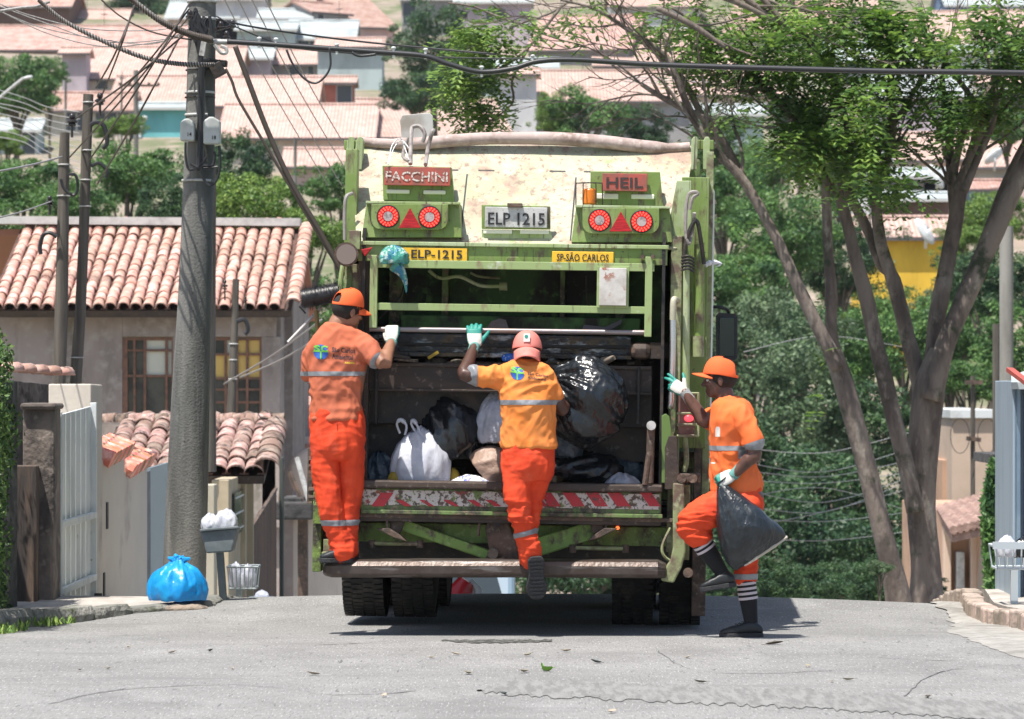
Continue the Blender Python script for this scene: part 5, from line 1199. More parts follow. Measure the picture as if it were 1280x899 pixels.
def hp():
    if random.random() < .22: return (random.uniform(-4.4, -3.85), 24.2+random.uniform(-.06, .1), random.uniform(-.1, 2.1)) if random.random() < .6 else (random.uniform(-4.4, -3.85), random.uniform(24.2, 27), 2.0+random.uniform(-.05, .08))
    y = random.uniform(24.2, 27.); z = random.uniform(-.1, 2.15); a = random.uniform(-1.6, 1.6); x = -3.47-.17*(y-24.2)*0+math.cos(a)*.12-.0
    w = (25.2-y)*.14; k = 1-max(0, (z-1.75)/.4)**2*.6
    return (-.09+lerp(-3.9, x+w*0, k)+random.uniform(-.05, .03)+noise.noise(V((y*2, z*2, 1)))*.08-.05*(y-24.2), y, z)
random.seed(5)
hd = thing('hedge', 'clipped green hedge at the far left edge', 'hedge', (-3.75, 25.6, .1))
me = leaf_cloud('foliage', hp, 19000, .022, hedge_m); me.transform(PM[hd.name].inverted()); link('foliage', me, hedge_m, hd)
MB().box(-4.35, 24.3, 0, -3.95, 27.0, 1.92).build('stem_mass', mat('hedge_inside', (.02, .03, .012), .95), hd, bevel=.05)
# wall, pillars, gate, wall
vwall('wall', oldc, (-20, 31.0, 472), (112, 33.5, 486), -.6, .2, 'dark stained concrete wall behind the weathered pillar at the left', 'wall')
b = MB(); 
post = vwall('gatepost', oldc, (5, 26.6, 478), (22, 27.0, 476), -.6, .2, 'narrow dark gatepost beside the hedge', 'gatepost')
pw = thing('pillar', 'weathered brown concrete pillar left of the pale metal gate', 'pillar', P(46, 742, 27.3))
tbx = lambda x0, y0, x1, y1, D0, D1_, name, m, par, bv=.01: MB().hexa([P(x0, y1, D0), P(x1, y1, D0), P(x1, y1, D0)+V((0, D1_-D0, 0)), P(x0, y1, D0)+V((0, D1_-D0, 0))], [P(x0, y0, D0), P(x1, y0, D0), P(x1, y0, D0)+V((0, D1_-D0, 0)), P(x0, y0, D0)+V((0, D1_-D0, 0))]).build(name, m, par, bevel=bv)
tbx(28, 508, 68, 760, 27.5, 27.9, 'shaft', stone, pw, .03); tbx(25, 504, 70, 512, 27.45, 27.95, 'coping', stone, pw, .02)
tbx(18, 582, 46, 760, 27.35, 27.5, 'plank', mat('old_plank', (.16, .11, .08), .9, layers=[((.06, .05, .045), (8., 8., 1.), .42, .6)], bump=((60., 60., 4.), .8, .01)), pw)
gt_ = thing('gate', 'tall pale sheet-metal gate between the pillar and the cream wall', 'gate', P(92, 748, 29))
A, B = (70, 28.0, 520), (114, 30.2, 508)
for i in range(7):
    t0, t1 = i/7, (i+1)/7-.012
    q = [(lerp(A[0], B[0], t), lerp(A[1], B[1], t), lerp(A[2], B[2], t)) for t in (t0, t1)]
    vwall('gate_panel', gatew, q[0], q[1], -.35, .02, parent=gt_, bevel=.004)
def along(A, B, t, z): a = P(A[0], A[2], A[1]); b_ = P(B[0], B[2], B[1]); p = a.lerp(b_, t); return V((p.x, p.y, z)) if z is not None else p
for zz in (.55, 0.05, -.2):
    MB().bar(along(A, B, 0, zz)+V((.03, 0, 0)), along(A, B, 1, zz)+V((.03, 0, 0)), .04, .05).build('gate_rail', gatew, gt_, bevel=.005)
for t in (0, 1): MB().bar(along(A, B, t, -.4)+V((.02, 0, 0)), along(A, B, t, None)+V((.02, 0, .03)), .05, .05).build('gate_stile', gatew, gt_, bevel=.005)
MB().bar(along(A, B, 1, -.2)+V((.06, -.03, 0)), along(A, B, 1, -.08)+V((.06, -.03, 0)), .06, .05).build('latch', steel, gt_)
cw = vwall('wall', plaster, (114, 30.3, 480), (128, 30.75, 481), -.6, .35, 'tall narrow cream gate pillar right of the pale gate', 'pillar')
# ridge tiles on the dark wall
rt = mat('roof_tile', (.50, .28, .215), .85, rnd=.20, layers=[((.62, .44, .37), 6., .45, .62), ((.10, .07, .06), 9., .58, .70)], bump=(60., .4, .006))
for i in range(5):
    p = P(10+i*16, 464+i*1.3, 31.4+.35*i); b = MB(); rows = []
    for s_ in (0, 1):
        rows.append([V(((s_-.5)*.26, math.cos(a)*(.06+.012*s_), math.sin(a)*(.06+.012*s_))) for a in [math.pi*k/6 for k in range(7)]])
    b.grid(rows); o = b.build('ridge_tile', rt, smooth=2, solid=.012, fix=False); o.parent = bpy.data.objects['wall']; o.location = p-PM['wall'].translation; o.rotation_euler = (0, 0, R(58))
# stepped cream wall with tile coping
w1_ = thing('wall', 'cream rendered garden wall stepping down under orange tile copings', 'wall', P(150, 750, 32.5))
for (A, B) in (((128, 30.8, 563), (156, 32.6, 549)), ((156, 32.62, 578), (184, 34.9, 562))):
    vwall('wall_panel', plaster, (A[0], A[1], A[2]+12), (B[0], B[1], B[2]+22), -.9, .2, parent=w1_)
    for i in range(8):
        t = (i+.5)/8; c = along(A, B, t, None); c.z -= .05; b = MB()
        d = V((1, -.1, -.5)).normalized(); b.tube([c-d*.16, c+d*.08], [.045, .075], 8); b.build('coping_tile', mat('orange_tile', (.58, .20, .12), .8, rnd=.5, layers=[((.7, .42, .32), 8., .45, .6)]), w1_, smooth=True)
b = MB(); b.bar(along((128, 30.8, 563), (156, 32.6, 549), .18, .62), along((128, 30.8, 563), (156, 32.6, 549), .18, .40), .02, .12); b.build('house_number', inkb, w1_)
b = MB(); b.bar(along((128, 30.8, 563), (156, 32.6, 549), .05, -.15), along((128, 30.8, 563), (156, 32.6, 549), .05, .05), .02, .1); b.build('meter_slot', inkb, w1_)
# blue grey slatted gate
g2 = thing('gate', 'dark blue-grey slatted gate half hidden behind the big pole', 'gate', P(196, 750, 36))
vwall('gatepost', gateb, (180, 34.95, 590), (188, 35.5, 588), -1.2, .1, parent=g2)
for i in range(16):
    t = i/16; q = [(lerp(188, 212, u_), lerp(35.6, 38.2, u_), lerp(585, 578, u_)) for u_ in (t, t+.04)]
    vwall('gate_bar', mat('gate_bar', (.22, .27, .3), .5), q[0], q[1], -1.2, .03, parent=g2, bevel=0)
# house at the left, front facing us
hl = mat('stained_wall', (.36, .30, .27), .9, layers=[((.24, .20, .175), (1.2, 1.2, .35), .46, .62), ((.12, .12, .08), (2.2, 2.2, .4), .58, .70), ((.42, .37, .33), 5., .5, .7)], bump=(12., .4, .01))
DH = 60.
hs = thing('house', 'single-ridge house with stained plaster wall and clay tile roof behind the big pole', 'house', P(180, 640, DH+3))
def hbox(name, m, x0, y0, x1, y1, D, th, par, bv=.01): return tbx(x0, y0, x1, y1, D, D+th, name, m, par, bv)
# front wall pieces around the two windows
hbox('wall', hl, -70, 383, 153, 660, DH, .2, hs); hbox('wall', hl, 153, 383, 345, 421, DH, .2, hs); hbox('wall', hl, 153, 522, 345, 660, DH, .2, hs)
hbox('wall', hl, 216, 421, 262, 522, DH, .2, hs); hbox('wall', hl, 327, 421, 350, 660, DH, .2, hs)
pR = P(350, 383, DH); b = MB(); b.box(pR.x-.2, DH+.2, -5, pR.x, DH+7, pR.z+.0); b.build('side_wall', hl, hs)
pR2 = P(366, 383, DH+1.2); b = MB(); b.box(pR.x, DH+1.2, -5, pR2.x, DH+6, pR2.z+.1); b.build('side_wall', hl, hs)
b = MB(); b.box(-7, DH+5.5, -5, pR.x-.25, DH+6, pR.z); b.build('back_wall', hl, hs)
b = MB(); b.box(-7, DH+.25, -.3, pR.x-.25, DH+5.4, -.2); b.build('floor', hl, hs)
b = MB(); b.box(-7, DH+3.4, -.2, pR.x-.25, DH+3.5, 2.8); b.build('inner_wall', mat('yellow_room', (.62, .50, .26), .8), hs)
wood = mat('window_wood', (.22, .11, .07), .7, layers=[((.12, .07, .05), 12., .45, .65)])
glassd = mat('window_glass_dark', (.03, .035, .035), .12, layers=[((.08, .08, .07), 2., .45, .6)]); glassp = mat('frosted_pane', (.60, .60, .50), .35); glassy = mat('amber_pane', (.72, .48, .13), .35)
def win(x0, x1, y0, y1, cols, rowsy, panes, par):
    w = hbox('window', wood, x0, y0, x1, y0+3.5, DH+.02, .12, par, .005)
    for yy in rowsy+[y1]: hbox('frame', wood, x0, yy-1.5, x1, yy+1.5, DH+.02, .10, w, .004)
    for i, xx in enumerate(cols): hbox('frame', wood, xx-1.6, y0, xx+1.6, y1, DH+.012, .11, w, .004)
    ry = [y0]+rowsy+[y1]
    for r_ in range(len(ry)-1):
        for k in range(len(cols)-1):
            hbox('pane', panes[r_][k], cols[k]+1.6, ry[r_]+1.5, cols[k+1]-1.6, ry[r_+1]-1.5, DH+.07, .01, w, 0)
    return w
gdk, gpl, gyl = glassd, glassp, glassy
win(154, 216, 422, 522, [155, 158, 168, 181, 208, 216], [438, 470], [[gdk, gdk, gdk, gpl, gpl], [gdk, gdk, gdk, gpl, gpl], [gdk]*5], hs)
win(262, 327, 422, 522, [263, 282, 296, 309, 326], [443, 473, 487, 503], [[gdk, gpl, gyl, gyl], [gyl, gyl, gyl, gyl], [gdk]*4, [gdk]*4, [gdk]*4], hs)
# clay roof of separate tiles
def tile_mesh(L=.42, w=.19, name='tile'):
    b = MB(); rows = []
    for i in range(3):
        t = i/2; r0 = lerp(.38, .46, t)*w; rows.append([V((math.cos(a)*r0, (t-.5)*-L, math.sin(a)*r0*.85)) for a in [math.pi*k/8 for k in range(9)]])
    n = 9; b.grid(rows); b.grid([[p*1.0-V((0, 0, .018)) for p in r_] for r_ in rows])
    for k in range(8):
        b.f.append((2*n+k, 2*n+k+1, 5*n+k+1, 5*n+k))
    me = bpy.data.meshes.new(name); me.from_pydata([tuple(v) for v in b.v], [], b.f); me.shade_smooth(); me.set_sharp_from_angle(angle=R(40)); me.materials.append(rt); return me
def tiled_roof(par, ex0, ex1, eave, ridge, D0, D1_, L, w, mesh, slab, limit=300, edge=True):
    """eave and ridge as photo rows at distances D0, D1_; ex0, ex1 photo columns at the eave"""
    e0 = P(ex0, eave, D0); e1 = P(ex1, eave, D0); rg = P(ex1, ridge, D1_); s_ = V((0, D1_-D0, rg.z-e1.z)); ln = s_.length; sd_ = s_.normalized(); nn = V((0, -sd_.z, sd_.y))
    ang = math.atan2(sd_.z, sd_.y); x0, x1 = e0.x, e1.x
    MB().prism([V((x0, D0, e0.z-.07)), V((x1, D0, e0.z-.07)), V((x1, D1_, rg.z-.07)), V((x0, D1_, rg.z-.07))], -nn*.1).build('roof_deck', slab, par)
    nc = int((x1-x0)/w); nr = int(ln/(L*.80)); stuff = MB(); cnt = 0; inv = PM[par.name].inverted(); objs = []
    for c in range(nc-1, -1, -1):
        for r_ in range(nr+1):
            p = V((x0+(c+.5)*w, e0.y, e0.z))+sd_*(r_*L*.80+L*.35)+V((random.uniform(-.010, .010), 0, 0))+nn*(random.uniform(-.006, .010)+.03*noise.noise(V((c*.35, r_*.4, 2))))+sd_*random.uniform(-.02, .02)
            objs.append((p, random.uniform(-.03, .03)))
    me2 = mesh
    for i, (p, a) in enumerate(objs):
        if i < limit:
            o = bpy.data.objects.new('roof_tile', me2); C.objects.link(o); o.parent = par; PM[o.name] = PM[par.name]
            o.location = inv @ p; o.rotation_euler = (ang, 0, a)
        else:
            M_ = Matrix.Translation(p) @ Matrix.Rotation(ang, 4, 'X') @ Matrix.Rotation(a, 4, 'Z'); stuff.add([M_ @ v.co for v in me2.vertices], [tuple(f.vertices) for f in me2.polygons])
    if stuff.v:
        o = stuff.build('far_roof_tile', mat('roof_tile_joined', (.50, .28, .215), .85, isl=.28, layers=[((.62, .44, .37), 6., .45, .62), ((.10, .07, .06), 9., .58, .70)], bump=(60., .4, .006)), par, smooth=True, fix=False); o['kind'] = 'stuff'
    # under-tiles (channels): dark lower courses
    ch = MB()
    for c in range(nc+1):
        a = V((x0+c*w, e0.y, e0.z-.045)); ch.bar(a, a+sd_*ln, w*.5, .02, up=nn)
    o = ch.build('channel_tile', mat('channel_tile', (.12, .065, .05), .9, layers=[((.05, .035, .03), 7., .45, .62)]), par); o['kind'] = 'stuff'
    if edge:
        for i in range(int(ln/.32)):
            p = V((x1+.03, e0.y, e0.z+.05))+sd_*(i*.32+.15); o = bpy.data.objects.new('verge_tile', me2); C.objects.link(o); o.parent = par
            o.location = inv @ p; o.rotation_euler = (ang, 0, 0); o.scale = (1.35, 1, 1.3)
    return e0, e1, sd_, ln
tm = tile_mesh(.36, .20)
random.seed(21)
hr = bpy.data.objects.new('roof', None); C.objects.link(hr); hr.parent = hs; PM[hr.name] = PM[hs.name]
e0, e1, sd_, ln = tiled_roof(hr, -12, 364, 383, 283, DH-.5, DH+3.6, .36, .2, tm, steelb, 300)
MB().bar(P(-20, 275.5, DH+3.5), P(376, 278.5, DH+3.5), .5, .13).build('ridge_flashing', mat('ridge_grey', (.52, .52, .50), .6, layers=[((.36, .36, .35), 4., .45, .65)]), hr)
MB().bar(P(-20, 392, DH-.4), P(362, 392, DH-.4), .12, .12).build('fascia', mat('fascia_dark', (.05, .04, .035), .8), hr)
b = MB(); r0 = P(-20, 283, DH+3.6); r1 = P(380, 283, DH+3.6); e_ = P(0, 383, DH-.5).z
b.prism([V((r0.x, r0.y, r0.z-.05)), V((r1.x, r1.y, r1.z-.05)), V((r1.x, DH+7.7, e_)), V((r0.x, DH+7.7, e_))], (0, 0, -.1)); b.build('back_slope', mat('far_tile_plain', (.46, .22, .16), .85), hr)
# garage roof in front, lower
DG = 46.
gh_ = thing('porch', 'tiled porch roof with dark-stained clay tiles beside the big pole', 'porch', P(240, 700, DG+1))
tm2 = tile_mesh(.44, .26, 'big_tile'); tm2.materials.clear(); tm2.materials.append(mat('aged_tile', (.27, .165, .13), .9, rnd=.40, layers=[((.42, .31, .26), 7., .45, .60), ((.05, .04, .035), 6., .52, .64)], bump=(50., .6, .008)))
random.seed(22)
tiled_roof(gh_, 128, 330, 588, 530, DG-.3, DG+1.8, .44, .215, tm2, steelb, 300)
for i in range(14):   # ridge course
    p = P(134+i*16.2, 526, DG+1.85); o = bpy.data.objects.new('ridge_tile', tm2); C.objects.link(o); o.parent = gh_; o.location = p-PM[gh_.name].translation; o.rotation_euler = (0, 0, R(90)); o.scale = (1.1, .5, 1.)
hbox('wall', beige, 215, 600, 268, 800, DG, .2, gh_) if False else tbx(250, 596, 307, 790, DG+.2, DG+.4, 'wall', beige, gh_)
pdo = P(280, 600, DG)
# beige gate pillar, house front and brown gate beyond the pole
tag(tbx(250, 606, 268, 790, 41., 41.4, 'gatepost', mat('cream_post', (.44, .40, .31), .85, layers=[((.4, .35, .26), 3., .45, .66)]), None), 'cream gatepost just right of the big pole', 'gatepost')
hf_ = thing('entrance_wall', 'beige entrance wall with a small dark window right of the big pole', 'entrance', P(290, 760, 47))
vwall('wall', beige, (286, 44., 600), (309, 47.5, 592), -4, .2, parent=hf_)
b = MB(); A, B = (286, 44., 660), (309, 47.5, 640)
b.bar(along(A, B, .15, .05)+V((.02, 0, 0)), along(A, B, .75, .05)+V((.02, 0, 0)), .03, .5); b.build('window', glassd, hf_)
for zz in (.24, .05, -.14): MB().bar(along(A, B, .2, zz)+V((.035, 0, 0)), along(A, B, .72, zz)+V((.035, 0, 0)), .012, .02).build('window_bar', white, hf_)
MB().bar(along(A, B, 1.0, -4)+V((.02, 0, 0)), along(A, B, 1.0, 1.)+V((.02, 0, 0)), .12, .12).build('corner_post', beige, hf_)
bgm = thing('brown_gate', 'tall brown corrugated sheet gate sloping down behind the waste baskets', 'gate', P(325, 760, 49))
for i in range(9):
    t0, t1 = i/9, (i+1)/9-.01; A, B = (311, 47.8, 668), (346, 53., 612)
    q = [(lerp(A[0], B[0], t), lerp(A[1], B[1], t), lerp(A[2], B[2], t)) for t in (t0, t1)]
    vwall('gate_sheet', brownm, q[0], q[1], -4.5, .03 if i % 2 else .06, parent=bgm, bevel=.004)
MB().bar(P(311, 667, 47.8)+V((-.01, 0, 0)), P(346, 611, 53)+V((-.01, 0, 0)), .04, .04).build('top_rail', rust, bgm)
# posts, balcony slab with brackets
tag(tbx(349, 572, 354, 790, 53, 53.2, 'post', mat('post_dark', (.06, .07, .06), .7), None), 'thin dark post right of the brown gate', 'post')
tag(tbx(372, 640, 384, 790, 56, 56.3, 'pillar', rust, None), 'rusty brown pillar beneath the concrete balcony slab', 'pillar')
bs_ = thing('balcony', 'grey concrete balcony slab on the house corner left of the truck', 'balcony', P(365, 645, 55))
tbx(344, 628, 391, 650, 54., 56, 'slab', oldc, bs_, .03); tbx(352, 622, 378, 630, 54.3, 55.3, 'step', oldc, bs_, .02)
for (a, c) in (((371, 572), (386, 626)), ((362, 590), (378, 628)), ((354, 585), (350, 628))): MB().bar(P(*a, 54.6), P(*c, 54.4), .05, .05).build('strut', rust if a[0] < 370 else greyp, bs_)
wl_ = mat('pale_green_wall', (.36, .40, .37), .85, layers=[((.26, .28, .26), 1., .45, .65)])
hw = thing('house', 'pale green-grey house wall low down left of the truck', 'house', P(400, 760, 70))
tbx(366, 640, 470, 850, 70, 76, 'wall', wl_, hw); tbx(366, 672, 400, 682, 69.9, 70, 'ledge', mat('ledge_grey', (.2, .22, .2), .8), hw); tbx(384, 688, 412, 700, 69.92, 70, 'window', glassd, hw)
b = MB(); n_ = 10; b.prism([P(364, 760, 66)]+[P(364+24*math.cos(math.pi-a), 728-22*math.sin(a), 66) for a in [math.pi*k/n_ for k in range(n_+1)]][0:0]+[P(364, 705, 66), P(392, 700, 66), P(420, 704, 66), P(420, 800, 66), P(364, 800, 66)], (0, .3, 0)); b.build('garden_wall', oldc, hw)
# lower tiled roofs seen between the left house and the truck
lr = thing('house', 'low house with pale clay roof between the left house and the truck', 'house', P(380, 620, 68))
ft = mat('far_tile', (.50, .27, .20), .85, layers=[((.58, .38, .31), 3., .45, .62), ((.26, .15, .12), 7., .6, .72)], wave=('X', 2.6, (.26, .14, .11), .55), bump=(16., .5, .05))
tbx(364, 546, 440, 556, 64.9, 65., 'fascia', plaster, lr); tbx(364, 552, 440, 780, 65, 69, 'wall', plaster, lr)
rl_ = MB().prism([P(358, 556, 64.8), P(445, 556, 64.8), P(445, 495, 69), P(358, 495, 69)], (0, 0, -.1)); ro = rl_.build('roof', ft, lr)
lr2 = thing('house', 'low house with dusty pink roof under the balcony slab left of the truck', 'house', P(395, 650, 63))
MB().prism([P(362, 640, 61), P(440, 640, 61), P(440, 585, 64), P(368, 585, 64)], (0, 0, -.1)).build('roof', ft, lr2); tbx(366, 640, 440, 790, 61.3, 64, 'wall', plaster, lr2)
b = MB(); b.prism([P(368, 560, 62), P(372, 575, 62), P(390, 590, 62), P(420, 590, 62), P(420, 560, 62)], (0, .02, 0))
# satellite dish
dsb = MB(); rows = []
for i in range(6): rows.append([P(392, 592, 60.5)+V((.42*i/5*math.cos(a), -.05-.10*(i/5)**2*-1, .42*i/5*math.sin(a))) for a in [2*math.pi*k/20 for k in range(21)]])
dsb.grid(rows); tag(dsb.build('satellite_dish', mat('dish_beige', (.5, .42, .36), .6), origin=P(392, 612, 60.5), smooth=2, solid=.02, fix=False), 'beige satellite dish on the low roof left of the truck', 'satellite dish')

# blue bag and its neighbours on the pavement
bb = bagpx('rubbish_bag', 187, 701, 258, 750, 27.2, pbl, 'bright blue tied rubbish bag on the pavement at the foot of the big pole', seed=41, amp=.20, depth=.19, flat=.35, knot=.04)
kn = MB()
for (dx, dy, a) in ((-.07, .02, 2.6), (-.02, .045, 2.0), (.045, .03, .7), (.09, .015, .25)):
    c = P(222, 701, 27.2); kn.tube([c-V((0, 0, .05)), c+V((dx*.5, 0, dy*.7)), c+V((dx, .01, dy))], [.018, .022, .010], 7)
kn.build('knot', pbl, bb, smooth=True)
b = MB(); random.seed(9)
for (x0, x1, yy, D, s_) in ((178, 214, 757, 26.3, .05), (206, 268, 756, 26.5, .06)):
    b.sph(ground_pt((x0+x1)/2, yy, .04), (x1-x0)/2*D/F, .14, s_, 14, 8)
br = b
for i, (x0, x1) in enumerate(((196, 268),)):
    p = ground_pt(226, 757, -.012); p.z -= .02; bm_ = MB(); vs, fs = ico(3); bm_.add([V((v.x*(x1-x0)/2*26.4/F*(1+.15*noise.noise(v*3)), v.y*.14, max(-.3, v.z)*.04*(1+.5*noise.noise(v*2.2)))) for v in vs], fs)
    o = bm_.build('broken_kerb', mat('broken_earth', (.30, .24, .19), .95, layers=[((.15, .13, .11), 12., .45, .62)], bump=(30., 1., .02)), smooth=True); o.location = p; tag(o, 'broken chunk of earthy concrete in front of the blue bag', 'rubble')
# waste baskets on posts
def basket_solid():
    t = thing('waste_basket', 'grey sheet-metal waste basket on a post heaped with white bags', 'waste basket', P(279, 758, 27.6)); D = 27.6
    m = mat('basket_grey', (.13, .155, .16), .55, layers=[((.2, .22, .23), 8., .5, .7)])
    f = [P(250, 664, D), P(297, 660, D), P(290, 690, D), P(258, 692, D)]
    MB().prism(f, (0, .28, 0)).build('bin', m, t, bevel=.012)
    MB().bar(P(250, 663, D-.01), P(298, 659, D-.01), .03, .015).build('rim', m, t, bevel=.003)
    MB().bar(P(275, 690, D+.14), P(280, 764, D+.14), .055, .055).build('post', m, t, bevel=.006)
    return t
basket_solid()
bagpx('rubbish_bag', 251, 643, 276, 664, 27.72, plw, 'crumpled white bag at the left of the grey waste basket', seed=44, amp=.36, sub=4)
bagpx('rubbish_bag', 268, 638, 297, 663, 27.72, plw, 'white bag with a bluish tint filling the right of the grey waste basket', seed=45, amp=.36, sub=4)
def wire_basket(px0, px1, py0, py1, D, posty, label, n=7):
    t = thing('wire_basket', label, 'waste basket', P((px0+px1)/2, posty, D)); m = mat('basket_wire', (.20, .24, .25), .5); x0, x1 = px0, px1
    for k, (yy, s_) in enumerate(((py0, 1.), (py1, .86))):
        a, c = P(lerp(x0, x1, .5-.5*s_), yy, D), P(lerp(x0, x1, .5+.5*s_), yy, D); q = MB()
        q.tube([a, c, c+V((0, .3, 0)), a+V((0, .3, 0)), a], .010, 6); q.build('rim', m, t, smooth=True)
    for i in range(n+1):
        u = i/n
        for dy in (0, .3):
            a = P(lerp(x0, x1, u), py0, D)+V((0, dy, 0)); c = P(lerp(x0, x1, .5+(u-.5)*.86), py1, D)+V((0, dy, 0)); MB().tube([a, c], .006, 5).build('bar', m, t)
    MB().bar(P((x0+x1)/2-4, py1, D+.15), P((x0+x1)/2-4, posty, D+.15), .05, .05).build('post', m, t)
    return t
wire_basket(284, 322, 709, 736, 32., 775, 'small wire waste basket with white bags further down behind the grey one')
bagpx('rubbish_bag', 285, 704, 305, 733, 32.15, plw, 'white bag at the left of the small wire basket', seed=46, amp=.36, sub=4); bagpx('rubbish_bag', 300, 706, 319, 733, 32.15, plw, 'white bag at the right of the small wire basket', seed=47, amp=.36, sub=4)
tp = thing('plant_tub', 'low grey-green tub by the kerb near the brown gate', 'tub', P(327, 758, 36)); MB().cyl(P(327, 760, 36), P(327, 746, 36), .11, 18, .125).build('tub', gateb, tp, smooth=True); bagpx('plastic_scrap', 318, 738, 336, 750, 36, plg, 'pale plastic heaped in the low grey-green tub', 'rubbish', seed=48, amp=.3, sub=3)

# ------------------------------------------------------------------ poles
polem = mat('pole_concrete', (.19, .185, .17), .9, layers=[((.09, .09, .082), (3., 3., .5), .44, .62), ((.21, .205, .19), (14., 14., 1.2), .54, .68), ((.05, .05, .045), 30., .62, .7)], bump=(60., .6, .01))
polw = mat('pole_wood', (.13, .115, .095), .9, layers=[((.07, .06, .05), (16., 16., .8), .42, .6)], bump=((80., 80., 4.), .7, .01))
def pole(name, label, pts, D, m, cat='utility pole', n=20):
    """pts: (px_left, px_right, py) outline rows, top first"""
    b = MB(); t = thing(name, label, cat, P((pts[-1][0]+pts[-1][1])/2, pts[-1][2], D)); q = [P((a+c)/2, y, D) for a, c, y in pts]
    b.tube(q, [px2((c-a)/2, D) for a, c, y in pts], n); b.build('shaft', m, t, smooth=True); return t
D_ = 29.5
bp_ = pole('utility_pole', 'massive tapered grey concrete utility pole carrying two meter boxes', [(238, 270, -60), (236, 270, 0), (233, 269, 120), (230, 268, 200), (226, 266, 300), (222, 264, 380), (214, 262, 500), (208, 260, 620), (204, 258, 700), (202, 256, 800)], D_, polem)
def ring(par, py, px0, px1, m=greyp, r=.010, D=D_, h=3):
    c = P((px0+px1)/2, py, D); rad = px2((px1-px0)/2, D)+.004; q = MB(); q.tube([c-V((0, 0, px2(h/2, D))), c+V((0, 0, px2(h/2, D)))], [rad, rad], 24, cap=False); return q.build('pole_band', m, par, smooth=True, solid=.008)
for yy, a, c in ((116, 232, 268), (144, 232, 267), (226, 228, 266), (24, 235, 270)): ring(bp_, yy, a, c)
ring(bp_, 2, 235, 271, h=4); ring(bp_, 88, 233, 269, steel, h=1.5); ring(bp_, 122, 232, 268, steel, h=1.5)
boxm = mat('meter_box', (.50, .52, .50), .55, layers=[((.38, .40, .38), 5., .48, .66)])
for (x0, y0, x1, y1, lb_) in ((225, 150, 243, 176, 'squat pale meter box strapped to the left of the concrete pole'), (254, 148, 275, 180, 'taller pale meter box strapped to the right of the concrete pole')):
    q = MB(); D2 = D_-.24; q.prism([P(x0, y1, D2), P(x1, y1, D2), P(x1, y0+3, D2), P((x0+x1)/2+2, y0-2, D2), P((x0+x1)/2-3, y0-2, D2), P(x0, y0+3, D2)], (0, .12, 0)); bx = q.build('meter_box', boxm, bevel=.012, origin=P((x0+x1)/2, y1, D2)); tag(bx, lb_, 'meter box')
    vs, fs = text_mesh('18' if x0 > 240 else '14', (px2(5, D2), px2(5, D2)), .02); c = P((x0+x1)/2+3, y1-8, D2-.003); me = bpy.data.meshes.new('lettering'); me.from_pydata([(c.x+a-bx.location.x, c.y-bx.location.y, c.z+b2-bx.location.z) for a, b2 in vs], [], fs); link('lettering', me, inkb, bx)
b = MB(); rr = px2(4.5, D_)
b.tube(cpx([(253, 78), (252, 110), (251, 160), (250, 200), (249, 214)], D_-.20, 3), .03, 8); b.build('cable_conduit', black, bp_, smooth=True)
b = MB(); random.seed(14)
for i in range(16):
    x = random.uniform(236, 262); y = random.uniform(16, 40); b.tube(cpx([(x, y-6), (x+random.uniform(-5, 5), y), (x+random.uniform(-4, 4), y+random.uniform(8, 20))], D_-.22, 3), .014, 5)
for i in range(9):
    b.tube(cpx([(240+i*2.4, 20+random.uniform(0, 6)), (238+i*2.6, 32), (244+i*1.6, 50), (251, 78)], D_-.21, 3), .013, 5)
b.build('cable_bundle', black, bp_, smooth=True)
b = MB(); b.tube(cpx([(232, 178), (232, 196), (236, 212), (248, 208), (258, 196)], D_-.24, 4), .010, 6); b.tube(cpx([(274, 182), (275, 200), (272, 222), (262, 232), (254, 222), (252, 208), (266, 206), (268, 190)], D_-.24, 4), .012, 6); b.tube(cpx([(238, 205), (250, 210), (272, 209)], D_-.24, 4), .010, 6)
b.build('drop_cable', black, bp_, smooth=True)
b = MB(); b.bar(P(262, 78, D_-.1), P(284, 80, D_-.1), .1, .05); b.bar(P(268, 80, D_-.15), P(276, 95, D_-.15), .08, .1); b.build('clamp', steel, bp_, bevel=.006)
b = MB(); b.bar(P(255, 52, D_-.2), P(252, 70, D_-.2), .05, .04); b.tube(cpx([(268, 56), (276, 66), (283, 66), (282, 60), (276, 58)], D_-.2, 3), .015, 6); b.cyl(P(262, 52, D_-.15), P(284, 52, D_-.15), .02, 8); b.build('clamp', greyp, bp_, smooth=True)
b = MB()
for (x, y) in ((276, 34), (290, 32), (283, 46), (237, 20)): b.sph(P(x, y-3, D_-.1), .022, .022, .03, 8, 6); b.sph(P(x, y+1, D_-.1), .035, .035, .018, 8, 5); b.tube([P(x, y+1, D_-.1), P(268 if x > 260 else 240, y+5, D_-.1)], .01, 5)
b.build('insulator', mat('insulator', (.03, .025, .025), .25), bp_, smooth=True)
p2_ = pole('utility_pole', 'slim grey pole with a black insulator, left of the tapered concrete one', [(104, 117, 118), (101, 114, 200), (98, 111, 300), (93, 107, 400), (86, 102, 480), (83, 99, 600), (82, 98, 720)], 34., polw, n=12)
p3_ = pole('utility_pole', 'shorter weathered pole, leftmost of the three in the foreground', [(75, 87, 166), (73, 87, 200), (71, 86, 300), (68, 85, 400), (65, 82, 480), (62, 79, 600), (61, 78, 720)], 33.8, polw, n=12)
p4_ = pole('utility_pole', 'short thin post in front of the amber windows', [(291, 299, 349), (289, 298, 400), (286, 296, 460), (283, 295, 522), (281, 293, 600)], 50., polw, n=10)
tag(MB().tube([P(259, 590, 44), P(259, 440, 44), P(262, 200, 44)], [.11, .10, .08], 12).build('utility_pole', polw, origin=P(259, 600, 44), smooth=True), 'thin pole mostly hidden behind the massive concrete one', 'utility pole')
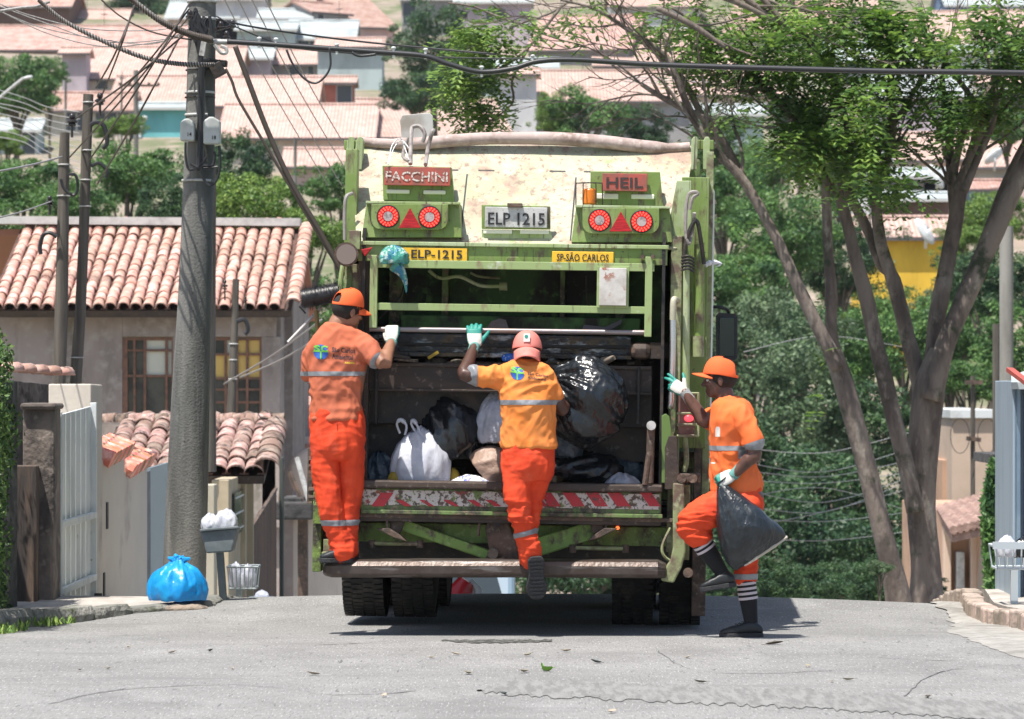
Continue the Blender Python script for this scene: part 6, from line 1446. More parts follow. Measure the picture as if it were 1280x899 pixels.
for par, ys_ in ((p2_, ((188, 102, 115), (225, 101, 114), (258, 100, 113), (447, 88, 103), (128, 104, 117))), (p3_, ((206, 73, 87), (245, 72, 87))), (p4_, ((430, 287, 297), (450, 287, 296), (474, 286, 296)))):
    for yy, a, c in ys_: ring(par, yy, a, c, D={p2_: 34., p3_: 33.8, p4_: 50.}[par], h=1.6)
def insul(par, x, y, D, s_=1.):
    q = MB(); q.cyl(P(x, y+26*s_, D), P(x, y, D), .012, 6); q.sph(P(x, y, D), .028*s_, .028*s_, .03*s_, 10, 6); q.sph(P(x, y+6*s_, D), .05*s_, .05*s_, .022*s_, 12, 5); q.sph(P(x, y+10*s_, D), .038*s_, .038*s_, .016*s_, 12, 5); q.build('insulator', MATS['insulator'], par, smooth=True)
insul(p2_, 125, 120, 33.9); insul(p3_, 90, 146, 33.7); insul(p3_, 62, 248, 33.7, .8); insul(p4_, 281, 352, 49.9, .9); insul(p4_, 307, 372, 49.9, .6)
q = MB(); q.tube(cpx([(113, 157), (120, 153), (130, 158), (134, 178), (128, 186)], 33.9, 4), .021, 7); q.tube(cpx([(114, 208), (124, 204), (134, 214), (132, 222)], 33.9, 4), .016, 7); q.build('bent_conduit', black, p2_, smooth=True)
q = MB(); q.tube(cpx([(71, 296), (62, 291), (54, 294), (50, 308), (51, 318)], 33.7, 4), .019, 7); q.build('bent_conduit', black, p3_, smooth=True); q = MB(); q.tube(cpx([(86, 218), (95, 220), (97, 236), (92, 244), (80, 236), (76, 224)], 33.7, 4), .014, 7); q.build('bent_conduit', black, p3_, smooth=True)
q = MB(); q.tube(cpx([(296, 402), (306, 400), (310, 412), (306, 418)], 49.9, 4), .03, 7); q.build('bent_conduit', black, p4_, smooth=True)
# ------------------------------------------------------------------ houses on the far hillside
def Dbase(py):
    k = (HY-py)/F; lo, hi = 118., 590.
    for _ in range(40):
        m = (lo+hi)/2
        if zroad(m)-1.6 < k*m: lo = m
        else: hi = m
    return (lo+hi)/2
pink = mat('clay_roof', (.51, .37, .315), .9, layers=[((.43, .29, .24), .9, .44, .64), ((.62, .48, .42), 2.5, .5, .68), ((.22, .13, .11), 3., .62, .72)], wave=('X', 1.55, (.24, .14, .11), .6), rnd=.10, bump=(6., .6, .08))
pinkd = mat('clay_roof_worn', (.46, .33, .28), .9, layers=[((.33, .19, .15), 1.4, .42, .60), ((.62, .44, .38), 3., .52, .7), ((.14, .10, .09), 2.4, .58, .70)], wave=('X', 1.55, (.27, .15, .12), .6), rnd=.12, bump=(6., .6, .08))
greyr = mat('grey_sheet_roof', (.42, .46, .46), .6, layers=[((.3, .33, .33), .8, .45, .65)], wave=('X', 2.4, (.25, .28, .28), .3), bump=(5., .3, .04))
def wallm(name, c):
    return mat(name, c, .9, layers=[(tuple(x*.78 for x in c), (.5, .5, .2), .45, .65), (tuple(x*.6 for x in c), (1.6, 1.6, .5), .6, .72)], bump=(4., .3, .03))
W_ = dict(cream=wallm('wall_cream', (.55, .50, .42)), white=wallm('wall_white', (.66, .66, .66)), lilac=wallm('wall_lilac', (.48, .41, .45)), cyan=wallm('wall_cyan', (.42, .50, .50)), turq=wallm('wall_turquoise', (.16, .48, .50)),
          brick=mat('brick_wall', (.38, .13, .09), .9, layers=[((.28, .1, .08), 2., .45, .65)], bump=(8., .4, .03)), grey=wallm('wall_grey', (.36, .35, .35)), brown=wallm('wall_brown', (.17, .10, .08)), blue=wallm('wall_blue', (.14, .23, .36)), yellow=wallm('wall_yellow', (.80, .50, .05)), dark=wallm('wall_dark', (.10, .09, .09)), pinkw=wallm('wall_pink', (.62, .45, .42)))
RF = dict(p=pink, w=pinkd, g=greyr)
winm = mat('far_window', (.05, .06, .07), .2); frm = mat('far_frame', (.5, .5, .48), .6)
def house(x0, x1, yr, ye, yb, wall, roof, label, pitch=20, yaw=0., wins=(), kind='gable', D=None, cat='house', group=None, back=None, hip=0.):
    """frontal house: photo columns x0..x1 at the eave, rows of ridge, eave and base; ridge runs left-right"""
    D = D or Dbase(yb); tp = math.tan(R(pitch)); cx = (x0+x1)/2; c = P(cx, ye, D); w = px2(x1-x0, D)
    view = (HY-ye)/F; s = max(1.2, px2(ye-yr, D)/max(.06, tp-view)); s = min(s, 9.); zb = min(P(cx, yb, D).z, zroad(D)-.3)-1.5
    t = thing('house', label, cat, (c.x, c.y, zb), group, matrix=Matrix.Translation((c.x, c.y, zb)) @ Matrix.Rotation(R(yaw), 4, 'Z'))
    h = c.z-zb; o = .35; wi = w/2-.25; dpt = (back or 2*s)
    pr = [(-wi, .35, 0), (-wi, .35, h-.12), (-wi, s, h+s*tp-.2), (-wi, dpt-.3, h+(2*s-dpt)*tp-.2 if back else h-.12), (-wi, dpt-.3, 0)]
    b = MB(); b.prism(pr, (2*wi, 0, 0)); b.build('wall', W_[wall], t, world=False)
    ht = hip*w; ht_ok = True
    front = [(-w/2, 0, h), (w/2, 0, h), (w/2-ht, s, h+s*tp), (-w/2+ht, s, h+s*tp)]
    ro = MB().prism(front, (0, 0, -.12)).build('roof', RF[roof], t, world=False)
    bs2 = dpt; MB().prism([(-w/2, bs2, h+(2*s-bs2)*tp), (w/2, bs2, h+(2*s-bs2)*tp), (w/2-ht, s+.02, h+s*tp), (-w/2+ht, s+.02, h+s*tp)], (0, 0, -.12)).build('roof', RF[roof], t, world=False)
    if ht:
        for sg in (-1, 1): MB().prism([(sg*w/2, 0, h), (sg*w/2, 2*s, h), (sg*(w/2-ht), s, h+s*tp)], (0, 0, -.1)).build('roof', RF[roof], t, world=False)
    # ridge tiles
    b = MB(); b.tube([(-w/2+ht, s, h+s*tp+.02), (w/2-ht, s, h+s*tp+.02)], .11, 6); b.build('ridge', RF[roof], ro, world=False)
    MB().bar((-w/2, -.02, h-.1), (w/2, -.02, h-.1), .06, .14).build('fascia', W_['dark'] if roof != 'g' else frm, ro, world=False)
    if not wins and kind == 'gable' and D < 345 and px2(yb-ye, D) > 1.6 and w > 4.5:     # plain windows in the wall under the eave
        rr = random.Random(int(x0*7+ye*13)); wins = [(x0+(x1-x0)*f_, ye+px2(1, 1)*0+.5*F/D, x0+(x1-x0)*f_+rr.uniform(.9, 1.6)*F/D, ye+1.4*F/D) for f_ in ((.18, .6) if w > 7 else (.4,)) if rr.random() < .8]
    if D < 345 and w > 5:     # a thin aerial or a water tank's hatch on the ridge
        rr = random.Random(int(x0*3+ye)); xx = rr.uniform(-w*.35, w*.35)
        if rr.random() < .6 and ht_ok: 
            b = MB(); b.tube([(xx, s, h+s*tp), (xx, s, h+s*tp+rr.uniform(.9, 1.8))], .02, 5); z_ = h+s*tp+.9
            for q_ in range(4): b.tube([(xx-.3+.04*q_, s-.3+.2*q_, z_), (xx+.3-.04*q_, s-.3+.2*q_, z_)], .012, 4)
            b.build('aerial', steel, t, world=False)
    for (a, y0, c_, y1) in wins:
        X0, X1 = px2(a-cx, D), px2(c_-cx, D); Z0, Z1 = h-px2(y1-ye, D), h-px2(y0-ye, D)
        wn_ = MB().box(X0, .31, Z0, X1, .345, Z1).build('window', frm, t, world=False)
        n_ = max(1, round((X1-X0)/.8))
        for k in range(n_):
            u0 = lerp(X0, X1, k/n_)+.05; u1 = lerp(X0, X1, (k+1)/n_)-.05; MB().box(u0, .29, Z0+.05, u1, .305, Z1-.05).build('pane', winm, wn_, world=False)
    return t
H = house
# left cluster: long clay roofs stepping up the hill
H(-30, 90, -18, 8, 24, 'brown', 'w', 'dark-walled house at the top left corner of the hillside')
H(-40, 158, 12, 34, 44, 'pinkw', 'p', 'long pale clay roof highest on the far left, above the round tree', D=Dbase(40)+14)
H(-40, 245, 32, 62, 96, 'pinkw', 'w', 'long mottled clay roof crossing behind the crossed cables on the left', D=Dbase(75)+10)
H(100, 300, 58, 98, 122, 'cream', 'p', 'wide pale clay roof directly left of the concrete pole', wins=((120, 100, 135, 112),))
H(72, 112, 60, 66, 126, 'lilac', 'p', 'lilac-grey blank wall beside the round tree', pitch=16)
H(130, 262, 94, 138, 160, 'cream', 'p', 'lower pale clay roof between turquoise house and the concrete pole')
H(158, 250, 130, 134, 168, 'turq', 'g', 'turquoise house with thin grey roof edge left of the concrete pole', pitch=14)
H(50, 168, 116, 138, 170, 'cream', 'w', 'house with shallow pinkish roof over a dark porch, left of the turquoise house', wins=((82, 140, 108, 164), (118, 140, 160, 160)))  # the dark under the porch roof is drawn as window panes
H(-30, 52, 150, 162, 205, 'cyan', 'g', 'bluish house with tall windows under the round tree at the left edge', wins=((8, 164, 22, 194), (26, 164, 44, 194)), D=Dbase(190))
H(205, 300, 2, 22, 44, 'cream', 'g', 'cream house with grey roof just behind the top of the concrete pole')
H(262, 334, -14, -2, 50, 'white', 'g', 'pale grey-white blank house right of the top of the concrete pole', D=Dbase(44))
H(320, 392, 12, 22, 52, 'grey', 'g', 'grey house with brown door at the top left centre', wins=((376, 26, 382, 40),))
H(292, 372, 28, 36, 66, 'cyan', 'g', 'low grey-green roofed house behind the thick black cable', pitch=15)
H(356, 446, 26, 48, 62, 'white', 'g', 'house with pale sheet roof and shadowed veranda at upper centre left', wins=((372, 50, 430, 58),))  # dark panes stand in for the veranda's shade
H(384, 448, 4, 16, 50, 'grey', 'w', 'small gabled house with a dark roof edge at upper centre left', yaw=38, wins=((396, 18, 406, 34),))
H(436, 500, -6, 34, 50, 'pinkw', 'w', 'house with bright clay roof left of the dark rounded tree', yaw=18)
H(284, 342, 60, 72, 104, 'lilac', 'g', 'lilac house wall directly right of the concrete pole at mid height')
H(336, 442, 62, 80, 100, 'grey', 'p', 'house with bulging salmon roof and dark carport under the cable', wins=((360, 82, 374, 96), (384, 82, 392, 96)))
H(392, 482, 48, 58, 112, 'cyan', 'p', 'large pale blue-green blank house wall left of the dark rounded tree', pitch=16)
H(366, 446, 96, 103, 132, 'brick', 'p', 'red brick house with grey door beside the big clay roof', wins=((420, 106, 440, 130),), pitch=16)
H(262, 398, 96, 132, 160, 'pinkw', 'p', 'clay roof just right of the concrete pole behind the two meter boxes')
H(270, 470, 130, 172, 215, 'cream', 'p', 'broad pale clay roof with a cream wall behind the left end of the truck')
H(464, 648, 124, 172, 205, 'lilac', 'p', 'clay roofed house with a lilac gable behind the grey plate on the truck', yaw=10)
H(350, 440, 186, 208, 232, 'pinkw', 'p', 'low pink roofed house partly behind the garden trees left of the truck')
H(498, 590, -16, -2, 60, 'grey', 'g', 'dark fronted house rising behind the dark rounded tree', D=Dbase(40), wins=((503, 2, 520, 30),))
H(566, 668, -8, 2, 66, 'lilac', 'g', 'tall mauve blank wall above the hanging leaves at top centre', D=Dbase(56))
H(655, 790, 6, 62, 80, 'grey', 'w', 'mottled clay roof behind the bare twigs at top centre', yaw=-8)
H(740, 900, 34, 82, 96, 'cream', 'p', 'broad salmon roof behind the branches right of top centre', D=Dbase(84))
H(600, 700, 74, 84, 120, 'cyan', 'g', 'pale blue low house behind the sagging cable', pitch=14)
H(655, 868, 88, 126, 178, 'grey', 'p', 'clay roofed house with shaded veranda behind the right half of the truck top', wins=((758, 132, 800, 168),))  # veranda shade drawn as dark window panes
H(618, 676, 86, 92, 172, 'white', 'p', 'white gable-end house wall right of the sagging cable', yaw=0, pitch=16, D=Dbase(165)-6)
H(840, 980, 56, 118, 140, 'cream', 'p', 'wide salmon roof glimpsed through the big tree\'s bare branches')
H(900, 1040, 0, 44, 60, 'cream', 'w', 'rust red roof high behind the leafy crown of the big tree', yaw=-10)
H(860, 960, 132, 142, 190, 'cyan', 'g', 'pale blue house behind the branch fork over the right corner of the truck', wins=((880, 146, 900, 168),))
H(1030, 1150, 52, 76, 100, 'grey', 'g', 'house with light roof behind the middle of the leafy crown', wins=((1060, 78, 1110, 90),))
H(1088, 1218, 96, 120, 178, 'lilac', 'g', 'large mauve-beige wall between the upper limbs of the big tree', wins=((1084, 146, 1096, 166),), D=Dbase(172))
H(1080, 1214, 166, 200, 238, 'cream', 'p', 'clay roofed house with a cream gable between the limbs of the big tree', yaw=-22)
H(1200, 1320, 170, 208, 250, 'cream', 'p', 'clay roofed house at the right edge behind the leaning limb', yaw=-18)
H(1150, 1210, 212, 224, 250, 'cream', 'p', 'narrow clay lean-to roof with a white satellite dish', pitch=17)
H(1100, 1196, 212, 220, 262, 'grey', 'g', 'plain beige-grey house wall above the brown one', D=Dbase(250), pitch=14)
H(1098, 1194, 244, 248, 310, 'brown', 'g', 'dark brown house wall above the yellow house', D=Dbase(286)-4, pitch=14)
H(1212, 1262, 226, 236, 275, 'blue', 'w', 'small blue house between the leaning limbs at the right', pitch=16)
H(1060, 1118, 190, 200, 290, 'white', 'g', 'white house wall seen between the trunks of the big tree', D=Dbase(262), pitch=14)
H(1066, 1196, 272, 296, 372, 'yellow', 'p', 'bright yellow house with pink roof between the trunks', D=158, pitch=24, wins=((1080, 306, 1096, 326),))
H(1104, 1290, 2, 56, 76, 'white', 'p', 'wide salmon roof at the upper right behind the thin upper branches', yaw=-8)
H(1190, 1300, 58, 64, 110, 'white', 'g', 'bluish white wall at the upper right edge', pitch=14)
H(1222, 1320, 96, 104, 170, 'dark', 'p', 'dark fronted house with white posts at the right edge', wins=((1230, 116, 1250, 150),), D=Dbase(160))
H(1180, 1290, -20, 6, 40, 'blue', 'g', 'blue-grey roofed house at the top right corner')
H(1000, 1100, -20, 10, 44, 'cream', 'p', 'salmon roofed house at the top behind the leafiest part of the crown')
H(760, 880, -24, 8, 36, 'white', 'p', 'pale house at the top edge behind the thickest bare branches')
# houses beyond the upper edge of the picture and to the sides, so that the hill goes on
random.seed(77)
for i in range(120):
    D = random.uniform(185, 470); x = random.uniform(-95, 95) if D > 345 else random.choice((-1, 1))*random.uniform(.148*D+3, 85)
    px = CX+x*F/D; w = random.uniform(7, 13)*F/D; ye = HY-(zroad(D)+2.8-1.6)*F/D
    H(px-w/2, px+w/2, ye-22, ye, ye+50, random.choice(['cream', 'white', 'lilac', 'cyan', 'grey', 'pinkw']), random.choice('ppwg'), 'clay or sheet roofed house on the hill outside the view', D=D, yaw=random.uniform(-12, 12), group='houses on the hill outside the view')
# dishes on the right roofs, a far street lamp and far poles
for (x, y, D, rot, lb_) in ((1172, 220, 168., -.5, 'white satellite dish on the lean-to roof between the limbs'), (1158, 288, 150., -.6, 'white satellite dish on the roof of the yellow house'), (1244, 196, 190., .9, 'white satellite dish on the right clay roof'), (563, 128, 195., .3, 'grey satellite dish on the clay roof behind the truck')):
    b = MB(); c = P(x, y, D); Rm = Matrix.Rotation(rot, 3, 'Y') @ Matrix.Rotation(.6, 3, 'Z')
    b.grid([[Rm @ V((.22*i/4*math.cos(a)*1.3, .12*(i/4)**2, .62*i/4*math.sin(a)))*1. for a in [2*math.pi*k/16 for k in range(17)]] for i in range(5)]); b.tube([(0, .05, 0), (0, .3, -.7)], .05, 6)
    tag(b.build('satellite_dish', white, solid=.03, smooth=2, fix=False), lb_, 'satellite dish').location = c
def far_pole(x, y0, y1, w, D, label, arm=None, m=polem):
    t = thing('utility_pole', label, 'utility pole', P(x, y1, D)); MB().tube([P(x, y1+30, D), P(x, y0, D)], px2(w/2, D), 10).build('shaft', m, t, smooth=True)
    if arm:
        MB().bar(P(x-arm[0], arm[2], D), P(x+arm[1], arm[2], D), .1, .1).build('crossarm', rust, t)
        for k in range(5): MB().cyl(P(lerp(x-arm[0], x+arm[1], k/4), arm[2], D), P(lerp(x-arm[0], x+arm[1], k/4), arm[2]-3.5, D), .06, 6).build('insulator', MATS['insulator'], t)
    return t
far_pole(170, 88, 172, 6, 165., 'far concrete pole with a crossarm above the turquoise house', (20, 28, 107)); far_pole(152, 94, 172, 2.5, 175., 'thin far pole left of the crossarm pole')
far_pole(82, 98, 160, 3, 180., 'thin far pole beside the porch house'); far_pole(369, 172, 230, 4, 150., 'thin far pole in front of the low pink house'); far_pole(1088, 160, 300, 2.5, 150., 'thin far pole between the trunks')
sl = thing('street_lamp', 'far street lamp with a pale head in front of the round tree at the left', 'street lamp', P(-20, 190, 120)); MB().tube(cpx([(-24, 190), (-18, 140), (0, 122), (24, 102), (30, 98)], 120, 4), .05, 8).build('pole', greyp, sl, smooth=True)
b = MB(); vs, fs = ico(2); c = P(35, 97, 120); b.add([c+V((v.x*.17, v.y*.08, v.z*.06+v.x*.03)) for v in vs], fs); b.build('lamp_head', white, sl, smooth=True)
sl = thing('street_lamp', 'small round-topped lamp post in front of the turquoise house', 'street lamp', P(177, 170, 160)); MB().tube([P(175, 172, 160), P(179, 150, 160)], .06, 8).build('post', white, sl, smooth=True); MB().sph(P(180, 148, 160), .16, .16, .12).build('lamp_head', white, sl, smooth=True)

# ------------------------------------------------------------------ right side of the street
peach = mat('peach_wall', (.52, .33, .22), .85, layers=[((.40, .25, .17), 1.4, .45, .65)], bump=(10., .3, .01)); peachl = mat('peach_light', (.62, .47, .36), .85)
rh = thing('house', 'tall narrow peach house wall with a white top edge, right of the big tree', 'house', P(1218, 740, 80))
tbx(1190, 520, 1245, 900, 80, 86, 'wall', mat('peach_pale', (.55, .42, .32), .85, layers=[((.45, .34, .26), 1., .45, .65)]), rh); tbx(1188, 512, 1246, 523, 79.9, 86.1, 'parapet', white, rh); tbx(1178, 575, 1192, 900, 81, 84, 'side_wall', peach, rh)
rh2 = thing('house', 'low peach house with old clay roof sloping down beside the ivy', 'house', P(1200, 760, 56))
tbx(1178, 640, 1250, 900, 58, 64, 'wall', peach, rh2)
for i, (a, c, m) in enumerate(((1180, 1189, peachl), (1196, 1206, greyp), (1214, 1222, peachl), (1222, 1230, peach))): tbx(a, 645 if i != 1 else 690, c, 900, 57.8-.1*i, 58, 'pilaster' if i != 1 else 'door', m, rh2)
oldt = mat('old_clay', (.40, .26, .21), .9, layers=[((.22, .14, .11), 3., .42, .6), ((.50, .38, .33), 6., .54, .7)], wave=('X', 1.6, (.2, .12, .1), .5), bump=(20., .5, .03))
MB().prism([P(1190, 668, 55), P(1262, 652, 55), P(1250, 618, 59), P(1174, 640, 59)], (0, 0, -.12)).build('roof', oldt, rh2)
b = MB()
for i in range(9):
    a = P(1192+i*8, 668-i*1.8, 54.95); c = P(1175+i*8.5, 640-i*2.4, 59); b.tube([a+V((0, 0, .06)), c+V((0, 0, .06))], .07, 6)
b.build('roof_ridge', oldt, rh2, smooth=True)
bx_ = thing('house', 'light blue-grey metal fronted building at the right edge', 'building', P(1275, 760, 24.8))
lb1 = mat('pale_blue_panel', (.34, .42, .50), .5, layers=[((.26, .33, .40), (6., 6., 1.), .45, .66)]); lb2 = mat('steel_blue', (.14, .21, .28), .5, layers=[((.2, .28, .35), 4., .45, .66)])
for i, (a, c, m, y0) in enumerate(((1266, 1271, lb1, 476), (1271, 1276, lb2, 480), (1276, 1282, lb1, 480), (1282, 1300, lb2, 480), (1300, 1340, lb1, 480))): tbx(a, y0-0, c, 790, 27.2-.1*(i % 2), 28.2, 'wall_panel', m, bx_, .006)
MB().prism([P(1264, 478, 27.0), P(1345, 478, 27.0), P(1345, 440, 28.4), P(1264, 470, 28.4)], (0, 0, -.05)).build('roof', greyr, bx_)
MB().bar(P(1262, 462, 27), P(1286, 480, 26.6), .05, .03).build('gutter_end', redp, bx_)
rb = wire_basket(1243, 1300, 683, 711, 26.2, 775, 'white-railed waste basket at the right edge holding white bags', 5)
for ch in rb.children: ch.data.materials.clear(); ch.data.materials.append(mat('basket_pale', (.42, .47, .5), .5))
MB().bar(P(1241, 682, 26.15), P(1300, 682, 26.15), .03, .05).build('top_rail', MATS['basket_pale'], rb)
bagpx('rubbish_bag', 1246, 670, 1272, 696, 26.35, plw, 'white bag at the left of the railed basket at the right edge', seed=51, amp=.2, sub=4); bagpx('rubbish_bag', 1266, 672, 1292, 697, 26.35, plb, 'dark bag at the right of the railed basket at the right edge', seed=52, amp=.2, sub=4)
far_pole(1258, 283, 560, 18, 46., 'pale concrete pole at the right edge', m=mat('pole_pale', (.30, .29, .26), .9, layers=[((.2, .19, .17), (3., 3., .6), .45, .65)], bump=(40., .4, .01)))
far_pole(1245, 405, 640, 9, 52., 'dark wooden pole just left of the pale one at the right', m=polw); pq = far_pole(1216, 470, 612, 6, 70., 'small dark post with looping wires before the peach house', m=polw)
for (x, y) in ((1200, 545), (1234, 545)):
    b = MB(); b.tube([P(x+12*math.cos(a), y+22*math.sin(a), 69.8) for a in [2*math.pi*k/16 for k in range(17)]], .007, 5); b.build('wire_loop', black, pq, smooth=True)
MB().bar(P(1206, 478, 69.9), P(1228, 478, 69.9), .08, .08).build('crossarm', rust, pq); MB().bar(P(1208, 548, 69.9), P(1226, 550, 69.9), .08, .08).build('crossarm', rust, pq)
cr = thing('carport', 'dark carport edge with white stripes beside the pale pole', 'carport', P(1250, 640, 50)); tbx(1240, 568, 1290, 580, 50, 52, 'beam', oldc, cr)
for i in range(4): tbx(1243, 584+i*9, 1262, 587+i*9, 50.2, 50.4, 'slat', greyp, cr)
# ------------------------------------------------------------------ trees
barkm = mat('tree_bark', (.19, .155, .13), .95, layers=[((.09, .07, .06), (4., 4., 1.2), .44, .60), ((.27, .24, .20), (7., 7., 3.), .56, .68), ((.035, .045, .025), 3., .56, .66)], bump=((24., 24., 9.), .9, .02))
barkf = mat('far_bark', (.12, .10, .08), .95)
def foliage(name, c1, c2, c3, tr=.25):
    return mat(name, c1, .5, layers=[(c2, 1.1, .40, .62), (c3, 2.7, .52, .70)], isl=.38, trans=tr, spec=.35)
f_dark = foliage('leaves_dark_or_shaded', (.035, .085, .04), (.065, .13, .045), (.02, .055, .035)); f_mid = foliage('leaves_mid', (.07, .155, .045), (.125, .245, .065), (.032, .085, .04)); f_lite = foliage('leaves_light', (.12, .22, .04), (.18, .28, .06), (.06, .13, .03))  # dark leaves double as shade low in the wood, mid ones as sun
f_olive = foliage('leaves_grey_green', (.08, .145, .065), (.16, .23, .12), (.03, .06, .035)); f_near = foliage('leaves_feathery', (.08, .16, .035), (.17, .29, .05), (.035, .085, .035), .38)
def crown_pts(n, nclump, seed, rad=(1, 1, 1), cl=.28, shell=.55):
    rs = np.random.default_rng(seed); d = rs.normal(size=(nclump, 3)); d /= np.linalg.norm(d, axis=1)[:, None]; r = rs.uniform(shell, 1., (nclump, 1))**.7
    c = d*r*(1+.16*rs.normal(size=(nclump, 1))); c[:, 2] = np.where(c[:, 2] < -.55, -.55+.2*rs.random(nclump), c[:, 2])
    k = rs.integers(0, nclump, n); sz = rs.uniform(.6, 1.3, nclump)[k][:, None]; q = rs.normal(size=(n, 3)); q /= np.linalg.norm(q, axis=1)[:, None]; q *= rs.uniform(.45, 1, (n, 1)); q[:, 2] = q[:, 2]*.75+.1
    return (c[k]+q*cl*sz)*np.array(rad), q
def leaves_me(name, pts, nrm, size, seed, asp=.42):
    rs = np.random.default_rng(seed); n = len(pts); a = nrm*.9+rs.normal(size=(n, 3))*.75+np.array([0, 0, .5]); a /= np.linalg.norm(a, axis=1)[:, None]
    b_ = np.cross(a, rs.normal(size=(n, 3))); b_ /= np.linalg.norm(b_, axis=1)[:, None]; t = np.cross(a, b_); s = size*rs.uniform(.6, 1.35, (n, 1)); w = s*asp
    v = np.stack([pts-b_*s, pts+t*w-a*w*.2, pts+b_*s, pts-t*w-a*w*.2], 1).reshape(-1, 3); me = bpy.data.meshes.new(name)
    me.vertices.add(4*n); me.vertices.foreach_set('co', v.astype(np.float32).ravel()); me.loops.add(4*n); me.loops.foreach_set('vertex_index', np.arange(4*n, dtype=np.int32))
    me.polygons.add(n); me.polygons.foreach_set('loop_start', np.arange(0, 4*n, 4, dtype=np.int32)); me.update(); me.validate(); return me
CR = []
for i, (n, ncl, rad, cl) in enumerate(((15000, 70, (1, 1, .85), .27), (15000, 95, (1, 1, 1.), .24), (13000, 50, (1, 1, .75), .32), (14000, 120, (1, 1, 1.15), .22))):
    p, q = crown_pts(n, ncl, 50+i, rad, cl, .35); CR.append(leaves_me('crown', p, q, .040, 90+i))
TR = {}
def trunk_me():
    if 't' not in TR:
        b = MB(); random.seed(4); b.tube([(0, 0, -3.), (.02, 0, -1.4), (0, .03, -.5), (.05, 0, -.05)], [.10, .085, .07, .05], 9)
        for i in range(9):
            a = i*.7; b.tube([(0, 0, -.7+.05*i), (math.cos(a)*.25, math.sin(a)*.25, -.36+.03*i), (math.cos(a)*.5, math.sin(a)*.5, -.16+.02*i)], [.045, .03, .012], 6)
        me = bpy.data.meshes.new('trunk'); me.from_pydata([tuple(v) for v in b.v], [], b.f); me.materials.append(barkf); me.shade_smooth(); TR['t'] = me
    return TR['t']
CM = {}
def crown_mesh(i, m):
    if (i, m.name) not in CM: me = CR[i].copy(); me.materials.append(m); CM[(i, m.name)] = me
    return CM[(i, m.name)]
def tree(px, py, rpx, D, m, label, i=0, sz=None, rot=0., name='tree', cat='tree', group=None, sy=None):
    """crown centre and half width in photo pixels at distance D"""
    r = px2(rpx, D); c = P(px, py, D); rz = r*(sz or 1.); t = thing(name, label, cat, (c.x, c.y, zland(c.x, c.y)), group)
    o = bpy.data.objects.new('crown', crown_mesh(i % 4, m)); C.objects.link(o); o.parent = t; o.location = (0, 0, c.z-t.location.z); o.scale = (r, sy or r, rz); o.rotation_euler = (0, 0, rot)
    k = bpy.data.objects.new('trunk', trunk_me()); C.objects.link(k); k.parent = t; k.location = (0, 0, c.z-t.location.z); k.scale = (r*.9, r*.9, max(rz, (c.z-t.location.z+.5)/3.)); k.rotation_euler = (0, 0, rot+1)
    return t
random.seed(31)
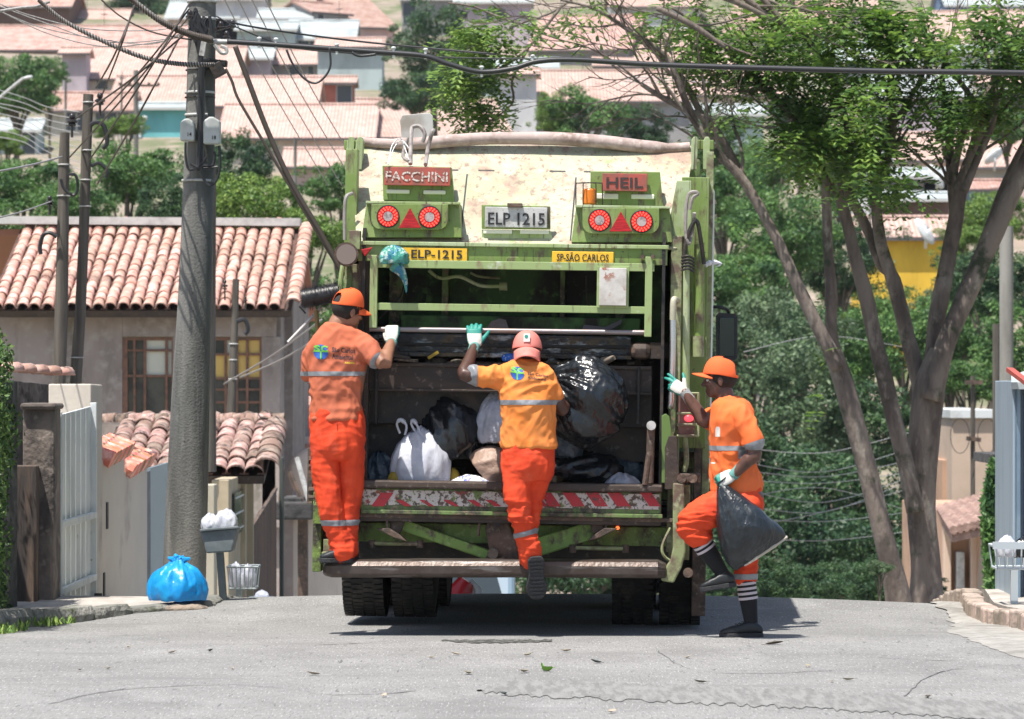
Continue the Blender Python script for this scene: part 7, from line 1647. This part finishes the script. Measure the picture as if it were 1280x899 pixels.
where = [
 # valley trees behind the left house
 (30, 235, 62, 92, f_mid, 0, 'dark green tree above the left end of the tiled ridge'), (95, 262, 50, 84, f_mid, 1, 'mid green tree between the two slim poles'), (160, 225, 66, 95, f_mid, 2, 'broad dark tree behind the slim poles'),
 (205, 262, 44, 82, f_dark, 3, 'small dark tree directly left of the concrete pole'), (290, 215, 52, 98, f_dark, 1, 'dark tree right of the concrete pole beneath the meter boxes'), (318, 262, 62, 80, f_lite, 0, 'bright yellow-green tree right of the concrete pole'),
 (385, 300, 52, 84, f_lite, 2, 'light green tree between the tiled roof and the truck'), (400, 400, 60, 88, f_mid, 3, 'mid green tree low between the left house and the truck'), (425, 240, 48, 96, f_mid, 1, 'green tree behind the left corner of the truck'), (395, 470, 40, 90, f_dark, 0, 'dark tree just above the low roofs left of the truck'),
 (240, 300, 60, 88, f_mid, 2, 'green tree mostly hidden behind the tiled house roof'), (-30, 290, 60, 88, f_mid, 1, 'green tree beyond the left edge of the tiled house'),
 # behind and right of the truck: sunlit leaf tones high up, shade-dark ones low
 (905, 250, 60, 120, f_mid, 0, 'mid green tree beside the upper right corner of the truck'), (960, 215, 50, 130, f_mid, 2, 'green tree high behind the left trunk limb'), (975, 300, 70, 112, f_mid, 1, 'dark tree between truck and the left limb'), (1050, 330, 60, 115, f_dark, 3, 'dark tree behind the fork of the left trunk'),
 (925, 360, 62, 102, f_mid, 0, 'dark tree behind the truck mirror'), (940, 440, 78, 92, f_olive, 1, 'grey-green glossy tree behind the climbing worker'), (1000, 420, 60, 96, f_olive, 2, 'grey-green tree right of the climbing worker\'s cap'), (1055, 440, 70, 100, f_mid, 0, 'dark tree behind the middle of the left trunk'),
 (1000, 520, 84, 88, f_olive, 3, 'grey-green tree at the height of the worker\'s shirt'), (1080, 540, 80, 90, f_dark, 1, 'dark tree low behind the left trunk'), (950, 590, 90, 84, f_dark, 2, 'dark tree behind the carried bag'), (1040, 620, 90, 80, f_dark, 0, 'mid green tree low between the bag and the trunks'),
 (970, 690, 100, 76, f_dark, 1, 'low tree darkened for shade just above the road crest right of the truck'), (1090, 690, 90, 78, f_dark, 2, 'low tree darkened for shade behind the foot of the left trunk'), (1180, 640, 40, 95, f_dark, 3, 'dark tree right of the big trunk behind the peach houses'),  # shade low in the wood is painted in as dark leaves
 (1130, 440, 66, 108, f_mid, 2, 'mid green tree between the two main trunks'), (1190, 418, 60, 104, f_mid, 0, 'green tree behind the right trunk'), (1240, 360, 62, 100, f_dark, 1, 'dark tree behind the pale pole at the right'), (1270, 440, 60, 92, f_mid, 3, 'green tree at the right edge above the blue building'), (1215, 480, 50, 98, f_mid, 2, 'green tree above the tall peach house'),
 (1170, 392, 36, 122, f_olive, 1, 'pale green tree in front of the yellow house'), (1240, 275, 46, 128, f_lite, 0, 'pale yellow-green tree between the leaning limbs'), (1205, 300, 36, 124, f_lite, 2, 'light bush right of the yellow house'), (1196, 332, 24, 126, f_lite, 3, 'light green bush overlapping the yellow wall'), (1080, 400, 60, 118, f_mid, 1, 'mid green tree left of the yellow house'),
 (880, 480, 60, 96, f_dark, 3, 'dark tree hidden beside the truck\'s right side'), (860, 640, 80, 86, f_dark, 0, 'dark tree behind the truck\'s lower right side'), (660, 660, 110, 90, f_dark, 1, 'dark tree seen beneath the truck'), (740, 720, 90, 84, f_dark, 2, 'dark tree seen beneath the right of the truck'), (560, 720, 90, 88, f_dark, 3, 'dark tree seen beneath the left of the truck'),
 # hillside trees
 (20, 112, 54, 165, f_mid, 0, 'round dark green tree standing among the roofs at the left'), (62, 92, 24, 168, f_mid, 1, 'right-hand lobe tree against the lilac wall'), (8, 182, 26, 140, f_lite, 2, 'bright green bush at the left edge beneath the lamp'), (112, 10, 26, 330, f_lite, 1, 'bright green bush on the skyline of roofs at top left'), (182, 4, 50, 320, f_dark, 0, 'dark tree at the top left of the concrete pole'),
 (542, 62, 58, 196, f_dark, 3, 'large dark rounded tree among the houses at top centre'), (520, 118, 44, 190, f_dark, 0, 'lower part of the dark clump at top centre'), (585, 100, 40, 192, f_dark, 1, 'dark tree behind the sagging cable'), (730, 150, 52, 150, f_mid, 2, 'leafy green tree behind the right half of the hose'), (800, 162, 40, 155, f_dark, 1, 'dark green tree beside the shaded veranda'), (690, 145, 26, 150, f_lite, 3, 'light green bush in front of the white gable'),
 (158, 158, 24, 150, f_lite, 0, 'green shrub between the crossarm pole and the turquoise house'), (134, 164, 22, 150, f_lite, 2, 'green shrub beneath the porch house'), (1260, 160, 34, 170, f_mid, 0, 'green tree at the right edge under the dark fronted house'), (1110, 180, 20, 172, f_mid, 1, 'small tree beside the mauve wall'), (900, 190, 50, 150, f_mid, 3, 'green tree beneath the branch fork near the truck corner'), (1250, 70, 40, 260, f_dark, 2, 'far dark tree at the upper right'), (1000, 150, 40, 175, f_dark, 0, 'dark tree behind the leafy crown'), (1050, 240, 40, 140, f_mid, 2, 'green tree between the left limbs')]
for (x, y, r, D, m, i, lb_) in where: tree(x, y, r, D, m, lb_, i, random.uniform(.8, 1.05), random.uniform(0, 6.28))
random.seed(8)
for k in range(84):
    D = random.uniform(70, 150); x = random.choice((-1, 1))*random.uniform(.15*D, .15*D+26); r = random.uniform(1.6, 3.2)
    tree(CX+x*F/D, HY-(zroad(D)+r*1.5-CH)*F/D, r*F/D, D, random.choice((f_dark, f_mid, f_olive)), 'valley tree outside the view', k, 1., k, group='valley trees outside the view')
ORD = ['first', 'second', 'third', 'fourth', 'fifth', 'sixth', 'seventh', 'eighth', 'ninth', 'tenth', 'eleventh', 'twelfth']
for k in range(12):     # undergrowth that closes the foot of the valley wood in view
    D = random.uniform(64, 74); px = 870+k*33; tree(px, 735, 46, D, f_dark, f'bush darkened for shade over the road crest, {ORD[k]} from the truck\'s right side', k, .8, k, name='bush', cat='bush', group='bushes over the crest')  # shade at the wood's foot is put into the leaf colour
for k, (x, y, r, D, lb_) in enumerate(((1163, 736, 20, 41., 'grey-green shrub at the foot of the right trunk'), (1100, 712, 16, 37., 'pale dusty plant growing from the foot of the left trunk'))): tree(x, y, r, D, f_olive, lb_, k+1, .9, 2., name='shrub', cat='shrub')
# ivy on the right
def ivp():
    a = random.random(); y = lerp(575, 760, a); w = 16+8*math.sin(a*5); x = lerp(1252, 1238, a)+random.uniform(-w, w)*.8; p = P(x, y, 44+random.uniform(-.3, .3)); return tuple(p)
random.seed(6); tb_ = thing('climbing_plant', 'dense ivy hanging between the peach house and the blue building', 'climbing plant', P(1240, 760, 44)); me = leaf_cloud('foliage', ivp, 6000, .06, f_mid); me.transform(PM[tb_.name].inverted()); link('foliage', me, f_mid, tb_)
MB().tube([P(1240, 770, 44.3), P(1246, 660, 44.3), P(1252, 580, 44.3)], [.2, .18, .1], 8).build('stem', barkf, tb_)

# ---- the big many-limbed tree on the right
DT = 38.
bt_ = thing('tree', 'big many-limbed tree with feathery bright green leaves on the right side of the street', 'tree', P(1140, 750, DT))
limbs = []
def lm(pts, ws, dd=0., n=12):
    D0 = DT+dd; q = catmull([tuple(P(p[0], p[1], D0+(p[2] if len(p) > 2 else 0)))+(px2(w/2, D0),) for p, w in zip(pts, [w_*.87 for w_ in ws])], 5)
    P_ = [V(x[:3])+V((noise.noise(V((x[2]*1.3, dd, 1)))*.03, 0, 0)) for x in q]; r_ = [max(.006, x[3]*(1+.10*noise.noise(V((x[2]*2.2, x[0], 3))))) for x in q]
    limbs.append((P_, r_, n)); return P_, r_
lm([(1157, 800), (1157, 745), (1156, 700), (1152, 620), (1155, 560), (1160, 500), (1165, 465), (1168, 435)], [62, 50, 43, 42, 44, 46, 38, 10])
lm([(1163, 500), (1180, 440), (1203, 380), (1228, 325), (1256, 260), (1290, 190), (1310, 120)], [34, 30, 30, 30, 28, 24, 18], -.1)
lm([(1200, 385), (1222, 330), (1252, 245), (1285, 170)], [20, 20, 17, 12], .25)
lm([(1162, 500), (1168, 440), (1172, 390), (1184, 330), (1193, 280), (1200, 240), (1215, 190), (1225, 145), (1245, 100), (1275, 50), (1300, 20)], [32, 26, 26, 24, 22, 20, 17, 15, 13, 11, 9], .15)
lm([(1194, 290), (1190, 235), (1187, 190), (1182, 150), (1178, 100), (1184, 70)], [15, 14, 13, 11, 8, 6], .4)
lm([(1196, 260), (1192, 220), (1200, 175), (1215, 130), (1195, 95), (1180, 70)], [13, 13, 11, 9, 7, 4], .3)
lm([(1205, 240), (1225, 190), (1240, 150), (1243, 110), (1230, 60), (1210, 20)], [12, 11, 10, 8, 6, 4], -.3)
lm([(1158, 510), (1143, 450), (1128, 395), (1112, 340), (1100, 300), (1095, 255), (1102, 215), (1112, 190), (1115, 150), (1112, 110)], [28, 24, 22, 19, 18, 15, 12, 10, 9, 6], .3)
lm([(1128, 400), (1118, 350), (1100, 330), (1085, 290), (1060, 240), (1045, 200), (1028, 150)], [16, 16, 16, 15, 15, 12, 9], .5)
lm([(1125, 800), (1121, 745), (1112, 700), (1100, 650), (1085, 590), (1070, 530), (1055, 480), (1040, 440)], [46, 38, 33, 31, 30, 30, 30, 26], -.6)
lm([(1048, 460), (1020, 405), (1000, 360), (978, 310), (955, 270), (925, 222), (890, 185), (868, 150), (850, 110), (830, 70), (790, 40)], [22, 20, 18, 17, 15, 14, 12, 11, 10, 7, 4], -.7)
lm([(935, 235), (905, 180), (882, 150), (850, 135), (820, 118), (800, 105)], [13, 12, 11, 9, 8, 6], -.4)
lm([(890, 178), (868, 130), (850, 95), (815, 60), (775, 30), (740, 10), (700, 0)], [10, 10, 9, 7, 6, 4, 3], -.2)
lm([(1052, 470), (1040, 420), (1040, 360), (1036, 300), (1032, 250), (1030, 220)], [20, 17, 17, 15, 13, 10], -.5)
lm([(1145, 640), (1130, 570), (1110, 490), (1094, 420), (1080, 360), (1062, 290), (1048, 240)], [26, 25, 24, 22, 21, 18, 14], -.2)
lm([(1040, 235), (1015, 190), (990, 150), (955, 110), (920, 70), (880, 35), (840, 10)], [12, 12, 11, 10, 8, 6, 4], 0)
lm([(1050, 240), (1060, 180), (1050, 130), (1030, 80), (1000, 30), (985, -20)], [12, 11, 10, 9, 8, 6], .3)
lm([(1090, 260), (1095, 200), (1120, 150), (1150, 100), (1160, 60), (1150, 0)], [9, 9, 8, 7, 6, 5], .6)
for (a, c) in (((820, 10), (905, 60)), ((870, -15), (975, 30)), ((905, -15), (960, 20)), ((940, -15), (985, 40))): lm([a, ((a[0]+c[0])/2, (a[1]+c[1])/2-4), c], [8, 9, 5], -1.)
mains = list(limbs)
# twigs: fine crooked branches that leave the limbs
random.seed(12); tips = []
def twig(p, d, ln, r, depth):
    pts = [p]; rr = [r]; q = p
    for s in range(5):
        d = (d+V((random.uniform(-.25, .25), random.uniform(-.25, .25), random.uniform(-.12, .22)))).normalized(); q = q+d*ln/5; pts.append(q); rr.append(r*(1-.15*(s+1)))
    limbs.append((pts, rr, 6 if r > .012 else 4)); tips.append((q, d))
    if depth:
        for s in (2, 3, 4, 5):
            if random.random() < .8: twig(pts[s], (d+V((random.uniform(-.9, .9), random.uniform(-.8, .8), random.uniform(-.3, .6)))).normalized(), ln*random.uniform(.45, .7), rr[s]*.6, depth-1)
for (P_, r_, n) in mains[1:]:
    for i in range(3, len(P_), 2):
        if P_[i].z < P(0, 250, DT).z or random.random() < .5: continue
        t = (P_[i]-P_[i-1]).normalized(); d = (t+V((random.uniform(-1, .9), random.uniform(-.9, .9), random.uniform(-.1, .5)))).normalized(); twig(P_[i], d, random.uniform(.6, 1.3), min(.022, r_[i]*.5), 2)
# long bare sprays reaching left over the truck
for (pts, w) in ((([(800, 105), (770, 80), (735, 60), (700, 50), (668, 40)]), 4), (([(835, 122), (800, 118), (760, 125), (730, 130), (690, 125)]), 4), (([(850, 95), (810, 92), (770, 100), (735, 96)]), 3), (([(815, 60), (780, 62), (745, 55), (700, 62), (655, 55)]), 3), (([(775, 30), (740, 34), (700, 28), (650, 20), (610, 30)]), 3), (([(870, 150), (840, 145), (800, 150), (770, 148), (745, 162)]), 3), (([(840, 20), (800, 14), (760, 6), (700, 10), (640, -5)]), 3), (([(990, 150), (960, 160), (925, 150), (900, 140)]), 4), (([(955, 110), (920, 115), (890, 105), (860, 112)]), 3)):
    P_, r_ = lm(pts, [w, w*.8, w*.6, w*.5, w*.35][:len(pts)], random.uniform(-.6, .2), 5)
    for i in range(2, len(P_), 2): twig(P_[i], ((P_[i]-P_[i-1]).normalized()+V((random.uniform(-.5, .5), random.uniform(-.5, .5), random.uniform(-.8, .7)))).normalized(), random.uniform(.25, .6), .008, 1)
for i, (P_, r_, n) in enumerate(mains):
    MB().tube(P_, r_, n).build('trunk' if i in (0, 9) else 'limb', barkm, bt_, smooth=2)
b = MB()
for (P_, r_, n) in limbs[len(mains):]: b.tube(P_, r_, n, cap=False)
b.build('twig', barkm, bt_, fix=False)['kind'] = 'stuff'
# feathery compound leaves
blobs = [(950, 62, 52, 30, 1.), (900, 45, 40, 30, .8), (1040, 55, 62, 38, 1.2), (1000, 30, 50, 28, .9), (1100, 95, 60, 42, 1.2), (1060, 120, 50, 30, .9), (1030, 160, 60, 38, 1.2), (1000, 135, 40, 22, .6), (1060, 185, 48, 30, 1.), (1090, 215, 34, 22, .6), (1115, 240, 26, 16, .5), (1150, 60, 46, 34, .8), (1130, 30, 40, 26, .6), (1175, 120, 44, 28, .7), (1150, 150, 46, 24, .6), (1260, 90, 44, 42, .9), (1250, 30, 50, 36, .9), (1285, 60, 40, 60, .9), (1240, 130, 26, 18, .4), (1225, 138, 30, 12, .35), (980, 90, 46, 28, .7), (880, 85, 34, 22, .4), (930, 100, 40, 24, .5), (850, 40, 34, 24, .35), (960, 178, 40, 24, .35), (905, 165, 34, 20, .2), (860, 20, 40, 20, .35), (1090, 20, 60, 24, .7), (1040, 5, 60, 20, .7), (950, 10, 50, 18, .4), (800, 50, 40, 24, .18), (760, 20, 40, 20, .12), (1012, 195, 30, 18, .4), (1035, 215, 26, 16, .4), (1100, 165, 40, 18, .35), (1190, 30, 30, 22, .3), (1210, 90, 26, 18, .25), (690, 45, 14, 10, .07), (725, 20, 14, 10, .06), (910, 290, 16, 26, .05), (1010, 505, 10, 8, .02), (1030, 385, 12, 14, .04), (1020, 440, 14, 20, .05)]
rs = np.random.default_rng(17); Vn = []; 
def frond(c, d, ln, droop):
    """one pinnate leaf: paired leaflets down a drooping stalk"""
    side = V((0, 0, 1)).cross(d); side = side.normalized() if side.length > .01 else sX; n_ = 5; q = c; out = []
    for i in range(n_):
        t = (i+.5)/n_; p = c+d*(ln*t)-V((0, 0, droop*ln*t*t)); lf = ln*.40*math.sin(math.pi*(.15+.8*t)); w = ln*.10
        for sg in (-1, 1):
            e = (side*sg+d*.45-V((0, 0, .25))).normalized()*lf; wv = d*w; out += [p-wv*.4, p+e*.5-wv, p+e, p+e*.5+wv]
    return out
def frond_mesh(name, blobs, count, parent, D0, spread, m, lo=.19, hi=.33):
    vv = []; tot = sum(b_[4] for b_ in blobs)
    for (x, y, rx, ry, wt_) in blobs:
        ncl = max(2, int(wt_*6)); cl = [(x+rx*rs.normal()*.5, y+ry*rs.normal()*.5, rs.normal()*.7*spread) for _ in range(ncl)]
        for _ in range(int(count*wt_/tot)):
            cx_, cy_, cd = cl[rs.integers(ncl)]; c = P(cx_, cy_, D0+cd)+V(tuple(rs.normal(size=3)*np.array([.14, .14, .10]))); a = rs.uniform(0, 6.28); d = V((math.cos(a), math.sin(a), rs.uniform(-.9, .7))).normalized()
            vv += frond(c, d, rs.uniform(lo, hi), rs.uniform(.4, 1.2))
    n = len(vv)//4; me = bpy.data.meshes.new(name); A_ = np.array([tuple(v) for v in vv], np.float32)-np.array(PM[parent.name].translation, np.float32)
    me.vertices.add(4*n); me.vertices.foreach_set('co', A_.ravel()); me.loops.add(4*n); me.loops.foreach_set('vertex_index', np.arange(4*n, dtype=np.int32)); me.polygons.add(n); me.polygons.foreach_set('loop_start', np.arange(0, 4*n, 4, dtype=np.int32)); me.update(); me.validate()
    return link(name, me, m, parent)
frond_mesh('crown', blobs, 3000, bt_, DT-.2, 1., f_near)
# hanging sprays of another tree at the top centre
t3 = thing('branch', 'hanging spray of bright leaves at the top centre above the sagging cable', 'branch', P(700, 0, 39)); D3 = 39.
b = MB()
for pts in ([(760, -40), (700, 10), (650, 30), (610, 50), (585, 60)], [(700, 10), (660, 60), (620, 90), (585, 105), (560, 112)], [(650, 30), (620, 20), (590, 8), (560, 4)], [(660, 60), (640, 100), (640, 130), (600, 160)]): b.tube(cpx(pts, D3, 4), [.018-.0008*i for i in range(4*(len(pts)-1)+1)], 5)
b.build('twig', barkm, t3, fix=False, smooth=2)
frond_mesh('leaves', [(598, 45, 20, 18, .5), (625, 60, 14, 12, .25), (575, 112, 22, 16, .5), (600, 128, 18, 14, .3), (650, 25, 8, 14, .12), (612, 150, 14, 10, .15), (570, 80, 10, 8, .1)], 520, t3, D3, .4, f_lite, .16, .28)
# ------------------------------------------------------------------ overhead cables
cabm = mat('cable_black', (.03, .03, .032), .45); cabl = mat('cable_grey', (.22, .21, .20), .5, layers=[((.35, .34, .33), (60., 60., 60.), .45, .6)]); cabd = mat('cable_dark_brown', (.06, .045, .035), .6)
def cable(name, pts, D, r, m, label, group=None, k=8):
    q = cpx(pts, D, k); c = q[0]; o = MB().tube(q, r, 6).build(name, m, smooth=2, origin=c); return tag(o, label, 'cable', group)
def clips(par, pts):
    for (x, y) in pts: b = MB(); b.cyl(P(x, y-7, 29.2), P(x, y+6, 29.2), .012, 8); b.sph(P(x, y-6, 29.2), .02, .02, .012, 8, 5); b.build('cable_clip', white, par, smooth=True)
c1 = cable('cable', [(284, 52), (330, 55), (400, 60), (470, 65), (530, 70), (560, 80), (600, 90), (640, 86), (672, 77), (720, 75), (820, 81), (950, 85), (1100, 89), (1200, 90), (1330, 92)], 29.2, .022, cabm, 'thick black bundled cable sagging and rising across the whole top right')
clips(c1, ((324, 54), (345, 55), (421, 62), (492, 66), (532, 68), (602, 90), (666, 76)))
cable('cable', [(440, 66), (450, 70), (470, 68)], 29.1, .012, cabm, 'short loose end hanging from the thick black cable')
cable('cable', [(412, 60), (413, 82), (406, 96), (394, 104), (380, 98), (366, 80), (358, 62)], 29.1, .009, cabm, 'thin loop drooping beneath the thick black cable')
# spiral-wrapped cables to the pole
def wrapped(pts, D, r, label):
    q = cpx(pts, D, 14); o = MB().tube(q, r, 8).build('cable', cabl, smooth=2, origin=q[0]); tag(o, label, 'cable'); b = MB(); hp_ = []
    for i in range(len(q)-1):
        for j in range(6):
            t = j/6; p = q[i].lerp(q[i+1], t); a = (i*6+j)*1.05; hp_.append(p+V((0, math.cos(a), math.sin(a)))*r)
    b.tube(hp_, r*.42, 5); b.build('wrap_wire', cabd, o, smooth=2)
wrapped([(48, 0), (80, 26), (130, 52), (180, 72), (225, 80), (268, 81)], 29.1, .016, 'wrapped grey cable rising from the pole clamp to the top left corner')
wrapped([(160, -4), (200, 26), (235, 42), (266, 50)], 29.0, .022, 'thicker wrapped cable reaching the pole just beneath its top from the left')
cable('cable', [(294, 58), (310, 100), (335, 165), (365, 230), (400, 290), (430, 345)], 29.0, .022, cabd, 'thick brown cable dropping steeply from the pole towards the truck')
cable('cable', [(282, 86), (290, 102), (296, 120), (310, 145), (340, 195), (375, 255), (420, 330)], 29.0, .012, cabd, 'kinked thin brown cable dropping beside the thick brown one')
for i, (pts, lb_) in enumerate((([(0, 8), (60, 30), (130, 52), (200, 50), (236, 40)], 'thin wire sagging above the first roofs at the left, highest of four'), ([(0, 14), (60, 42), (130, 58), (200, 52), (236, 42)], 'thin wire sagging at the left, second of four'), ([(0, 5), (40, 20), (110, 36), (190, 38), (236, 30)], 'thin wire sagging at the left close to the highest one'), ([(-5, 12), (50, 34), (120, 48), (190, 55), (236, 36)], 'thin wire sagging at the left, lowest of four'))):
    cable('cable', pts, 29.4, .0045, cabl, lb_)
cable('cable', [(0, 14), (25, 10), (45, 8), (62, 2)], 29.3, .012, cabl, 'frayed wrapped cable end at the top left corner')
cable('cable', [(122, -5), (150, 20), (190, 40), (240, 50)], 29.3, .007, cabd, 'dark wire crossing down to the pole from the upper left')
for i, (x0, y0, x1, y1, lb_) in enumerate(((237, 4, 112, 200, 'dark service wire falling from the pole top to the second slim pole'), (236, 12, 128, 140, 'dark service wire falling to the insulator on the slim pole'), (235, 22, 84, 200, 'dark service wire falling to the shorter slim pole'), (234, 40, 92, 150, 'dark service wire falling to the insulator of the shorter pole'), (168, 6, 128, 118, 'steep dark wire rising above the insulator of the slim pole'), (160, 30, 120, 110, 'second steep dark wire above the slim pole'), (228, 40, 122, 230, 'long dark wire running down behind the slim poles'))):
    mx, my = (x0+x1)/2, (y0+y1)/2+5; cable('cable', [(x0, y0, 29.3), (mx, my, 29.), (x1, y1, 33.9)], 29, .008, cabd, lb_)
for i in range(4):
    x = 278+i*17; cable('cable', [(x-2, -10, 33), (x+60, 110, 38), (x+132, 232, 44)], 38, .006, cabl, f'thin slanting wire right of the concrete pole, {ORD[i]} of four from the left', 'parallel slanting wires right of the concrete pole')
cable('cable', [(270, 24, 29.3), (330, 36, 29.5), (450, 52, 30), (620, 68, 30)], 30, .008, cabm, 'thin dark wire running right from the pole top above the thick cable')
cable('cable', [(270, 20, 29.3), (300, 36, 29.3), (360, 58, 29.4), (430, 66, 29.4), (560, 72, 29.5), (700, 74, 29.5)], 30, .006, cabm, 'thin dark wire joining the thick cable from above')
for i in range(9):
    y = 110+i*7.; cable('cable', [(-10, y+(i % 3)*2), (30, y+12), (60, y+24+i), (100, y+30+i*2)], 60, .006, mat('wire_pale', (.40, .40, .40), .5), f'thin pale wire over the round tree at the left edge, {ORD[i]} from the top', 'pale wires at the left edge')
cable('cable', [(0, 214, 28.5), (40, 206, 31), (78, 196, 33.7)], 28.4, .008, cabl, 'grey wire ending on the shorter slim pole from the left edge')
cable('cable', [(0, 272, 28.5), (30, 264, 31), (64, 252, 33.7)], 28.4, .006, cabl, 'grey wire to the small insulator near the tiled ridge')
for i, (a, c, lb_) in enumerate((((300, 472), (402, 420), 'thin pale wire rising behind the left worker\'s back'), ((280, 480), (402, 400), 'thin pale wire above it behind the left worker'))): cable('cable', [(a[0], a[1], 49), ((a[0]+c[0])/2, (a[1]+c[1])/2+4, 46), (c[0], c[1], 42)], 46, .012, cabl, lb_)
# wires strung across the valley behind the right worker
wp = MATS['wire_pale']; NTH = ['second from the top', 'third from the top', 'fourth from the top', 'dipping fifth from the top', 'middle one', 'sixth from the bottom', 'third from the bottom', 'rising second from the bottom', 'lowest of all', 'rising above the bundle', 'topmost, far above the others']
for i, (y0, y1, y2) in enumerate(((578, 590, 560), (588, 596, 575), (600, 604, 590), (612, 628, 596), (622, 610, 640), (632, 640, 600), (648, 652, 640), (660, 640, 610), (672, 676, 664), (560, 566, 540), (440, 420, 436))):
    cable('cable', [(930, y0, 62), (1030, y1, 64), (1140, y2, 66)], 62, .0055, wp, f'pale wire crossing before the dark wood right of the truck, {NTH[i]}', 'pale wires before the dark wood')
for i in range(3): cable('cable', [(780, 96+i*3, 60), (1000, 103+i*4, 60), (1290, 112+i*5, 60)], 60, .008, wp, f'hair-thin wire under the thick cable at the right, {["upper", "middle", "lower"][i]} one of three', 'hair-thin wires under the thick cable')
# things glimpsed beneath the truck, down the street
Dc = 45.
car = thing('parked_car', 'grey-blue parked car whose roof shows beneath the truck, between its wheels', 'car', P(566, 770, Dc)); bz = zroad(Dc); cxw = P(566, 700, Dc).x
redc = mat('glossy_red', (.50, .02, .03), .3); wc = mat('car_blue_grey', (.16, .22, .27), .3)
prf = [(0, .3), (0, .8), (.25, 1.0), (.6, 1.36), (1.9, 1.38), (2.7, 1.0), (3.7, .9), (3.8, .3)]
MB().prism([V((cxw-.75, Dc+y, bz+z)) for y, z in prf], (1.5, 0, 0)).build('body', wc, car, bevel=.09, seg=3)
MB().prism([V((cxw-.6, Dc+.30, bz+1.03)), V((cxw+.6, Dc+.30, bz+1.03)), V((cxw+.52, Dc+.575, bz+1.30)), V((cxw-.52, Dc+.575, bz+1.30))], (0, -.03, .03)).build('rear_window', glass, car)
for x in (-.68, .68): MB().sph((cxw+x, Dc+.03, bz+.8), .06, .04, .12).build('tail_light', redc, car, smooth=True)
for x in (-.75, .57):
    for y in (.7, 3.0): MB().cyl((cxw+x, Dc+y, bz+.3), (cxw+x+.18, Dc+y, bz+.3), .3, 18).build('wheel', rubber, car, smooth=True)
brl = thing('red_object', 'rounded red object with a white edge glimpsed beneath the truck right of the left wheels', 'red_object', P(590, 760, 31)); c = P(588, 744, 31)
MB().tube([c+V((-.09, 0, -.5)), c+V((-.09, 0, .03)), c+V((-.03, 0, .12))], [.11, .11, .07], 16).build('red_part', redc, brl, smooth=True)  # rounded red shape with a white edge, of unknown kind
b = MB(); b.tube([c+V((.08, 0, -.5)), c+V((.06, 0, .05)), c+V((.0, 0, .12))], [.035, .035, .02], 10); b.build('rim', white, brl, smooth=True)
for o in list(bpy.data.objects):
    if o.type == 'EMPTY' and o.parent is None and not o.get('label'): print('UNLABELLED', o.name)
# ------------------------------------------------------------------ air: thin haze over the valley
hz = MB().box(-450, -70, -14, 450, 1000, 150)
hm = bpy.data.materials.new('haze_air'); hm.use_nodes = True; hn = hm.node_tree.nodes; hn.remove(hn['Principled BSDF'])
pvn = hn.new('ShaderNodeVolumePrincipled'); pvn.inputs['Density'].default_value = .00013; pvn.inputs['Color'].default_value = (.86, .90, .95, 1); pvn.inputs['Anisotropy'].default_value = .2
hm.node_tree.links.new(pvn.outputs[0], hn['Material Output'].inputs['Volume'])
tag(hz.build('haze', hm), 'thin pale summer haze over the valley', kind='stuff')
